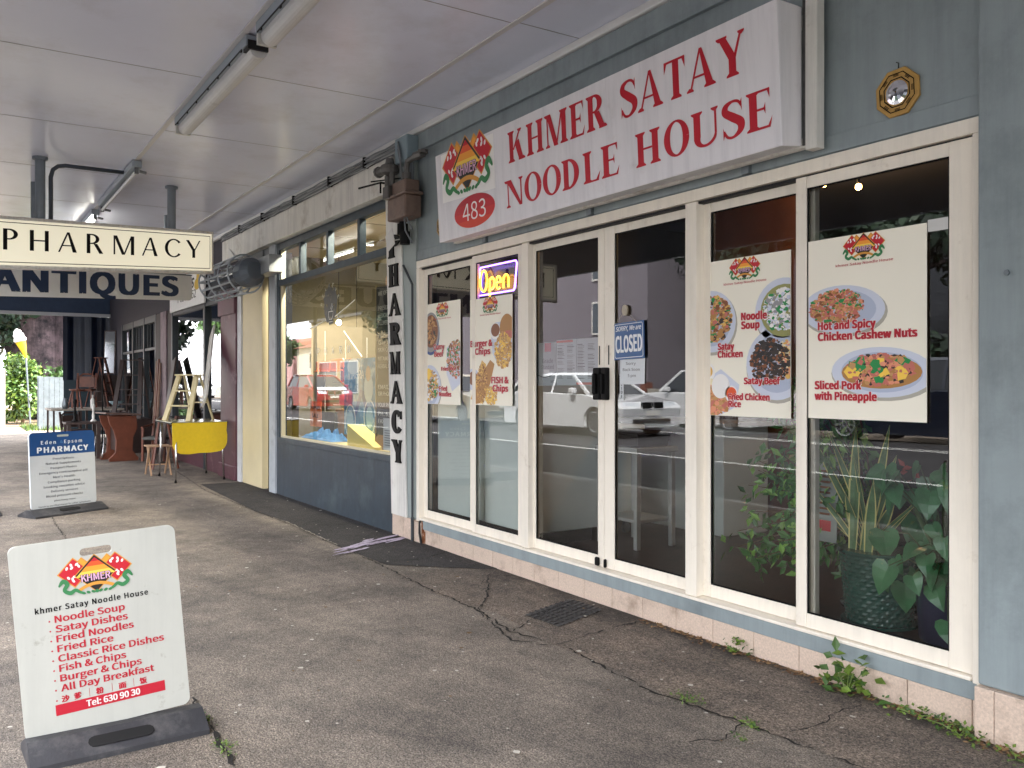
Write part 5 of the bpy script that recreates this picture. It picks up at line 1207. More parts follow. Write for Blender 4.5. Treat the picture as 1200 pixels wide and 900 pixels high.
hs, P, L, Hh = hang('antiques_sign', 'white board reading ANTIQUES in dark blue hanging beyond the pharmacy light box', (-11.56, -3.225), (-13.5, -.69), 2.482, 2.862, 2.71, 3.085, .05, .22)
r = .06; ol = [(0, 0), (L - r, 0)] + [(L - r + r * math.sin(R(a)), r - r * math.cos(R(a))) for a in (30, 60)] + [(L, r), (L, Hh - r)] + [(L - r + r * math.cos(R(a)), Hh - r + r * math.sin(R(a))) for a in (30, 60)] + [(L - r, Hh), (0, Hh)]
b = MB(); b.prism(ol, P, .05, h=-.05); b.build('board', mat('antiques_board', (232, 232, 230), .5, var=.03), hs, bevel=.004)
b = MB(); txt(b, P, 'ANTIQUES', .10, .065, .265, L - .42, 0, .003, bold=.055, space=1.03); b.build('lettering', mat('antiques_blue', (32, 52, 84), .5), hs)
b = MB(); flat(b, P, [(0, Hh - .018), (L, Hh - .018), (L, Hh), (0, Hh)], .002, 0); b.build('edge_trim', M_GREYPIPE, hs)
for f in (.2, .85): p = P(L * f, Hh, -.025); b = MB(); b.tube([p, (p.x, p.y, ZS)], .03, 8); b.build('hanging_pipe', mat('hanger_pipe_grey', (124, 132, 140), .5), hs)

# ================================================================== PAVEMENT SIGNS
def aboard(name, lab, A, B, w, h, lean, base_d, board_mat, group=None):
    """swing board: A, B are plan ends of the foot line (left, right); local panel in world coordinates"""
    A, B = Vector((*A, 0)), Vector((*B, 0)); c = (A + B) / 2; d = (B - A).normalized(); n = Vector((d.y, -d.x, 0))
    o = thing(name, lab, 'pavement sign', tuple(c), group)
    L = (B - A).length
    # rubber foot with sloping front
    pr = [(-base_d * .55, 0), (base_d * .45, 0), (base_d * .45, .022), (.03, .085), (-.03, .085), (-base_d * .55, .022)]
    b = MB(); e = .01
    S0 = [A - d * e + n * u + Vector((0, 0, v)) for u, v in pr]; S1 = [B + d * e + n * u + Vector((0, 0, v)) for u, v in pr]
    b.poly(S0[::-1]); b.poly(S1)
    for k in range(len(pr)): b.poly([S0[k], S0[(k + 1) % len(pr)], S1[(k + 1) % len(pr)], S1[k]])
    # handle slot in the foot
    foot = b.build('foot', M_RUBBER, o, bevel=.008)
    sl = Vector((n.x * (base_d * .45 - .03), n.y * (base_d * .45 - .03), -.063)).normalized()
    FP = Panel(A + d * (L * .5) + n * ((base_d * .45 + .03) / 2) + Vector((0, 0, .0535)), d, -sl)
    b = MB(); q = [(-.10 + .026 * math.cos(R(a)), .026 * math.sin(R(a))) for a in range(90, 271, 30)] + [(.10 + .026 * math.cos(R(a)), .026 * math.sin(R(a))) for a in range(-90, 91, 30)]
    b.prism(q, FP, .003, h=.0015); b.build('hand_slot', mat('slot_black', (14, 14, 15), .8), o)
    P = Panel(A + d * ((L - w) / 2) + Vector((0, 0, .075)), d, Vector((0, 0, 1)) - n * lean)
    return o, P, L
def round_rect(w, h, r, n=6, corners=(1, 1, 1, 1)):
    q = []
    for (cx, cy, a0), on in zip(((w - r, h - r, 0), (r, h - r, 90), (r, r, 180), (w - r, r, 270)), corners):
        for k in range(n + 1): a = R(a0 + 90 * k / n); q.append((cx + r * math.cos(a), cy + r * math.sin(a)))
    return q
# noodle shop board
wB, hB = .632, .785
o, P, L = aboard('menu_board', 'white pavement board listing noodle dishes in red, standing nearest the camera', (-3.955, -3.455), (-3.985, -2.80), wB, hB, .02, .30, None)
P = Panel(Vector((-3.98, -3.462, .062)), (-.01, .63, .038), (-.02, -.065, .79))
out = round_rect(wB, hB, .03); b = MB(); T2 = .022
hole = [(wB * .5 - .045 + .017 * math.cos(R(a)), hB - .062 + .017 * math.sin(R(a))) for a in range(90, 271, 30)] + [(wB * .5 + .045 + .017 * math.cos(R(a)), hB - .062 + .017 * math.sin(R(a))) for a in range(-90, 91, 30)]
# board with a real hand hole: four regions round the hole
def holed(b, P, out, hole, h0, h1):
    import mathutils
    from mathutils.geometry import delaunay_2d_cdt
    V = [Vector(p) for p in out + hole]; n, m = len(out), len(hole)
    E_ = [(i, (i + 1) % n) for i in range(n)] + [(n + i, n + (i + 1) % m) for i in range(m)]
    r = delaunay_2d_cdt(V, E_, [], 1, 1e-6)
    hx = sum(p[0] for p in hole) / m; hy = sum(p[1] for p in hole) / m
    def inh(c):
        ins = False
        for i in range(m):
            (x1, y1), (x2, y2) = hole[i], hole[(i + 1) % m]
            if (y1 > c[1]) != (y2 > c[1]) and c[0] < (x2 - x1) * (c[1] - y1) / (y2 - y1) + x1: ins = not ins
        return ins
    for f in r[2]:
        c = sum((r[0][i] for i in f), Vector((0, 0))) / len(f)
        if inh(c): continue
        pts = [tuple(r[0][i]) for i in f]; flat(b, P, pts, h1, 0); b.poly([P(u, v, h0) for u, v in (pts[::-1] if sum(pts[i][0] * pts[(i + 1) % len(pts)][1] - pts[(i + 1) % len(pts)][0] * pts[i][1] for i in range(len(pts))) > 0 else pts)])
    for loop_, s in ((out, 1), (hole, -1)):
        for i in range(len(loop_)):
            a, c = loop_[i], loop_[(i + 1) % len(loop_)]; q = [P(*a, h0), P(*c, h0), P(*c, h1), P(*a, h1)]; b.poly(q if s > 0 else q[::-1])
holed(b, P, out, hole, -T2, 0.)
b.build('board', mat('swing_board_white', (190, 190, 182), .4, var=.03, vscale=5, stain=((150, 146, 134), 9, .62, .74), streak=.10), o)
b = MB(); emblem(b, P, wB * .485, .615, .285, .0012); b.build('emblem', INKM, o)
b = MB(); txt(b, P, 'khmer Satay Noodle House', wB * .455, .505, .022, .425, 0, .0015, bold=.035, align='C', space=1.08); b.build('heading', M_BLACK, o)
rows = (('Noodle Soup', .262), ('Satay Dishes', .270), ('Fried Noodles', .290), ('Fried Rice', .207), ('Classic Rice Dishes', .405), ('Fish & Chips', .250), ('Burger & Chips', .308), ('All Day Breakfast', .355))
M_PRED = mat('board_red', (186, 20, 44), .45)
for k, (s, wd) in enumerate(rows):
    b = MB(); v = .458 - .0402 * k; txt(b, P, s, .142, v, .027, wd, 0, .0015, bold=.03); flat(b, P, ell(.122, v + .008, .0035, .0035, 8), .0014, 0); b.build('menu_line', M_PRED, o)
b = MB(); v = .458 - .0402 * 8 - .002; flat(b, P, ell(.122, v + .008, .0035, .0035, 8), .0014, 0)
for s, u in (('\u6c99', .140), ('\u7239', .185), ('\u7c89', .268), ('\u9762', .355), ('\u996d', .437)): txt(b, P, s, u, v, .021, .027, 0, .0015, bold=.05)
for u in (.242, .328, .412): flat(b, P, [(u, v - .004), (u + .0015, v - .004), (u + .0015, v + .03), (u, v + .03)], .0014, 0)
b.build('menu_line', M_PRED, o)
b = MB(); flat(b, P, [(.115, .082), (.535, .082), (.535, .126), (.115, .126)], .0012, 0); b.build('phone_bar', M_PRED, o)
b = MB(); txt(b, P, 'Tel: 630 90 30', .228, .092, .025, .205, 0, .0022, bold=.04); b.build('phone_lettering', mat('phone_white', (234, 226, 222), .45), o)
# pharmacy board
wB, hB = .80, .86
o, P, L = aboard('pharmacy_board', 'blue and white pavement board of the pharmacy standing in front of the antiques', (-11.05, -2.98), (-11.46, -2.21), wB, hB, .06, .34, None)
b = MB(); b.prism(round_rect(wB, hB, .045), P, .025, h=-.026); b.build('board', mat('pharm_board_white', (200, 204, 206), .4, var=.02), o)
hd = [(0, hB * .70), (wB, hB * .70)] + [p for p in round_rect(wB, hB, .045) if p[1] > hB * .6]
b = MB(); flat(b, P, hd, .0012, 0); b.build('header', mat('pharm_header_blue', (32, 76, 132), .4), o)
b = MB(); q = [(wB * .5 - .06 + .012 * math.cos(R(a)), hB - .045 + .012 * math.sin(R(a))) for a in range(90, 271, 30)] + [(wB * .5 + .06 + .012 * math.cos(R(a)), hB - .045 + .012 * math.sin(R(a))) for a in range(-90, 91, 30)]
flat(b, P, q, .002, 0); b.build('hand_slot', mat('slot_pale', (176, 182, 176), .6), o)
b = MB(); txt(b, P, 'Eden', wB * .17, hB * .845, .038, .175, 0, .0025, bold=.03, space=1.2); txt(b, P, 'Epsom', wB * .52, hB * .845, .038, .22, 0, .0025, bold=.03, space=1.2); txt(b, P, 'PHARMACY', wB * .5, hB * .735, .06, .62, 0, .0025, bold=.05, align='C', space=1.1); b.build('heading', mat('heading_white', (232, 236, 240), .4), o)
b = MB(); txt(b, P, '&', wB * .455, hB * .85, .03, .035, 0, .0025); b.build('ampersand', mat('ampersand_blue', (92, 140, 186), .4), o)
for k, (s, wd, c) in enumerate((('Prescriptions', .26, .022), ('Natural Supplements', .43, .022), ('Passport Photos', .32, .022), ('Emergency contraceptive pill', .59, .022), ("Men's Health", .27, .022), ('Compliance packing', .40, .022), ('Smoking cessation advice', .51, .022), ('Delivery services', .33, .022), ('Blood pressure checks', .45, .022), ('plus many more', .26, .017), ('Speak to our Pharmacist for other symptoms', .64, .017))): b = MB(); txt(b, P, s, wB * .5, hB * .635 - .0525 * k, c, wd, 0, .0015, bold=.012, align='C'); b.build('lettering', mat('board_print_grey', (84, 88, 94), .5), o)
b = MB(); b.box(-11.75, -11.35, -3.75, -3.22, 0, .02); b.hexa([(-11.7, -3.75, .02), (-11.42, -3.75, .02), (-11.42, -3.26, .02), (-11.7, -3.26, .02), (-11.6, -3.75, .12), (-11.5, -3.75, .12), (-11.5, -3.27, .12), (-11.6, -3.27, .12)]); tag(b.build('sign_foot', M_RUBBER, bevel=.008), 'black rubber sign foot just entering the picture at the left edge', 'sign base')

# ================================================================== ANTIQUES SHOP
ab = thing('antiques_building', 'dark old shop with maroon pilaster and glazed antiques windows beyond the pharmacy', 'shop building', (-19, 0, 0))
M_MAR = mat('maroon_paint', (84, 44, 56), .45, var=.2, vscale=4, bump=.2, bscale=12, stain=((142, 112, 118), 2.2, .58, .70)); M_DKG = mat('dark_green_black_paint', (34, 44, 50), .45, var=.2, vscale=3)
M_DKT = mat('dark_timber_old', (52, 42, 42), .6, var=.25, vscale=4)
b = MB(); b.box(-26.3, -13.52, .0, .16, 2.95, 3.87); b.box(-26.3, -14.43, .0, 8., 3.99, 7.2); b.box(-26.3, -24.2, .0, .16, 0, 2.949); b.box(-26.3, -26.1, .161, 8, 0, 3.98); b.build('wall', mat('antiques_wall_dark', (44, 42, 52), .7, var=.15), ab)  # upper box is out of view, put there to keep the sun off
b = MB(); b.box(-14.40, -13.52, -.05, .16, .0, 2.945); b.box(-14.48, -13.50, -.07, .1, .0, .22); b.box(-14.46, -13.505, -.08, .1, 2.55, 2.93); b.build('pilaster', M_MAR, ab, bevel=.012)
b = MB()
for x in (-15.62, -18.22, -19.86, -21.2, -22.6, -24.16): b.box(x - .06, x + .06, -.02, .10, .0, 2.949)
for x0, x1 in ((-15.56, -14.41), (-18.16, -15.68), (-24.10, -19.92)): b.box(x0, x1, -.01, .09, 2.80, 2.948); b.box(x0, x1, -.015, .09, .42, .5)
b.box(-24.1, -19.92, .0, .08, 2.2, 2.26)
for k in range(12): x = -19.98 - .345 * k; b.box(x - .012, x + .012, .03, .06, 2.261, 2.799)
b.build('window_frame', M_DKG, ab, bevel=.006)
b = MB(); b.box(-15.56, -14.41, .0, .09, 0, .418); b.box(-18.16, -15.68, .0, .09, 0, .418); b.box(-24.1, -19.92, .0, .09, 0, .418); b.build('base_panel', M_MAR, ab, bevel=.004)
b = MB(); b.box(-19.79, -18.29, -.015, .12, 0, 2.94); b.build('boarded_bay', M_DKT, ab, bevel=.004)
b = MB(); b.box(-19.2, -18.66, -.04, -.016, .0, 2.94); b.build('pale_board', mat('pink_grey_board', (140, 122, 128), .6, var=.2, vscale=6, stain=((84, 74, 80), 3, .5, .7)), ab, bevel=.004)
b = MB()
for x0, x1, z0, z1 in ((-15.56, -14.41, .5, 2.8), (-18.16, -15.68, .5, 2.8), (-24.1, -19.92, .5, 2.2), (-24.1, -19.92, 2.26, 2.8)): b.poly([(x0, .04, z0), (x1, .04, z0), (x1, .04, z1), (x0, .04, z1)])
b.build('window_pane', GLASS, ab)
b = MB(); b.box(-26.1, -14.4, 4.0, 4.1, 0, 3.4); b.build('interior_wall', mat('antiques_interior', (92, 78, 66), .8, var=.3, vscale=1.5), ab)
b = MB(); b.box(-26.1, -14.4, .17, 4.0, .0, .1); b.box(-26.1, -14.4, .17, 4.0, 3.3, 3.4); b.build('interior_floor', M_DKT, ab)
b = MB(); b.box(-15.5, -14.42, .5, .55, .5, 2.7); b.build('window_back', mat('window_back_tan', (150, 116, 78), .7, var=.15, vscale=3), ab)
# sign over the antiques window
o = thing('fascia_sign', 'white sign with a phone number over the antiques window, half hidden by the hanging boards', 'shop sign', (-17, -.06, 2.86))
a, c = W(199, 369, -.06), W(239, 352, -.06); P = Panel((a.x, -.06, 2.86), (1, 0, 0), (0, 0, 1)); wv = c.x - a.x
b = MB(); b.prism([(0, 0), (wv, .0), (wv, .62), (0, .62)], P, .03, h=-.03); b.build('board', mat('antiques_board', (206, 206, 204), .5), o)
b = MB(); txt(b, P, 'T 630 5252', wv * .24, .14, .14, wv * .55, 0, .002, bold=.01); txt(b, P, 'ANTIQUES', wv * .12, .33, .16, wv * .62, 0, .002, bold=.06, shear=.3); b.build('lettering', M_BLACK, o)
b = MB(); flat(b, P, ell(wv * .82, .36, .20, .10, 14), .002, 0); flat(b, P, [(wv * .80, .44), (wv * .9, .44), (wv * .86, .60), (wv * .82, .60)], .0022, 0)
b.build('yellow_figure', mat('yellow_print', (206, 172, 50), .5), o)
# end of the canopy: valance, rail, hanging tarpaulin
o = thing('canopy_end_screen', 'dark blue tarpaulin screen and valance closing the far end of the canopy', 'screen', (-26.2, -1, 0))
b = MB(); b.box(-26.298, -26.22, -4.35, -.001, 3.36, 3.87); b.build('valance', mat('valance_blue', (48, 66, 92), .6, var=.12), o)
b = MB(); b.box(-26.21, -26.14, -4.35, -.001, 3.27, 3.355); b.build('rail', mat('rail_white', (186, 190, 196), .4), o)
b = MB()
n = 22
for k in range(n):
    y0, y1 = -1.16 + 1.158 * k / n, -1.16 + 1.158 * (k + 1) / n; f = lambda y: -26.2 + .05 * math.sin(y * 9) + .02 * math.sin(y * 23)
    b.poly([(f(y0), y0, 1.55), (f(y1), y1, 1.55), (f(y1), y1, 3.27), (f(y0), y0, 3.27)])
b.build('tarpaulin', mat('tarp_blue_black', (26, 36, 56), .4, var=.2, vscale=2), o, smooth=True)
b = MB(); b.box(-26.24, -26.18, -1.14, -.02, .08, 1.56); b.build('lower_panel', mat('lower_panel_teal', (36, 56, 66), .5, var=.15), o)

# ------------------------------------------------------------------ furniture on the pavement
M_WOOD = mat('old_red_wood', (112, 62, 44), .45, var=.25, vscale=6); M_WOODD = mat('dark_wood', (58, 42, 38), .5, var=.25, vscale=6); M_CREAMW = mat('cream_painted_wood', (206, 192, 150), .55, var=.1, vscale=8, stain=((150, 128, 90), 6, .6, .75)); M_YEL = mat('yellow_laminate', (224, 190, 22), .4, var=.06, vscale=20)
# yellow drop leaf table: near end at X=-13.8
o = thing('drop_leaf_table', 'yellow drop leaf kitchen table with chrome legs carrying a step ladder', 'table', (-14.4, -.42, 0))
TX0, TX1, TY0, TY1, TZ = -14.95, -13.78, -.93, -.10, .90
b = MB(); b.box(TX0, TX1, TY0, TY1, TZ - .03, TZ); b.build('tabletop', mat('laminate_top', (196, 190, 150), .15, spec=.7), o, bevel=.006)
b = MB(); b.box(TX0, TX1 + .004, TY0 - .004, TY1 + .004, TZ - .026, TZ - .006); b.build('edge_band', M_BLACK, o)
P = Panel((TX1 + .012, TY0 + .01, 0), (0, 1, 0), (0, 0, 1)); wv = TY1 - TY0 - .02
lf = [(0, TZ - .01)] + [(.16 - .16 * math.cos(R(a)), .60 - .18 * math.sin(R(a))) for a in (15, 30, 45, 60, 75, 90)] + [(wv * .3, .415), (wv * .5, .43), (wv * .7, .43)] + [(wv - .15 + .15 * math.sin(R(a)), .62 - .18 * math.cos(R(a))) for a in (0, 15, 30, 45, 60, 75, 90)] + [(wv, .70), (wv - .012, .76), (wv, TZ - .01)]
b = MB(); b.prism(lf, P, .016); b.build('drop_leaf', M_YEL, o, bevel=.004)
for x, y, sx, sy in ((TX1 - .02, TY0 + .08, .10, -.03), (TX1 - .06, TY1 - .08, .02, .04), (TX0 + .1, TY0 + .08, -.05, -.03), (TX0 + .1, TY1 - .08, -.05, .03)):
    b = MB(); b.tube([(x, y, TZ - .03), (x + sx, y + sy, .0)], [.020, .014], 10); lg = b.build('leg', M_CHROME, o, smooth=True)
    b = MB(); b.tube([(x + sx, y + sy, .03), (x + sx, y + sy, .0)], .019, 8); b.build('foot_cap', M_BLACK, lg)
# step ladder on the table
def step_ladder(name, lab, base, h, w, spread, m, n, yaw=0., group=None, top=True):
    o = thing(name, lab, 'step ladder', base, group, yaw, local=True)
    tw = w * .72
    for s in (-1, 1):
        b = MB(); b.bar((spread, s * w / 2, 0), (.04, s * tw / 2, h), -.0 + .035, .092, 0, up=(0, 1, 0)); b.build('rail', m, o, bevel=.004)
        b = MB(); b.bar((-spread, s * w * .46, 0), (-.05, s * tw * .46, h), .022, .04, 0, up=(0, 1, 0)); b.build('back_rail', m, o, bevel=.004)
    for k in range(n):
        t = (k + 1) / (n + 1); ww = w + (tw - w) * t; x = spread + (.04 - spread) * t
        b = MB(); b.box(x - .06, x + .04, -ww / 2 + .012, ww / 2 - .012, h * t - .012, h * t + .010); b.build('step', m, o, bevel=.003)
    b = MB(); b.bar((-spread * .6, -w * .42, h * .4), (-spread * .6, w * .42, h * .4), .03, .02); b.build('brace', m, o)
    if top: b = MB(); b.box(-.09, .11, -tw / 2 - .03, tw / 2 + .03, h + .001, h + .026); b.build('top_step', m, o, bevel=.005)
    return o
step_ladder('step_ladder', 'cream wooden step ladder standing on the yellow table', (-14.42, -.52, TZ + .001), .70, .50, .27, M_CREAMW, 2, R(-58))
step_ladder('step_ladder', 'dark wooden step ladder standing beside the brown desk end against the glazing', (-20.6, -.35, .72), 1.25, .55, .36, M_WOODD, 3, R(-30))
o = thing('plinth_cupboard', 'low dark cupboard under the dark wooden step ladder', 'cupboard', (-20.6, -.35, 0)); b = MB(); b.box(-21.2, -20.0, -.75, -.05, .0, .70); b.build('body', M_WOODD, o, bevel=.01); b = MB(); b.box(-21.22, -19.98, -.77, -.04, .701, .719); b.build('worktop', M_WOODD, o)
step_ladder('step_ladder', 'reddish wooden step ladder far back in front of the tarpaulin', (-24.6, -.45, .86), 1.25, .45, .3, M_WOOD, 3, R(60))
# folding stool under the table edge
o = thing('folding_stool', 'little pale wooden folding stool beside the legs of the yellow table', 'stool', (-15.1, -.85, 0))
for y in (-1.02, -.72): b = MB(); b.bar((-15.3, y, 0), (-14.95, y, .46), .022, .03); b.bar((-14.95, y + .03, 0), (-15.3, y + .03, .46), .022, .03); b.build('leg_frame', mat('pale_bare_wood', (186, 150, 118), .6, var=.15, vscale=8), o)
b = MB(); b.box(-15.33, -14.92, -1.04, -.68, .461, .48); b.bar((-15.2, -1.02, .16), (-15.2, -.7, .16), .02, .02); b.build('seat', mat('pale_bare_wood', (186, 150, 118), .6), o)
# armchair
def chair(name, lab, c, yaw, seat_m, frame_m, arms=True):
    o = thing(name, lab, 'chair', c, None, yaw, local=True)
    b = MB(); b.box(-.22, .24, -.23, .23, .40, .46); b.build('seat', seat_m, o, bevel=.02)
    for x, y, h in ((.21, -.21, .64 if arms else .40), (.21, .21, .64 if arms else .40)): b = MB(); b.bar((x + .02, y, 0), (x, y, h), .04, .04); b.build('leg', frame_m, o)
    for y in (-.21, .21): b = MB(); b.bar((-.28, y, 0), (-.2, y, .42), .04, .04); b.bar((-.2, y, .42), (-.30, y, .84), .04, .04); b.build('back_leg', frame_m, o)
    b = MB(); b.tube([(-.24, -.20, .46), (-.30, -.20, .74), (-.31, -.10, .82), (-.31, .10, .82), (-.30, .20, .74), (-.24, .20, .46)], .022, 8); b.box(-.29, -.26, -.17, .17, .5, .76); b.build('backrest', seat_m, o)
    if arms:
        for y in (-.23, .23): b = MB(); b.tube([(.22, y, .64), (0, y, .66), (-.27, y, .68)], .022, 8); b.build('armrest', frame_m, o)
    return o
chair('armchair', 'wooden armchair with a grey back between the brown desk end and the yellow table', (-17.9, -.32, 0), R(-35), mat('chair_grey_cloth', (96, 96, 92), .8, var=.15), M_WOOD)
chair('dark_chair', 'dark wooden chair standing between the small worn table and the long pale table', (-21.6, -1.35, 0), R(20), M_WOODD, M_WOODD, False)
chair('dark_chair', 'dark wooden chair close to the glazing beyond the low dark cupboard', (-22.0, -.55, 0), R(-70), M_WOODD, M_WOODD, False)
chair('red_wood_chair', 'reddish wooden chair standing on the long pale table', (-23.6, -.95, .881), R(-20), M_WOOD, M_WOOD, False)
# loose side frame leaning by the chair
o = thing('clothes_horse', 'reddish wooden folding frame standing between the armchair and the yellow table', 'folding frame', (-16.2, -.75, 0))
b = MB()
for y0, y1 in ((-.78, -.62), (-.36, -.50)): b.bar((-16.2, y0, 0), (-16.25, y1, .86), .03, .03); b.bar((-16.0, y0, 0), (-16.25, y1, .86), .03, .03)
b.bar((-16.25, -.64, .85), (-16.25, -.48, .85), .03, .03); b.build('frame', M_WOOD, o)
# curved desk end
def desk_end(loc, yaw, lab):
    o = thing('desk', lab, 'desk', loc, None, yaw, local=True)
    pr = [(-.36, 0), (.34, 0), (.36, .05), (.28, .10), (.20, .16), (.18, .40), (.24, .58), (.34, .72), (.38, .86), (-.32, .86), (-.34, .62), (-.24, .45), (-.22, .2), (-.32, .10), (-.38, .05)]
    pr = [(a * .74, c) for a, c in pr]
    for x in (.0, .55): b = MB(); P = Panel((x, 0, 0), (0, 1, 0), (0, 0, 1)); b.prism(pr, P, .05, h=-.025); b.build('end_panel', M_WOOD, o, bevel=.006)
    b = MB(); b.hexa([(-.08, -.32, .865), (.62, -.32, .865), (.62, .34, .90), (-.08, .34, .90), (-.08, -.32, .895), (.62, -.32, .895), (.62, .34, .93), (-.08, .34, .93)]); b.build('desktop', mat('desk_top_worn', (104, 82, 74), .4, var=.2, vscale=5), o, bevel=.006)
    b = MB(); b.box(.026, .524, .05, .08, .2, .8); b.build('back_panel', M_WOODD, o)
desk_end((-18.1, -.92, 0), R(188), 'reddish brown desk with a scrolled end panel and worn sloping top')
# dark work table with things on it
def table(name, lab, x0, x1, y0, y1, h, m, leg=.05, shelf=None):
    o = thing(name, lab, 'table', ((x0 + x1) / 2, (y0 + y1) / 2, 0))
    b = MB(); b.box(x0, x1, y0, y1, h - .04, h); b.build('tabletop', m, o, bevel=.005)
    for x in (x0 + .06, x1 - .06):
        for y in (y0 + .06, y1 - .06): b = MB(); b.box(x - leg / 2, x + leg / 2, y - leg / 2, y + leg / 2, 0, h - .041); b.build('leg', M_WOODD, o)
    if shelf: b = MB(); b.box(x0 + .04, x1 - .04, y0 + .04, y1 - .04, shelf, shelf + .025); b.build('shelf', m, o)
    return o
table('side_table', 'small worn wooden table with a lower shelf beside the curved brown desk', -19.6, -18.9, -1.82, -1.18, .72, M_WOODD, .07, .28)
table('trestle_table', 'long pale topped table far along the pavement carrying stools', -24.2, -22.6, -1.75, -.2, .88, mat('pale_table_top', (150, 140, 128), .5, var=.15), .04)
def stool(lab, x, y, z, h, m, r=.17):
    o = thing('stool', lab, 'stool', (x, y, z), 'old wooden stools among the antiques')
    b = MB(); b.lathe((x, y, z + h), [(r * .9, 0), (r, .012), (r, .028), (r * .94, .035)], 18); b.build('seat', m, o)
    for k in range(3): a = 2.1 * k + .4; b = MB(); b.tube([(x + r * .6 * math.cos(a), y + r * .6 * math.sin(a), z + h), (x + r * 1.15 * math.cos(a), y + r * 1.15 * math.sin(a), z)], .018, 8); b.build('leg', m, o)
    b = MB(); b.tube([(x + r * .9 * math.cos(.4 + 2.1 * k), y + r * .9 * math.sin(.4 + 2.1 * k), z + h * .4) for k in range(4)], .010, 6); b.build('stretcher', m, o)
stool('round wooden stool standing at the left end of the long pale table', -23.2, -1.15, .881, .42, M_WOOD)
stool('dark wooden stool standing right of the round stool on the long pale table', -23.3, -.62, .881, .38, M_WOODD)
def vase(name, lab, x, y, z, prof, m):
    b = MB(); b.lathe((x, y, z), prof, 16); return tag(b.build(name, m, None, smooth=True), lab, name.split('_')[-1], 'small antiques on the tables')
vase('white_candlestick', 'white turned candlestick on the small worn table', -19.2, -1.30, .721, [(.06, 0), (.06, .02), (.02, .05), (.03, .12), (.018, .2), (.035, .3), (.03, .34)], M_WHITE)
vase('dark_candlestick', 'dark turned candlestick on the small worn table', -19.3, -1.62, .721, [(.06, 0), (.06, .02), (.02, .05), (.03, .12), (.018, .3), (.04, .40), (.03, .44)], M_BLACK)
vase('glass_bowl', 'pale glass bowl near the right end of the long pale table', -22.8, -.35, .881, [(.05, 0), (.03, .04), (.14, .12), (.17, .17), (.16, .17), (.10, .1)], mat('bowl_glass', (150, 176, 184), .15))
vase('white_bottle', 'slim white bottle in the middle of the long pale table', -22.9, -.85, .881, [(.045, 0), (.05, .02), (.05, .2), (.015, .26), (.018, .32)], M_WHITE)
vase('pewter_jug', 'dull grey jug beside the stools on the long pale table', -22.75, -1.45, .881, [(.05, 0), (.07, .08), (.06, .16), (.04, .22), (.05, .25)], M_GREYPIPE)
o = thing('hat_stand', 'thin dark metal stand rising behind the small worn table', 'stand', (-20.2, -1.0, 0)); b = MB(); b.tube([(-20.2, -1.0, 0.02), (-20.2, -1.0, 1.85)], .014, 8); b.build('pole', M_BLACK, o); b = MB()
for k in range(4): a = k * 1.57; b.tube([(-20.2, -1, .25), (-20.2 + .22 * math.cos(a), -1 + .22 * math.sin(a), .01)], .012, 6)
b.build('foot', M_BLACK, o)
o = thing('bent_metal_frame', 'curved chrome tube frame on the ground left of the brown desk', 'metal frame', (-18.9, -1.25, 0)); b = MB()
for k in range(3):
    y = -1.55 + .16 * k; b.tube([(-18.6 - .05 * k, y, .012)] + [(-18.75 + .30 * math.cos(R(a)) - .05 * k, y + .12 * math.sin(R(a * .5)), .05 + .42 * math.sin(R(a))) for a in range(0, 121, 12)], .011, 6)
b.build('tube', M_CHROME, o, smooth=True)
# timbers leaning on the shopfront
for k, (x, w_, h_, mm, lab) in enumerate(((-19.45, .10, 1.95, 'a', 'leftmost of the tall timber lengths leaning on the antiques shopfront'), (-19.28, .09, 1.98, 'b', 'middle of the tall timber lengths leaning on the antiques shopfront'), (-19.10, .09, 1.9, 'a', 'rightmost of the tall timber lengths leaning on the antiques shopfront'))):
    b = MB(); b.bar((x, -.16, .0), (x, -.06, h_), w_, .03, 0, up=(0, 1, 0)); tag(b.build('timber_length', M_WOOD if mm == 'b' else mat('weathered_timber', (140, 112, 96), .7, var=.2, vscale=5), bevel=.003), lab, 'timber', 'timber lengths leaning on the shopfront')
b = MB(); b.bar((-17.3, -.42, .0), (-17.75, -.06, 1.95), .34, .03, 0, up=(0, 1, 0)); tag(b.build('dark_plank', M_WOODD, bevel=.003), 'wide dark plank leaning at the left of the antiques window reflection', 'plank')
b = MB(); b.bar(W(240, 470, -.4), W(249, 388, -.08), .34, .03, 0, up=(0, 1, 0)); tag(b.build('white_plank', M_WHITE_W, bevel=.003), 'white painted plank leaning behind the cream step ladder', 'plank')
# shelf goods in the near antiques window
o = thing('display_shelf', 'orange cabinet with a shelf inside the antiques window nearest the pilaster', 'shelf', (-15.0, .3, .5)); b = MB(); b.box(-15.5, -14.45, .2, .45, 1.28, 1.31); b.build('shelf', M_WOODD, o); b = MB(); b.box(-15.45, -14.6, .22, .44, .98, 1.27); b.build('drawer', mat('orange_drawer', (196, 84, 46), .5), o)
for k, (x, c, lab) in enumerate(((-15.2, (236, 120, 30), 'orange bottle with a pale pointed cap on the antiques window shelf'), (-14.85, (206, 44, 40), 'red bottle with a dark cap on the antiques window shelf'))):
    o = thing('bottle', lab, 'bottle', (x, .3, 1.311), 'bottles on the antiques window shelf'); b = MB(); b.lathe((x, .3, 1.311), [(.09, 0), (.10, .02), (.10, .26), (.04, .32)], 16); b.build('body', mat('bottle_%d' % k, c, .4), o, smooth=True); b = MB(); b.lathe((x, .3, 1.64), [(.04, 0), (.03, .06), (.008, .11)], 10); b.build('cap', mat('cap_%d' % k, (230, 200, 140) if k == 0 else (60, 30, 30), .4), o)
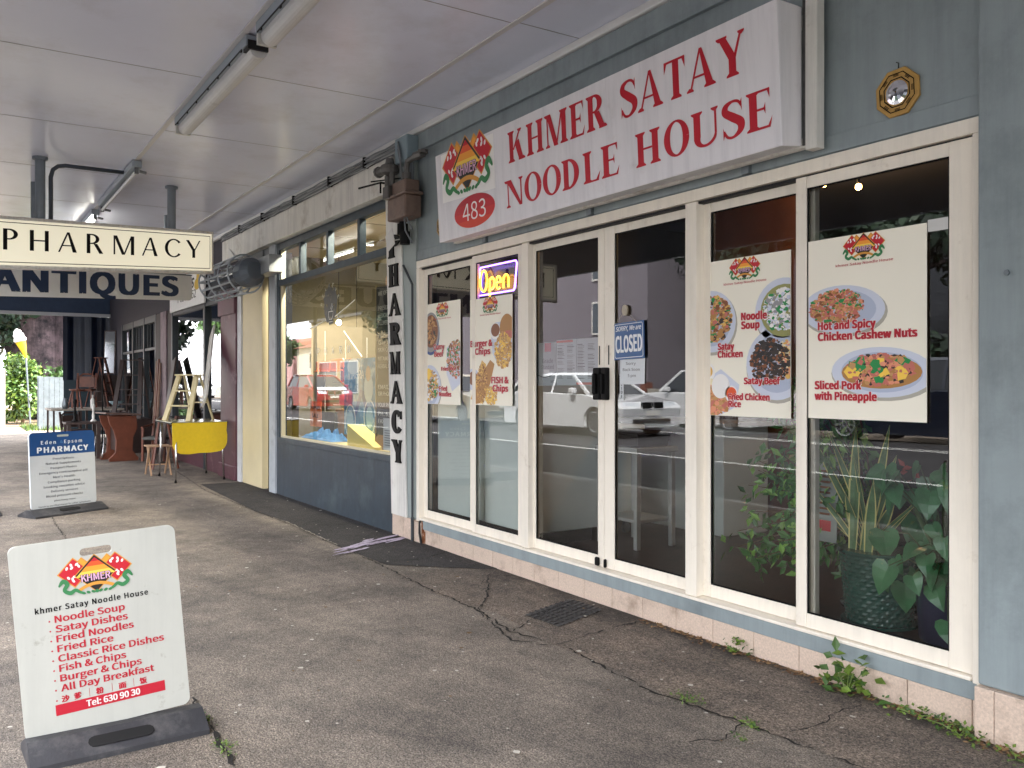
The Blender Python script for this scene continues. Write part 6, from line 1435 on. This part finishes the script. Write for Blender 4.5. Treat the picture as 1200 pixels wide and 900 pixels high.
o = thing('letter_card', 'tan card with a letter A high in the antiques window', 'card', (-14.9, .4, 2.2)); P = Panel((-15.25, .38, 2.18), (1, 0, 0), (0, 0, 1)); b = MB(); b.prism([(0, 0), (.6, 0), (.6, .36), (0, .36)], P, .02); b.build('card', mat('tan_card', (196, 160, 100), .6), o); b = MB(); txt(b, P, 'A', .3, .08, .22, None, 0, .022, align='C'); b.build('lettering', M_BLACK, o)
# added mirror turned to the sky, standing in for a bright slit
P = Panel((-25.3, -.30, 1.72), (.72, .66, 0), (-.06, .04, 1)); o = thing('bright_slit_mirror', 'mirror added near the tarpaulin to stand in for a bright slit, reflecting the sky', 'mirror', (-25.3, -.30, 1.55)); b = MB(); b.prism([(0, 0), (.36, 0), (.36, 1.15), (0, 1.15)], P, .02, h=-.02); b.build('frame', M_WOODD, o); b = MB(); b.prism([(.03, .03), (.33, .03), (.33, 1.12), (.03, 1.12)], P, .002, h=.001); b.build('glass', mat('mirror_silver', (220, 220, 222), .06, 1.), o)
table('tall_cupboard_table', 'plain dark table holding the added mirror near the tarpaulin', -25.7, -24.4, -.85, -.06, 1.60 if False else .85, M_WOODD, .05)
o = thing('mirror_stand', 'dark stand box under the added mirror', 'box', (-25.1, -.2, .851)); b = MB(); b.box(-25.6, -24.9, -.5, .0 - .02, .851, 1.69); b.build('body', M_WOODD, o, bevel=.01)

# ================================================================== FAR END: fence, hedge, trees, cone sign
def leaves(b, c, rad, n, size, rnd, nm=2, flatz=.9, shell=.55):
    for k in range(n):
        v = Vector((rnd.gauss(0, 1), rnd.gauss(0, 1), rnd.gauss(0, 1))).normalized() * (shell + (1 - shell) * rnd.random()) 
        p = Vector(c) + Vector((v.x * rad[0], v.y * rad[1], v.z * rad[2]))
        nrm = (v + Vector((rnd.gauss(0, .5), rnd.gauss(0, .5), rnd.gauss(.3, .5)))).normalized()
        u = nrm.orthogonal().normalized(); w_ = nrm.cross(u); a = rnd.uniform(0, 6.28); u2 = u * math.cos(a) + w_ * math.sin(a); w2 = nrm.cross(u2); s = size * rnd.uniform(.6, 1.4)
        b.poly([p - u2 * s, p + w2 * s * .5, p + u2 * s, p - w2 * s * .5], rnd.randrange(nm))
LF = {'bright': [mat('leaf_bright_a', (96, 120, 42), .5, var=.2), mat('leaf_bright_b', (62, 92, 38), .5, var=.2)], 'mid': [mat('leaf_mid_a', (74, 104, 52), .5, var=.2), mat('leaf_mid_b', (56, 84, 44), .5, var=.2)], 'dark': [mat('leaf_dark_a', (44, 66, 44), .55, var=.25), mat('leaf_dark_b', (34, 52, 40), .55, var=.25)]}
M_BARK = mat('bark_grey_purple', (96, 82, 86), .9, var=.45, vscale=2.6, bump=1., bscale=5, stain=((30, 28, 34), 1.1, .46, .62), streak=.65)
def tree(lab, x, y, z0, h, trunk_r, crown_r, kind, seed, lean=(0, 0), n=2600, leaf=.22, group='street trees', crown_z=None):
    rnd = random.Random(seed); o = thing('tree', lab, 'tree', (x, y, z0), group)
    t = MB(); top = Vector((x + lean[0], y + lean[1], z0 + h * .55))
    t.tube([(x, y, z0 - .2), (x + lean[0] * .3, y + lean[1] * .3, z0 + h * .2), tuple(top)], [trunk_r * 1.25, trunk_r, trunk_r * .6], 12)
    cs = []
    for k in range(9):
        a = rnd.uniform(0, 6.28); rr = crown_r * rnd.uniform(.2, .75); e = Vector((x + lean[0] + rr * math.cos(a), y + lean[1] + rr * math.sin(a), (crown_z or z0 + h * .68) + rnd.uniform(-.2, .32) * h * .6)); cs.append(e)
        t.tube([tuple(top - Vector((0, 0, h * .12 * rnd.random()))), tuple(top.lerp(e, .5) + Vector((0, 0, .3))), tuple(e)], [trunk_r * .45, trunk_r * .25, trunk_r * .06], 7)
    t.build('trunk', M_BARK, o, smooth=True)
    b = MB()
    for e in cs: leaves(b, e, (crown_r * rnd.uniform(.34, .5), crown_r * rnd.uniform(.34, .5), crown_r * rnd.uniform(.26, .4)), n // 9, leaf, rnd, shell=.35)
    b.build('crown', LF[kind], o)
    return o
# hedge block
o = thing('hedge', 'bright green leafy hedge bush beside the grey timber fence', 'hedge', (-35.6, -1.6, 0))
b = MB(); rnd = random.Random(19)
for k in range(34):
    c = (-35.9 + rnd.uniform(-.6, .6), -1.62 + rnd.uniform(-.55, .55), .25 + 2.05 * rnd.random()); leaves(b, c, (.42, .34, .34), 150, .085, rnd, shell=.3)
b.build('foliage', LF['bright'], o); b = MB(); b.tube([(-35.8, -1.5, 0), (-35.8, -1.5, 1.2)], .06, 6); b.build('stem', M_TWIG, o)
o = thing('timber_fence', 'grey weathered upright board fence beyond the canopy end', 'fence', (-31.5, -.6, 0))
b = MB(); y = -1.33; rnd = random.Random(5)
while y < 3.5: b.box(-31.5 + rnd.uniform(-.006, .006), -31.47, y, y + .142, .02, 1.66 + rnd.uniform(-.02, .02)); y += .150
b.build('palings', mat('fence_grey', (112, 120, 124), .8, var=.22, vscale=5), o)
b = MB(); b.box(-31.53, -31.505, -1.33, 3.5, 1.3, 1.38); b.box(-31.53, -31.505, -1.33, 3.5, .35, .43); b.box(-31.6, -31.505, -1.36, -1.26, 0, 1.7); b.build('rail', mat('fence_grey', (152, 160, 162), .8), o)
# huge leaning trunk with dark foliage behind
o = thing('big_tree', 'huge old tree with a thick leaning grey trunk filling the view beyond the fence', 'tree', (-41, -.6, 0)); t = MB()
t.tube([(-41, .6, -.3), (-41, .1, 1.5), (-41, -.7, 3.4), (-41.2, -1.6, 5.2), (-41.4, -2.6, 8)], [1.9, 1.45, 1.25, 1.15, .9], 18); t.tube([(-40.6, .9, .2), (-40.4, .5, 2.4), (-40.2, .9, 5.5)], [1.3, 1.0, .7], 14); t.tube([(-40.3, -.9, .2), (-40.2, -.75, 1.8), (-40.3, -1.2, 3.4), (-40.6, -2.2, 5.4)], [.5, .34, .3, .26], 10)
t.build('trunk', M_BARK, o, smooth=True)
b = MB(); rnd = random.Random(44)
for k in range(130): leaves(b, (-41.5 + rnd.uniform(-4.5, 5.0), -2.2 + rnd.uniform(-6, 6.5), 6.0 + rnd.uniform(-1.2, 4)), (1.5, 1.4, .8), 120, .30, rnd, shell=.3)  # high clumps spread wide, out of view, to shade the trunk
for k in range(16): leaves(b, (-39.4 + rnd.uniform(-.6, .6), -2.6 + rnd.uniform(-1.6, .9), 2.0 + rnd.uniform(-1.6, 2.6)), (.7, .6, .6), 120, .14, rnd, shell=.3)
b.build('crown', LF['dark'], o)
def bush(lab, c, rad, n, size, kind, seed, group='bushes and shrubs'):
    o = thing('bush', lab, 'bush', (c[0], c[1], 0), group); b = MB(); rnd = random.Random(seed)
    for k in range(14): leaves(b, (c[0] + rad[0] * rnd.uniform(-.6, .6), c[1] + rad[1] * rnd.uniform(-.6, .6), c[2] + rad[2] * rnd.uniform(-.6, .6)), (rad[0] * .45, rad[1] * .45, rad[2] * .45), n // 14, size, rnd, shell=.3)
    b.build('foliage', LF[kind], o); b = MB(); b.tube([(c[0], c[1], 0), c], .06, 6); b.build('stem', M_TWIG, o)
bush('dark thicket at the far left behind the cone sign', (-46, -3.6, 2.6), (2.2, 2.6, 3.0), 3800, .2, 'dark', 3)
bush('dark leafy mass high at the far left beside the huge trunk', (-44, -4.0, 4.6), (2.4, 2.2, 2.2), 3600, .2, 'dark', 31)
bush('green shrub growing at the foot of the huge trunk above the fence', (-36.4, .2, 1.4), (.7, 1.6, .9), 1600, .09, 'mid', 4)
bush('low dry undergrowth left of the hedge bush', (-40, -4.2, .4), (1.5, 1.4, .5), 900, .1, 'mid', 6)
o = thing('ice_cream_sign', 'giant ice cream cone sign with white swirl and yellow cone above the hedge', 'sign', (-34.6, -1.45, 0))
cx, cy = -35.0, WX(24, 420, -35.0).y; zt = WX(27, 400, -35.0).z; SCN = .55; M_CONE = mat('cone_yellow', (226, 190, 40), .5, var=.25, vscale=8)
ln = Vector((0, -.20, 1)).normalized()
def along(z): return (cx, cy - (z - zt) * .30 * SCN, zt + (z - zt) * SCN)
b = MB(); b.tube([along(zt - 1.05), along(zt)], [.03, .17], 14); b.build('cone', M_CONE, o)
b = MB(); prev = zt
b.tube([along(zt - .02), along(zt + .1), along(zt + .2), along(zt + .28), along(zt + .42), along(zt + .5), along(zt + .64), along(zt + .78)], [.18, .21, .18, .16, .175, .13, .12, .015], 14); b.build('swirl', mat('cone_cream', (232, 230, 226), .5), o, smooth=True)
b = MB(); b.tube([(cx, cy + .3, 0), along(zt - 1.0)], .03, 8); b.build('pole', M_GREYPIPE, o)
o = tag(MB().box(-33.2, -33.05, WX(3, 450, -33.1).y - .08, WX(3, 450, -33.1).y + .08, 0, 1.9).build('gate_post', mat('post_grey', (140, 136, 128), .8, var=.2), bevel=.01), 'plain grey timber post at the far left edge', 'post')
g = MB(); g.poly([(-62, -8, .012), (-34.4, -3.1, .012), (-34.0, -2.4, .012), (-33.2, .5, .012), (-33.2, 9, .012), (-62, 9, .012)]); struct('dirt_verge', g, mat('dry_dirt', (128, 108, 84), .95, var=.25, vscale=2))
g = MB(); rnd = random.Random(77)
for k in range(900):
    x, y = -30.6 - 3.4 * rnd.random(), rnd.uniform(-1.7, -.2); a = rnd.uniform(0, 6.28); h_ = rnd.uniform(.05, .2); g.poly([(x, y, .0), (x + .03 * math.cos(a), y + .03 * math.sin(a), 0), (x + .05 * rnd.gauss(0, 1), y + .05 * rnd.gauss(0, 1), h_)], rnd.randrange(2))
tag(g.build('grass', LF['bright']), kind='stuff')

# ================================================================== ACROSS THE STREET (seen in the glass)
def house(name, lab, x0, x1, y0, y1, h, wall_m, roof_m, wins, roof_h=1.4, cat='house'):
    o = thing(name, lab, cat, ((x0 + x1) / 2, (y0 + y1) / 2, 0)); b = MB(); b.box(x0, x1, y0, y1, 0, h); b.build('wall', wall_m, o)
    b = MB()
    if roof_h:
        e = .4; ym = (y0 + y1) / 2; b.hexa([(x0 - e, y0 - e, h + .01), (x1 + e, y0 - e, h + .01), (x1 + e, y1 + e, h + .01), (x0 - e, y1 + e, h + .01), (x0 + 1.5, ym - .2, h + roof_h), (x1 - 1.5, ym - .2, h + roof_h), (x1 - 1.5, ym + .2, h + roof_h), (x0 + 1.5, ym + .2, h + roof_h)])
    else: b.box(x0 - .15, x1 + .15, y0 - .15, y1 + .15, h + .01, h + .3)
    b.build('roof', roof_m, o)
    for wx, wz, ww, wh in wins:
        b = MB(); b.box(wx - .08, wx + ww + .08, y1 + .001, y1 + .06, wz - .08, wz + wh + .08); f = b.build('window', M_WHITE, o)
        b = MB(); b.box(wx, wx + ww / 2 - .03, y1 + .061, y1 + .07, wz, wz + wh); b.box(wx + ww / 2 + .03, wx + ww, y1 + .061, y1 + .07, wz, wz + wh); b.build('glass', mat('house_glass', (60, 72, 84), .08, spec=.8), f)
    return o
M_LAV = mat('lavender_render', (128, 122, 130), .7, var=.05); M_RROOF = mat('red_roof', (140, 66, 54), .7, var=.15); M_CRW = mat('cream_weatherboard', (226, 218, 200), .6, var=.05); M_PKW = mat('pink_weatherboard', (206, 160, 158), .6, var=.05); M_GRF = mat('grey_flat_roof', (90, 92, 98), .7)
house('rendered_block', 'tall lavender grey rendered block with small windows reflected in the left door', -47, -27.6, -30, -20.5, 11, M_LAV, M_GRF, [(-31.2, 6.1, 1.3, 1.1), (-31.2, 3.7, 1.3, 1.3), (-37, 5.5, 1.2, 2.4), (-42, 3.8, 1.6, 1.4)], 0, 'building')
house('cream_house', 'cream weatherboard house with two windows reflected above the red hatchback', -90, -73.5, -36, -27, 5.0, M_CRW, M_RROOF, [(-86, 2.9, 2.4, 1.5), (-79, 2.9, 2.8, 1.5)])
house('pink_house', 'pink weatherboard house reflected at the left of the pharmacy glass', -116, -94, -40, -28, 5.6, M_PKW, M_RROOF, [(-110, 2.6, 2.2, 1.6), (-101, 2.6, 2.2, 1.6)])
house('grey_block', 'dull grey block behind the trees reflected in the right windows', -24, 6, -40, -29, 10.5, mat('villa_grey', (74, 78, 86), .7, var=.1), M_GRF, [(-10, 1.6, 1.6, 1.5), (-4, 1.6, 1.6, 1.5)], 0, 'building')
house('shop_row', 'ochre shop row farther up the street', -69, -58.5, -33, -21, 6.3, mat('ochre_render', (176, 158, 122), .75, var=.1), M_GRF, [(-67, .8, 3.6, 2.2), (-62.5, .8, 3.2, 2.2)], 0, 'building')
tree('dense dark tree reflected right of the rendered block', -23.5, -22.5, .2, 10, .4, 4.2, 'dark', 1); tree('dark spreading tree reflected behind the closed sign', -18.5, -24, .2, 9, .4, 4.0, 'dark', 2)
tree('dark tree reflected above the parked dark car', -9.5, -22.8, .2, 9.5, .4, 4.4, 'dark', 3); tree('dark tree at the right end of the reflected street', -1.5, -23.5, .2, 9, .4, 4.4, 'dark', 4); tree('broad dark tree farther right than the window reflections', 6.5, -22.5, .2, 9, .4, 4.4, 'dark', 5)
rp_ = W(234, 410, 14); tree('round green tree reflected in the far antiques window', rp_.x, -14.6 - 3.0, .2, 10.5, .4, 3.6, 'mid', 8, n=2600, leaf=.3)
tree('dark tree between the ochre row and the rendered block', -51.5, -20.8, .2, 9, .35, 3.8, 'dark', 21); tree('green tree standing between the pink and the cream house', -91.5, -26, .2, 6.5, .3, 2.6, 'mid', 9)
for k, (x0, x1) in enumerate(((-26.6, -15.5), (-14.9, -4.0), (-3.4, 8))):
    o = thing('street_wall', ('low pale wall under the trees, left section in the reflections', 'low pale wall under the trees, middle section in the reflections', 'low pale wall under the trees, right section in the reflections')[k], 'wall', ((x0 + x1) / 2, -19.7, .2), 'low walls across the street')
    b = MB(); b.box(x0, x1, -19.8, -19.6, .2, 1.25); b.build('panel', mat('wall_pale_grey', (150, 146, 138), .8, var=.12), o); b = MB(); b.box(x0 - .3, x0 - .02, -19.9, -19.5, .2, 1.5); b.build('pier', mat('pier_brick', (120, 76, 62), .8, var=.2, vscale=10), o)
bush('dark hedge mass behind the low pale walls', (-12, -21, 1.6), (14, 1.0, 1.4), 7000, .2, 'dark', 12)
# cars
M_TYRE = mat('tyre_rubber', (26, 26, 28), .8); M_RIM = mat('alloy_rim', (176, 178, 182), .3, .8); M_CGL = mat('car_glass', (24, 30, 36), .06, spec=.8); M_HL = mat('headlight', (220, 226, 232), .1, spec=.8); M_TL = mat('tail_light', (170, 20, 24), .25)
def car(name, lab, cat, x, y, yaw, body, prof, cab, wheels, Wd, rw=.33, group='cars in the street'):
    """prof: side outline (x forward, z) above the sills; cab: (x rear low, x rear high, x front high, x front low, z low, z high)"""
    o = thing(name, lab, cat, (x, y, road_z(y)), group, yaw, local=True); L0 = min(p[0] for p in prof); L1 = max(p[0] for p in prof)
    low = []; zs = .22
    for wx in sorted(wheels): low += [(wx + (rw + .06) * math.cos(R(a)), rw + (rw + .06) * math.sin(R(a))) for a in range(200, -21, -20) if True]
    low = [(a, max(zs, c)) for a, c in low]
    outl = [(L0 + .05, zs)] + low + [(L1 - .05, zs)] + prof          # counter-clockwise from rear bottom
    b = MB(); ys = [-1, -.93, -.6, .6, .93, 1]; sh = [.90, .985, 1., 1., .985, .90]; rings = []
    zc = .6; n = len(outl)
    for yy, s in zip(ys, sh):
        i0 = len(b.v); xc = (L0 + L1) / 2
        for px, pz in outl: b.v.append((xc + (px - xc) * (.97 + .03 * s if s > .95 else .965), yy * Wd / 2, zc + (pz - zc) * s if pz > zc else pz)); 
        rings.append(i0)
    for a, c in zip(rings, rings[1:]):
        for k in range(n): b.f.append((a + k, a + (k + 1) % n, c + (k + 1) % n, c + k)); b.m.append(0)
    b.f.append(tuple(rings[0] + k for k in range(n))); b.m.append(0); b.f.append(tuple(rings[-1] + k for k in reversed(range(n)))); b.m.append(0)
    b.build('body', body, o, bevel=.015)
    r0, r1, f1, f0, z0, z1 = cab; wl, wh = Wd * .46, Wd * .37
    b = MB(); b.hexa([(r0, -wl, z0), (f0, -wl, z0), (f0, wl, z0), (r0, wl, z0), (r1, -wh, z1), (f1, -wh, z1), (f1, wh, z1), (r1, wh, z1)]); b.build('windows', M_CGL, o, bevel=.03)
    b = MB(); zr = z1 - .015; b.hexa([(r1 - .05, -wh - .02, zr), (f1 + .05, -wh - .02, zr), (f1 + .05, wh + .02, zr), (r1 - .05, wh + .02, zr), (r1 + .12, -wh + .1, z1 + .055), (f1 - .12, -wh + .1, z1 + .055), (f1 - .12, wh - .1, z1 + .055), (r1 + .12, wh - .1, z1 + .055)])
    for s in (-1, 1):
        for (xa, xb) in ((f0, f1), (r0, r1)): b.bar((xa, s * (wl + .004), z0), (xb, s * (wh + .006), z1), .09, .05, 0, up=(0, 1, 0))
        xm = (r1 + f1) / 2 - .05; b.bar((xm, s * (wl + .004), z0), (xm, s * (wh + .006), z1), .07, .03, 0, up=(0, 1, 0))
    b.build('roof', body, o, bevel=.02)
    for s in (-1, 1): b = MB(); b.box(f0 - .55, f0 - .38, s * (Wd / 2 - .02), s * (Wd / 2 + .14), z0 + .02, z0 + .15); b.build('wing_mirror', body, o, bevel=.03)
    for wx in wheels:
        for s in (-1, 1):
            yy = s * (Wd / 2 - .11); b = MB(); b.tube([(wx, yy - .10, rw), (wx, yy + .10, rw)], rw, 24); w_ = b.build('wheel', M_TYRE, o, bevel=.02)
            b = MB(); yo = yy + s * .095; b.tube([(wx, yo, rw), (wx, yo + s * .012, rw)], rw * .16, 10)
            for k in range(10): a = R(36 * k); b.bar((wx + .04 * math.cos(a), yo + s * .008, rw + .04 * math.sin(a)), (wx + rw * .66 * math.cos(a), yo + s * .008, rw + rw * .66 * math.sin(a)), .045, .02, 0, up=(0, 1, 0))
            q = [(wx + rw * .66 * math.cos(R(15 * k)), yo + s * .008, rw + rw * .66 * math.sin(R(15 * k))) for k in range(25)]; b.tube(q, .022, 6, cap=False); b.build('rim', M_RIM, w_)
    return o, L0, L1
def face(o, x, Wd, z, back=False, grille=True):
    """lamps, grille and number plate at one end of a car"""
    d = -1 if back else 1
    for s in (-1, 1): b = MB(); b.hexa([(x - d * .30, s * Wd * .30, z), (x, s * Wd * .20, z), (x - d * .02, s * Wd * .40, z), (x - d * .34, s * Wd * .485, z), (x - d * .32, s * Wd * .30, z + .15), (x - d * .05, s * Wd * .2, z + .12), (x - d * .08, s * Wd * .40, z + .13), (x - d * .36, s * Wd * .485, z + .16)]); b.build('tail_light' if back else 'headlight', M_TL if back else M_HL, o)
    if grille:
        b = MB()
        for s in (-1, 1): b.box(x - .05, x + .02, s * .03, s * .30, z - .02, z + .14)
        b.box(x - .04, x + .012, -.55, .55, z - .34, z - .24); b.build('grille', M_BLACK, o, bevel=.02)
        b = MB()
        for s in (-1, 1):
            b.tube([(x + .022, s * .03, z - .02), (x + .022, s * .30, z - .02), (x + .022, s * .30, z + .14), (x + .022, s * .03, z + .14), (x + .022, s * .03, z - .02)], .012, 6)
        b.build('grille_trim', M_CHROME, o)
    b = MB(); xp = x + d * .03; b.box(xp - .006, xp + .006, -.19, .19, z - .16, z - .06); b.build('number_plate', M_WHITE, o)
M_CW = mat('car_white', (226, 228, 230), .2, coat=1., spec=.6); M_CD = mat('car_navy', (26, 34, 50), .2, coat=1.); M_CB = mat('car_beige', (170, 160, 140), .25, coat=1.)
SED = [(2.32, .45), (2.36, .66), (2.20, .80), (1.1, .96), (-1.4, 1.02), (-2.2, .98), (-2.38, .80), (-2.36, .45)]; SEDC = (-1.75, -.95, .30, 1.12, .96, 1.42)
HAT = [(1.92, .45), (1.94, .72), (1.72, .90), (1.25, 1.0), (-1.8, 1.05), (-1.93, .8), (-1.92, .45)]; HATC = (-1.85, -1.55, .35, 1.45, .98, 1.50)
SUV = [(2.3, .5), (2.34, .85), (2.15, 1.02), (1.1, 1.12), (-2.1, 1.16), (-2.28, .95), (-2.26, .5)]; SUVC = (-2.15, -1.85, .35, 1.15, 1.12, 1.74)
UTE = [(2.5, .5), (2.54, .9), (2.35, 1.05), (1.3, 1.12), (-.75, 1.14), (-.8, 1.1), (-2.5, 1.1), (-2.56, .85), (-2.52, .5)]; UTEC = (-.75, -.55, .45, 1.25, 1.12, 1.74)
o, a, c = car('white_saloon', 'white saloon car with twin grilles reflected in the sliding doors', 'car', -17.2, -9.4, 0, M_CW, SED, SEDC, (-1.45, 1.42), 1.82); face(o, 2.34, 1.82, .66); face(o, -2.37, 1.82, .72, True, False)
o, a, c = car('red_hatchback', 'red hatchback with white sky sheen painted on roof and bonnet reflected in the pharmacy window', 'car', -37.5, -10.0, 0, mat('car_red', (176, 26, 34), .2, coat=1.), HAT, HATC, (-1.25, 1.25), 1.70, .30); face(o, 1.93, 1.7, .72); b = MB(); b.hexa([(1.40, -.70, 1.0), (1.80, -.66, .885), (1.80, .66, .885), (1.40, .70, 1.0), (1.40, -.68, 1.03), (1.80, -.62, .915), (1.80, .62, .915), (1.40, .68, 1.03)]); b.box(-1.5, .3, -.62, .62, 1.553, 1.575); b.build('sky_sheen_panel', M_CW, o, bevel=.01); face(o, -1.92, 1.7, .85, True, False)  # white slabs paint the sky's reflection onto bonnet and roof
o, a, c = car('parked_white_saloon', 'white saloon at the right end of the pharmacy reflections, behind the red hatchback', 'car', -23.8, -12.9, R(180), M_CW, SED, SEDC, (-1.45, 1.42), 1.82); face(o, 2.34, 1.82, .66); face(o, -2.37, 1.82, .72, True, False)
o, a, c = car('dark_wagon', 'dark navy four wheel drive parked across the street, reflected behind the plants', 'car', -10.8, -13.6, R(180), M_CD, SUV, SUVC, (-1.4, 1.4), 1.88, .37); face(o, 2.31, 1.88, .85); face(o, -2.28, 1.88, .9, True, False)
o, a, c = car('white_utility', 'white utility truck reflected beyond the saloon in the right door', 'utility truck', -18.6, -15.0, R(180), M_CW, UTE, UTEC, (-1.6, 1.55), 1.86, .37); face(o, 2.5, 1.86, .9); face(o, -2.54, 1.86, .85, True, False)
o, a, c = car('beige_saloon', 'beige saloon reflected close behind the white saloon', 'car', -23.6, -9.6, 0, M_CB, SED, SEDC, (-1.45, 1.42), 1.82); face(o, 2.34, 1.82, .66); face(o, -2.37, 1.82, .72, True, False)
for k in range(3):
    rp_ = W(216 + 9 * k, 436, 13.5); o, a, c = car('far_white_car', ('left', 'middle', 'right')[k] + ' of the tiny white cars reflected in the far antiques window', 'car', rp_.x, -13.4, 0, M_CW, HAT, HATC, (-1.25, 1.25), 1.7, .3, 'far cars reflected in the antiques window')

# ================================================================== WEEDS AND COVER
def weed(lab, p, r, n, leaf, seed, kind='bright', h=.06):
    o = thing('weed', lab, 'weed', tuple(p), 'weeds growing from the pavement joints'); b = MB(); rnd = random.Random(seed)
    for k in range(n):
        q = Vector(p) + Vector((rnd.gauss(0, r), rnd.gauss(0, r * .45), .004 + h * rnd.random() ** 1.6)); q.y = min(q.y, -.025)
        leafquad(b, q, Vector((rnd.gauss(0, 1), rnd.gauss(0, 1), rnd.uniform(.1, .9))), Vector((rnd.gauss(0, .3), rnd.gauss(-.3, .3), 1)), leaf * rnd.uniform(.6, 1.3), leaf * .32, 0 if rnd.random() < .6 else 1)
    b.build('foliage', LF[kind], o); b = MB()
    for k in range(5): b.tube([tuple(p), (p[0] + rnd.gauss(0, r * .6), p[1] - abs(rnd.gauss(0, r * .3)), h * rnd.uniform(.4, .9))], .0025, 4)
    b.build('stem', mat('weed_stem', (110, 130, 70), .6), o)
weed('small leafy weed at the tile plinth under the fifth window', Vector((-3.44, -.05, 0)), .05, 40, .035, 1, h=.07)
weed('large broad leaved weed against the plinth near the right end', Vector((-2.70, -.07, 0)), .075, 60, .065, 2, h=.19)
weed('creeping weeds along the plinth right of the large weed', Vector((-2.34, -.06, 0)), .11, 110, .022, 3, h=.035)
weed('creeping weeds at the corner of the right pilaster', Vector((-2.12, -.10, 0)), .07, 90, .024, 4, h=.04)
weed('creeping weeds at the foot of the right pilaster tiles', Vector((-1.86, -.15, 0)), .09, 70, .022, 5, h=.03)
for k, (px, py, lab) in enumerate(((808, 823, 'thin moss tuft in the long pavement crack'), (880, 853, 'round moss tuft at the end of the long pavement crack'), (868, 868, 'tiny moss tuft below the round one'), (240, 846, 'moss tuft at the right foot of the menu board'), (262, 880, 'moss tuft in the crack at the bottom edge right of the menu board'))):
    p = WZ(px, py); weed(lab, p, (.05, .035, .02, .04, .05)[k], (70, 60, 22, 50, 60)[k], .016, 10 + k, h=.025)
cv = thing('utility_cover', 'worn checkered cover plate set in the pavement by the tile plinth', 'cover plate', (-4.62, -.34, 0))
c0 = [WZ(615, 722), WZ(655, 736), WZ(706, 716), WZ(668, 703)]
b = MB(); b.poly([(p.x, p.y, .009) for p in c0][::1]); b.build('plate', mat('cover_plate_grey', (72, 70, 70), .7, var=.2, vscale=12), cv)
b = MB()
for i in range(1, 9):
    t = i / 9; b.bar(c0[0].lerp(c0[3], t) + Vector((0, 0, .011)), c0[1].lerp(c0[2], t) + Vector((0, 0, .011)), .012, .006)
for i in range(1, 7):
    t = i / 7; b.bar(c0[0].lerp(c0[1], t) + Vector((0, 0, .011)), c0[3].lerp(c0[2], t) + Vector((0, 0, .011)), .010, .0055)
b.build('tread', mat('cover_plate_dark', (50, 48, 48), .7), cv)
g = MB(); rnd = random.Random(91)
for k in range(520):
    x = rnd.uniform(-4.2, -1.7); y = -.03 - abs(rnd.gauss(0, .035)) - (.07 if x > -2.07 else 0); r = rnd.uniform(.008, .022); a = rnd.uniform(0, 6.28)
    d1 = Vector((math.cos(a), math.sin(a), rnd.uniform(-.2, .4))) * r; d2 = Vector((-math.sin(a), math.cos(a), rnd.uniform(-.1, .3))) * r * .5; p = Vector((x, y, .012)); g.poly([p - d1, p + d2, p + d1, p - d2], rnd.randrange(2))
tag(g.build('leaf_litter', [mat('litter_brown', (104, 76, 52), .9, var=.3), mat('litter_tan', (150, 120, 84), .9, var=.3)]), kind='stuff')
b = MB(); P = wall_panel(-1.94, 1.95, -.062); b.prism(ell(0, 0, .010, .012, 10), P, .012); tag(b.build('wall_screw', M_GREYPIPE), 'small metal screw sticking out of the blue pilaster at the right', 'screw')
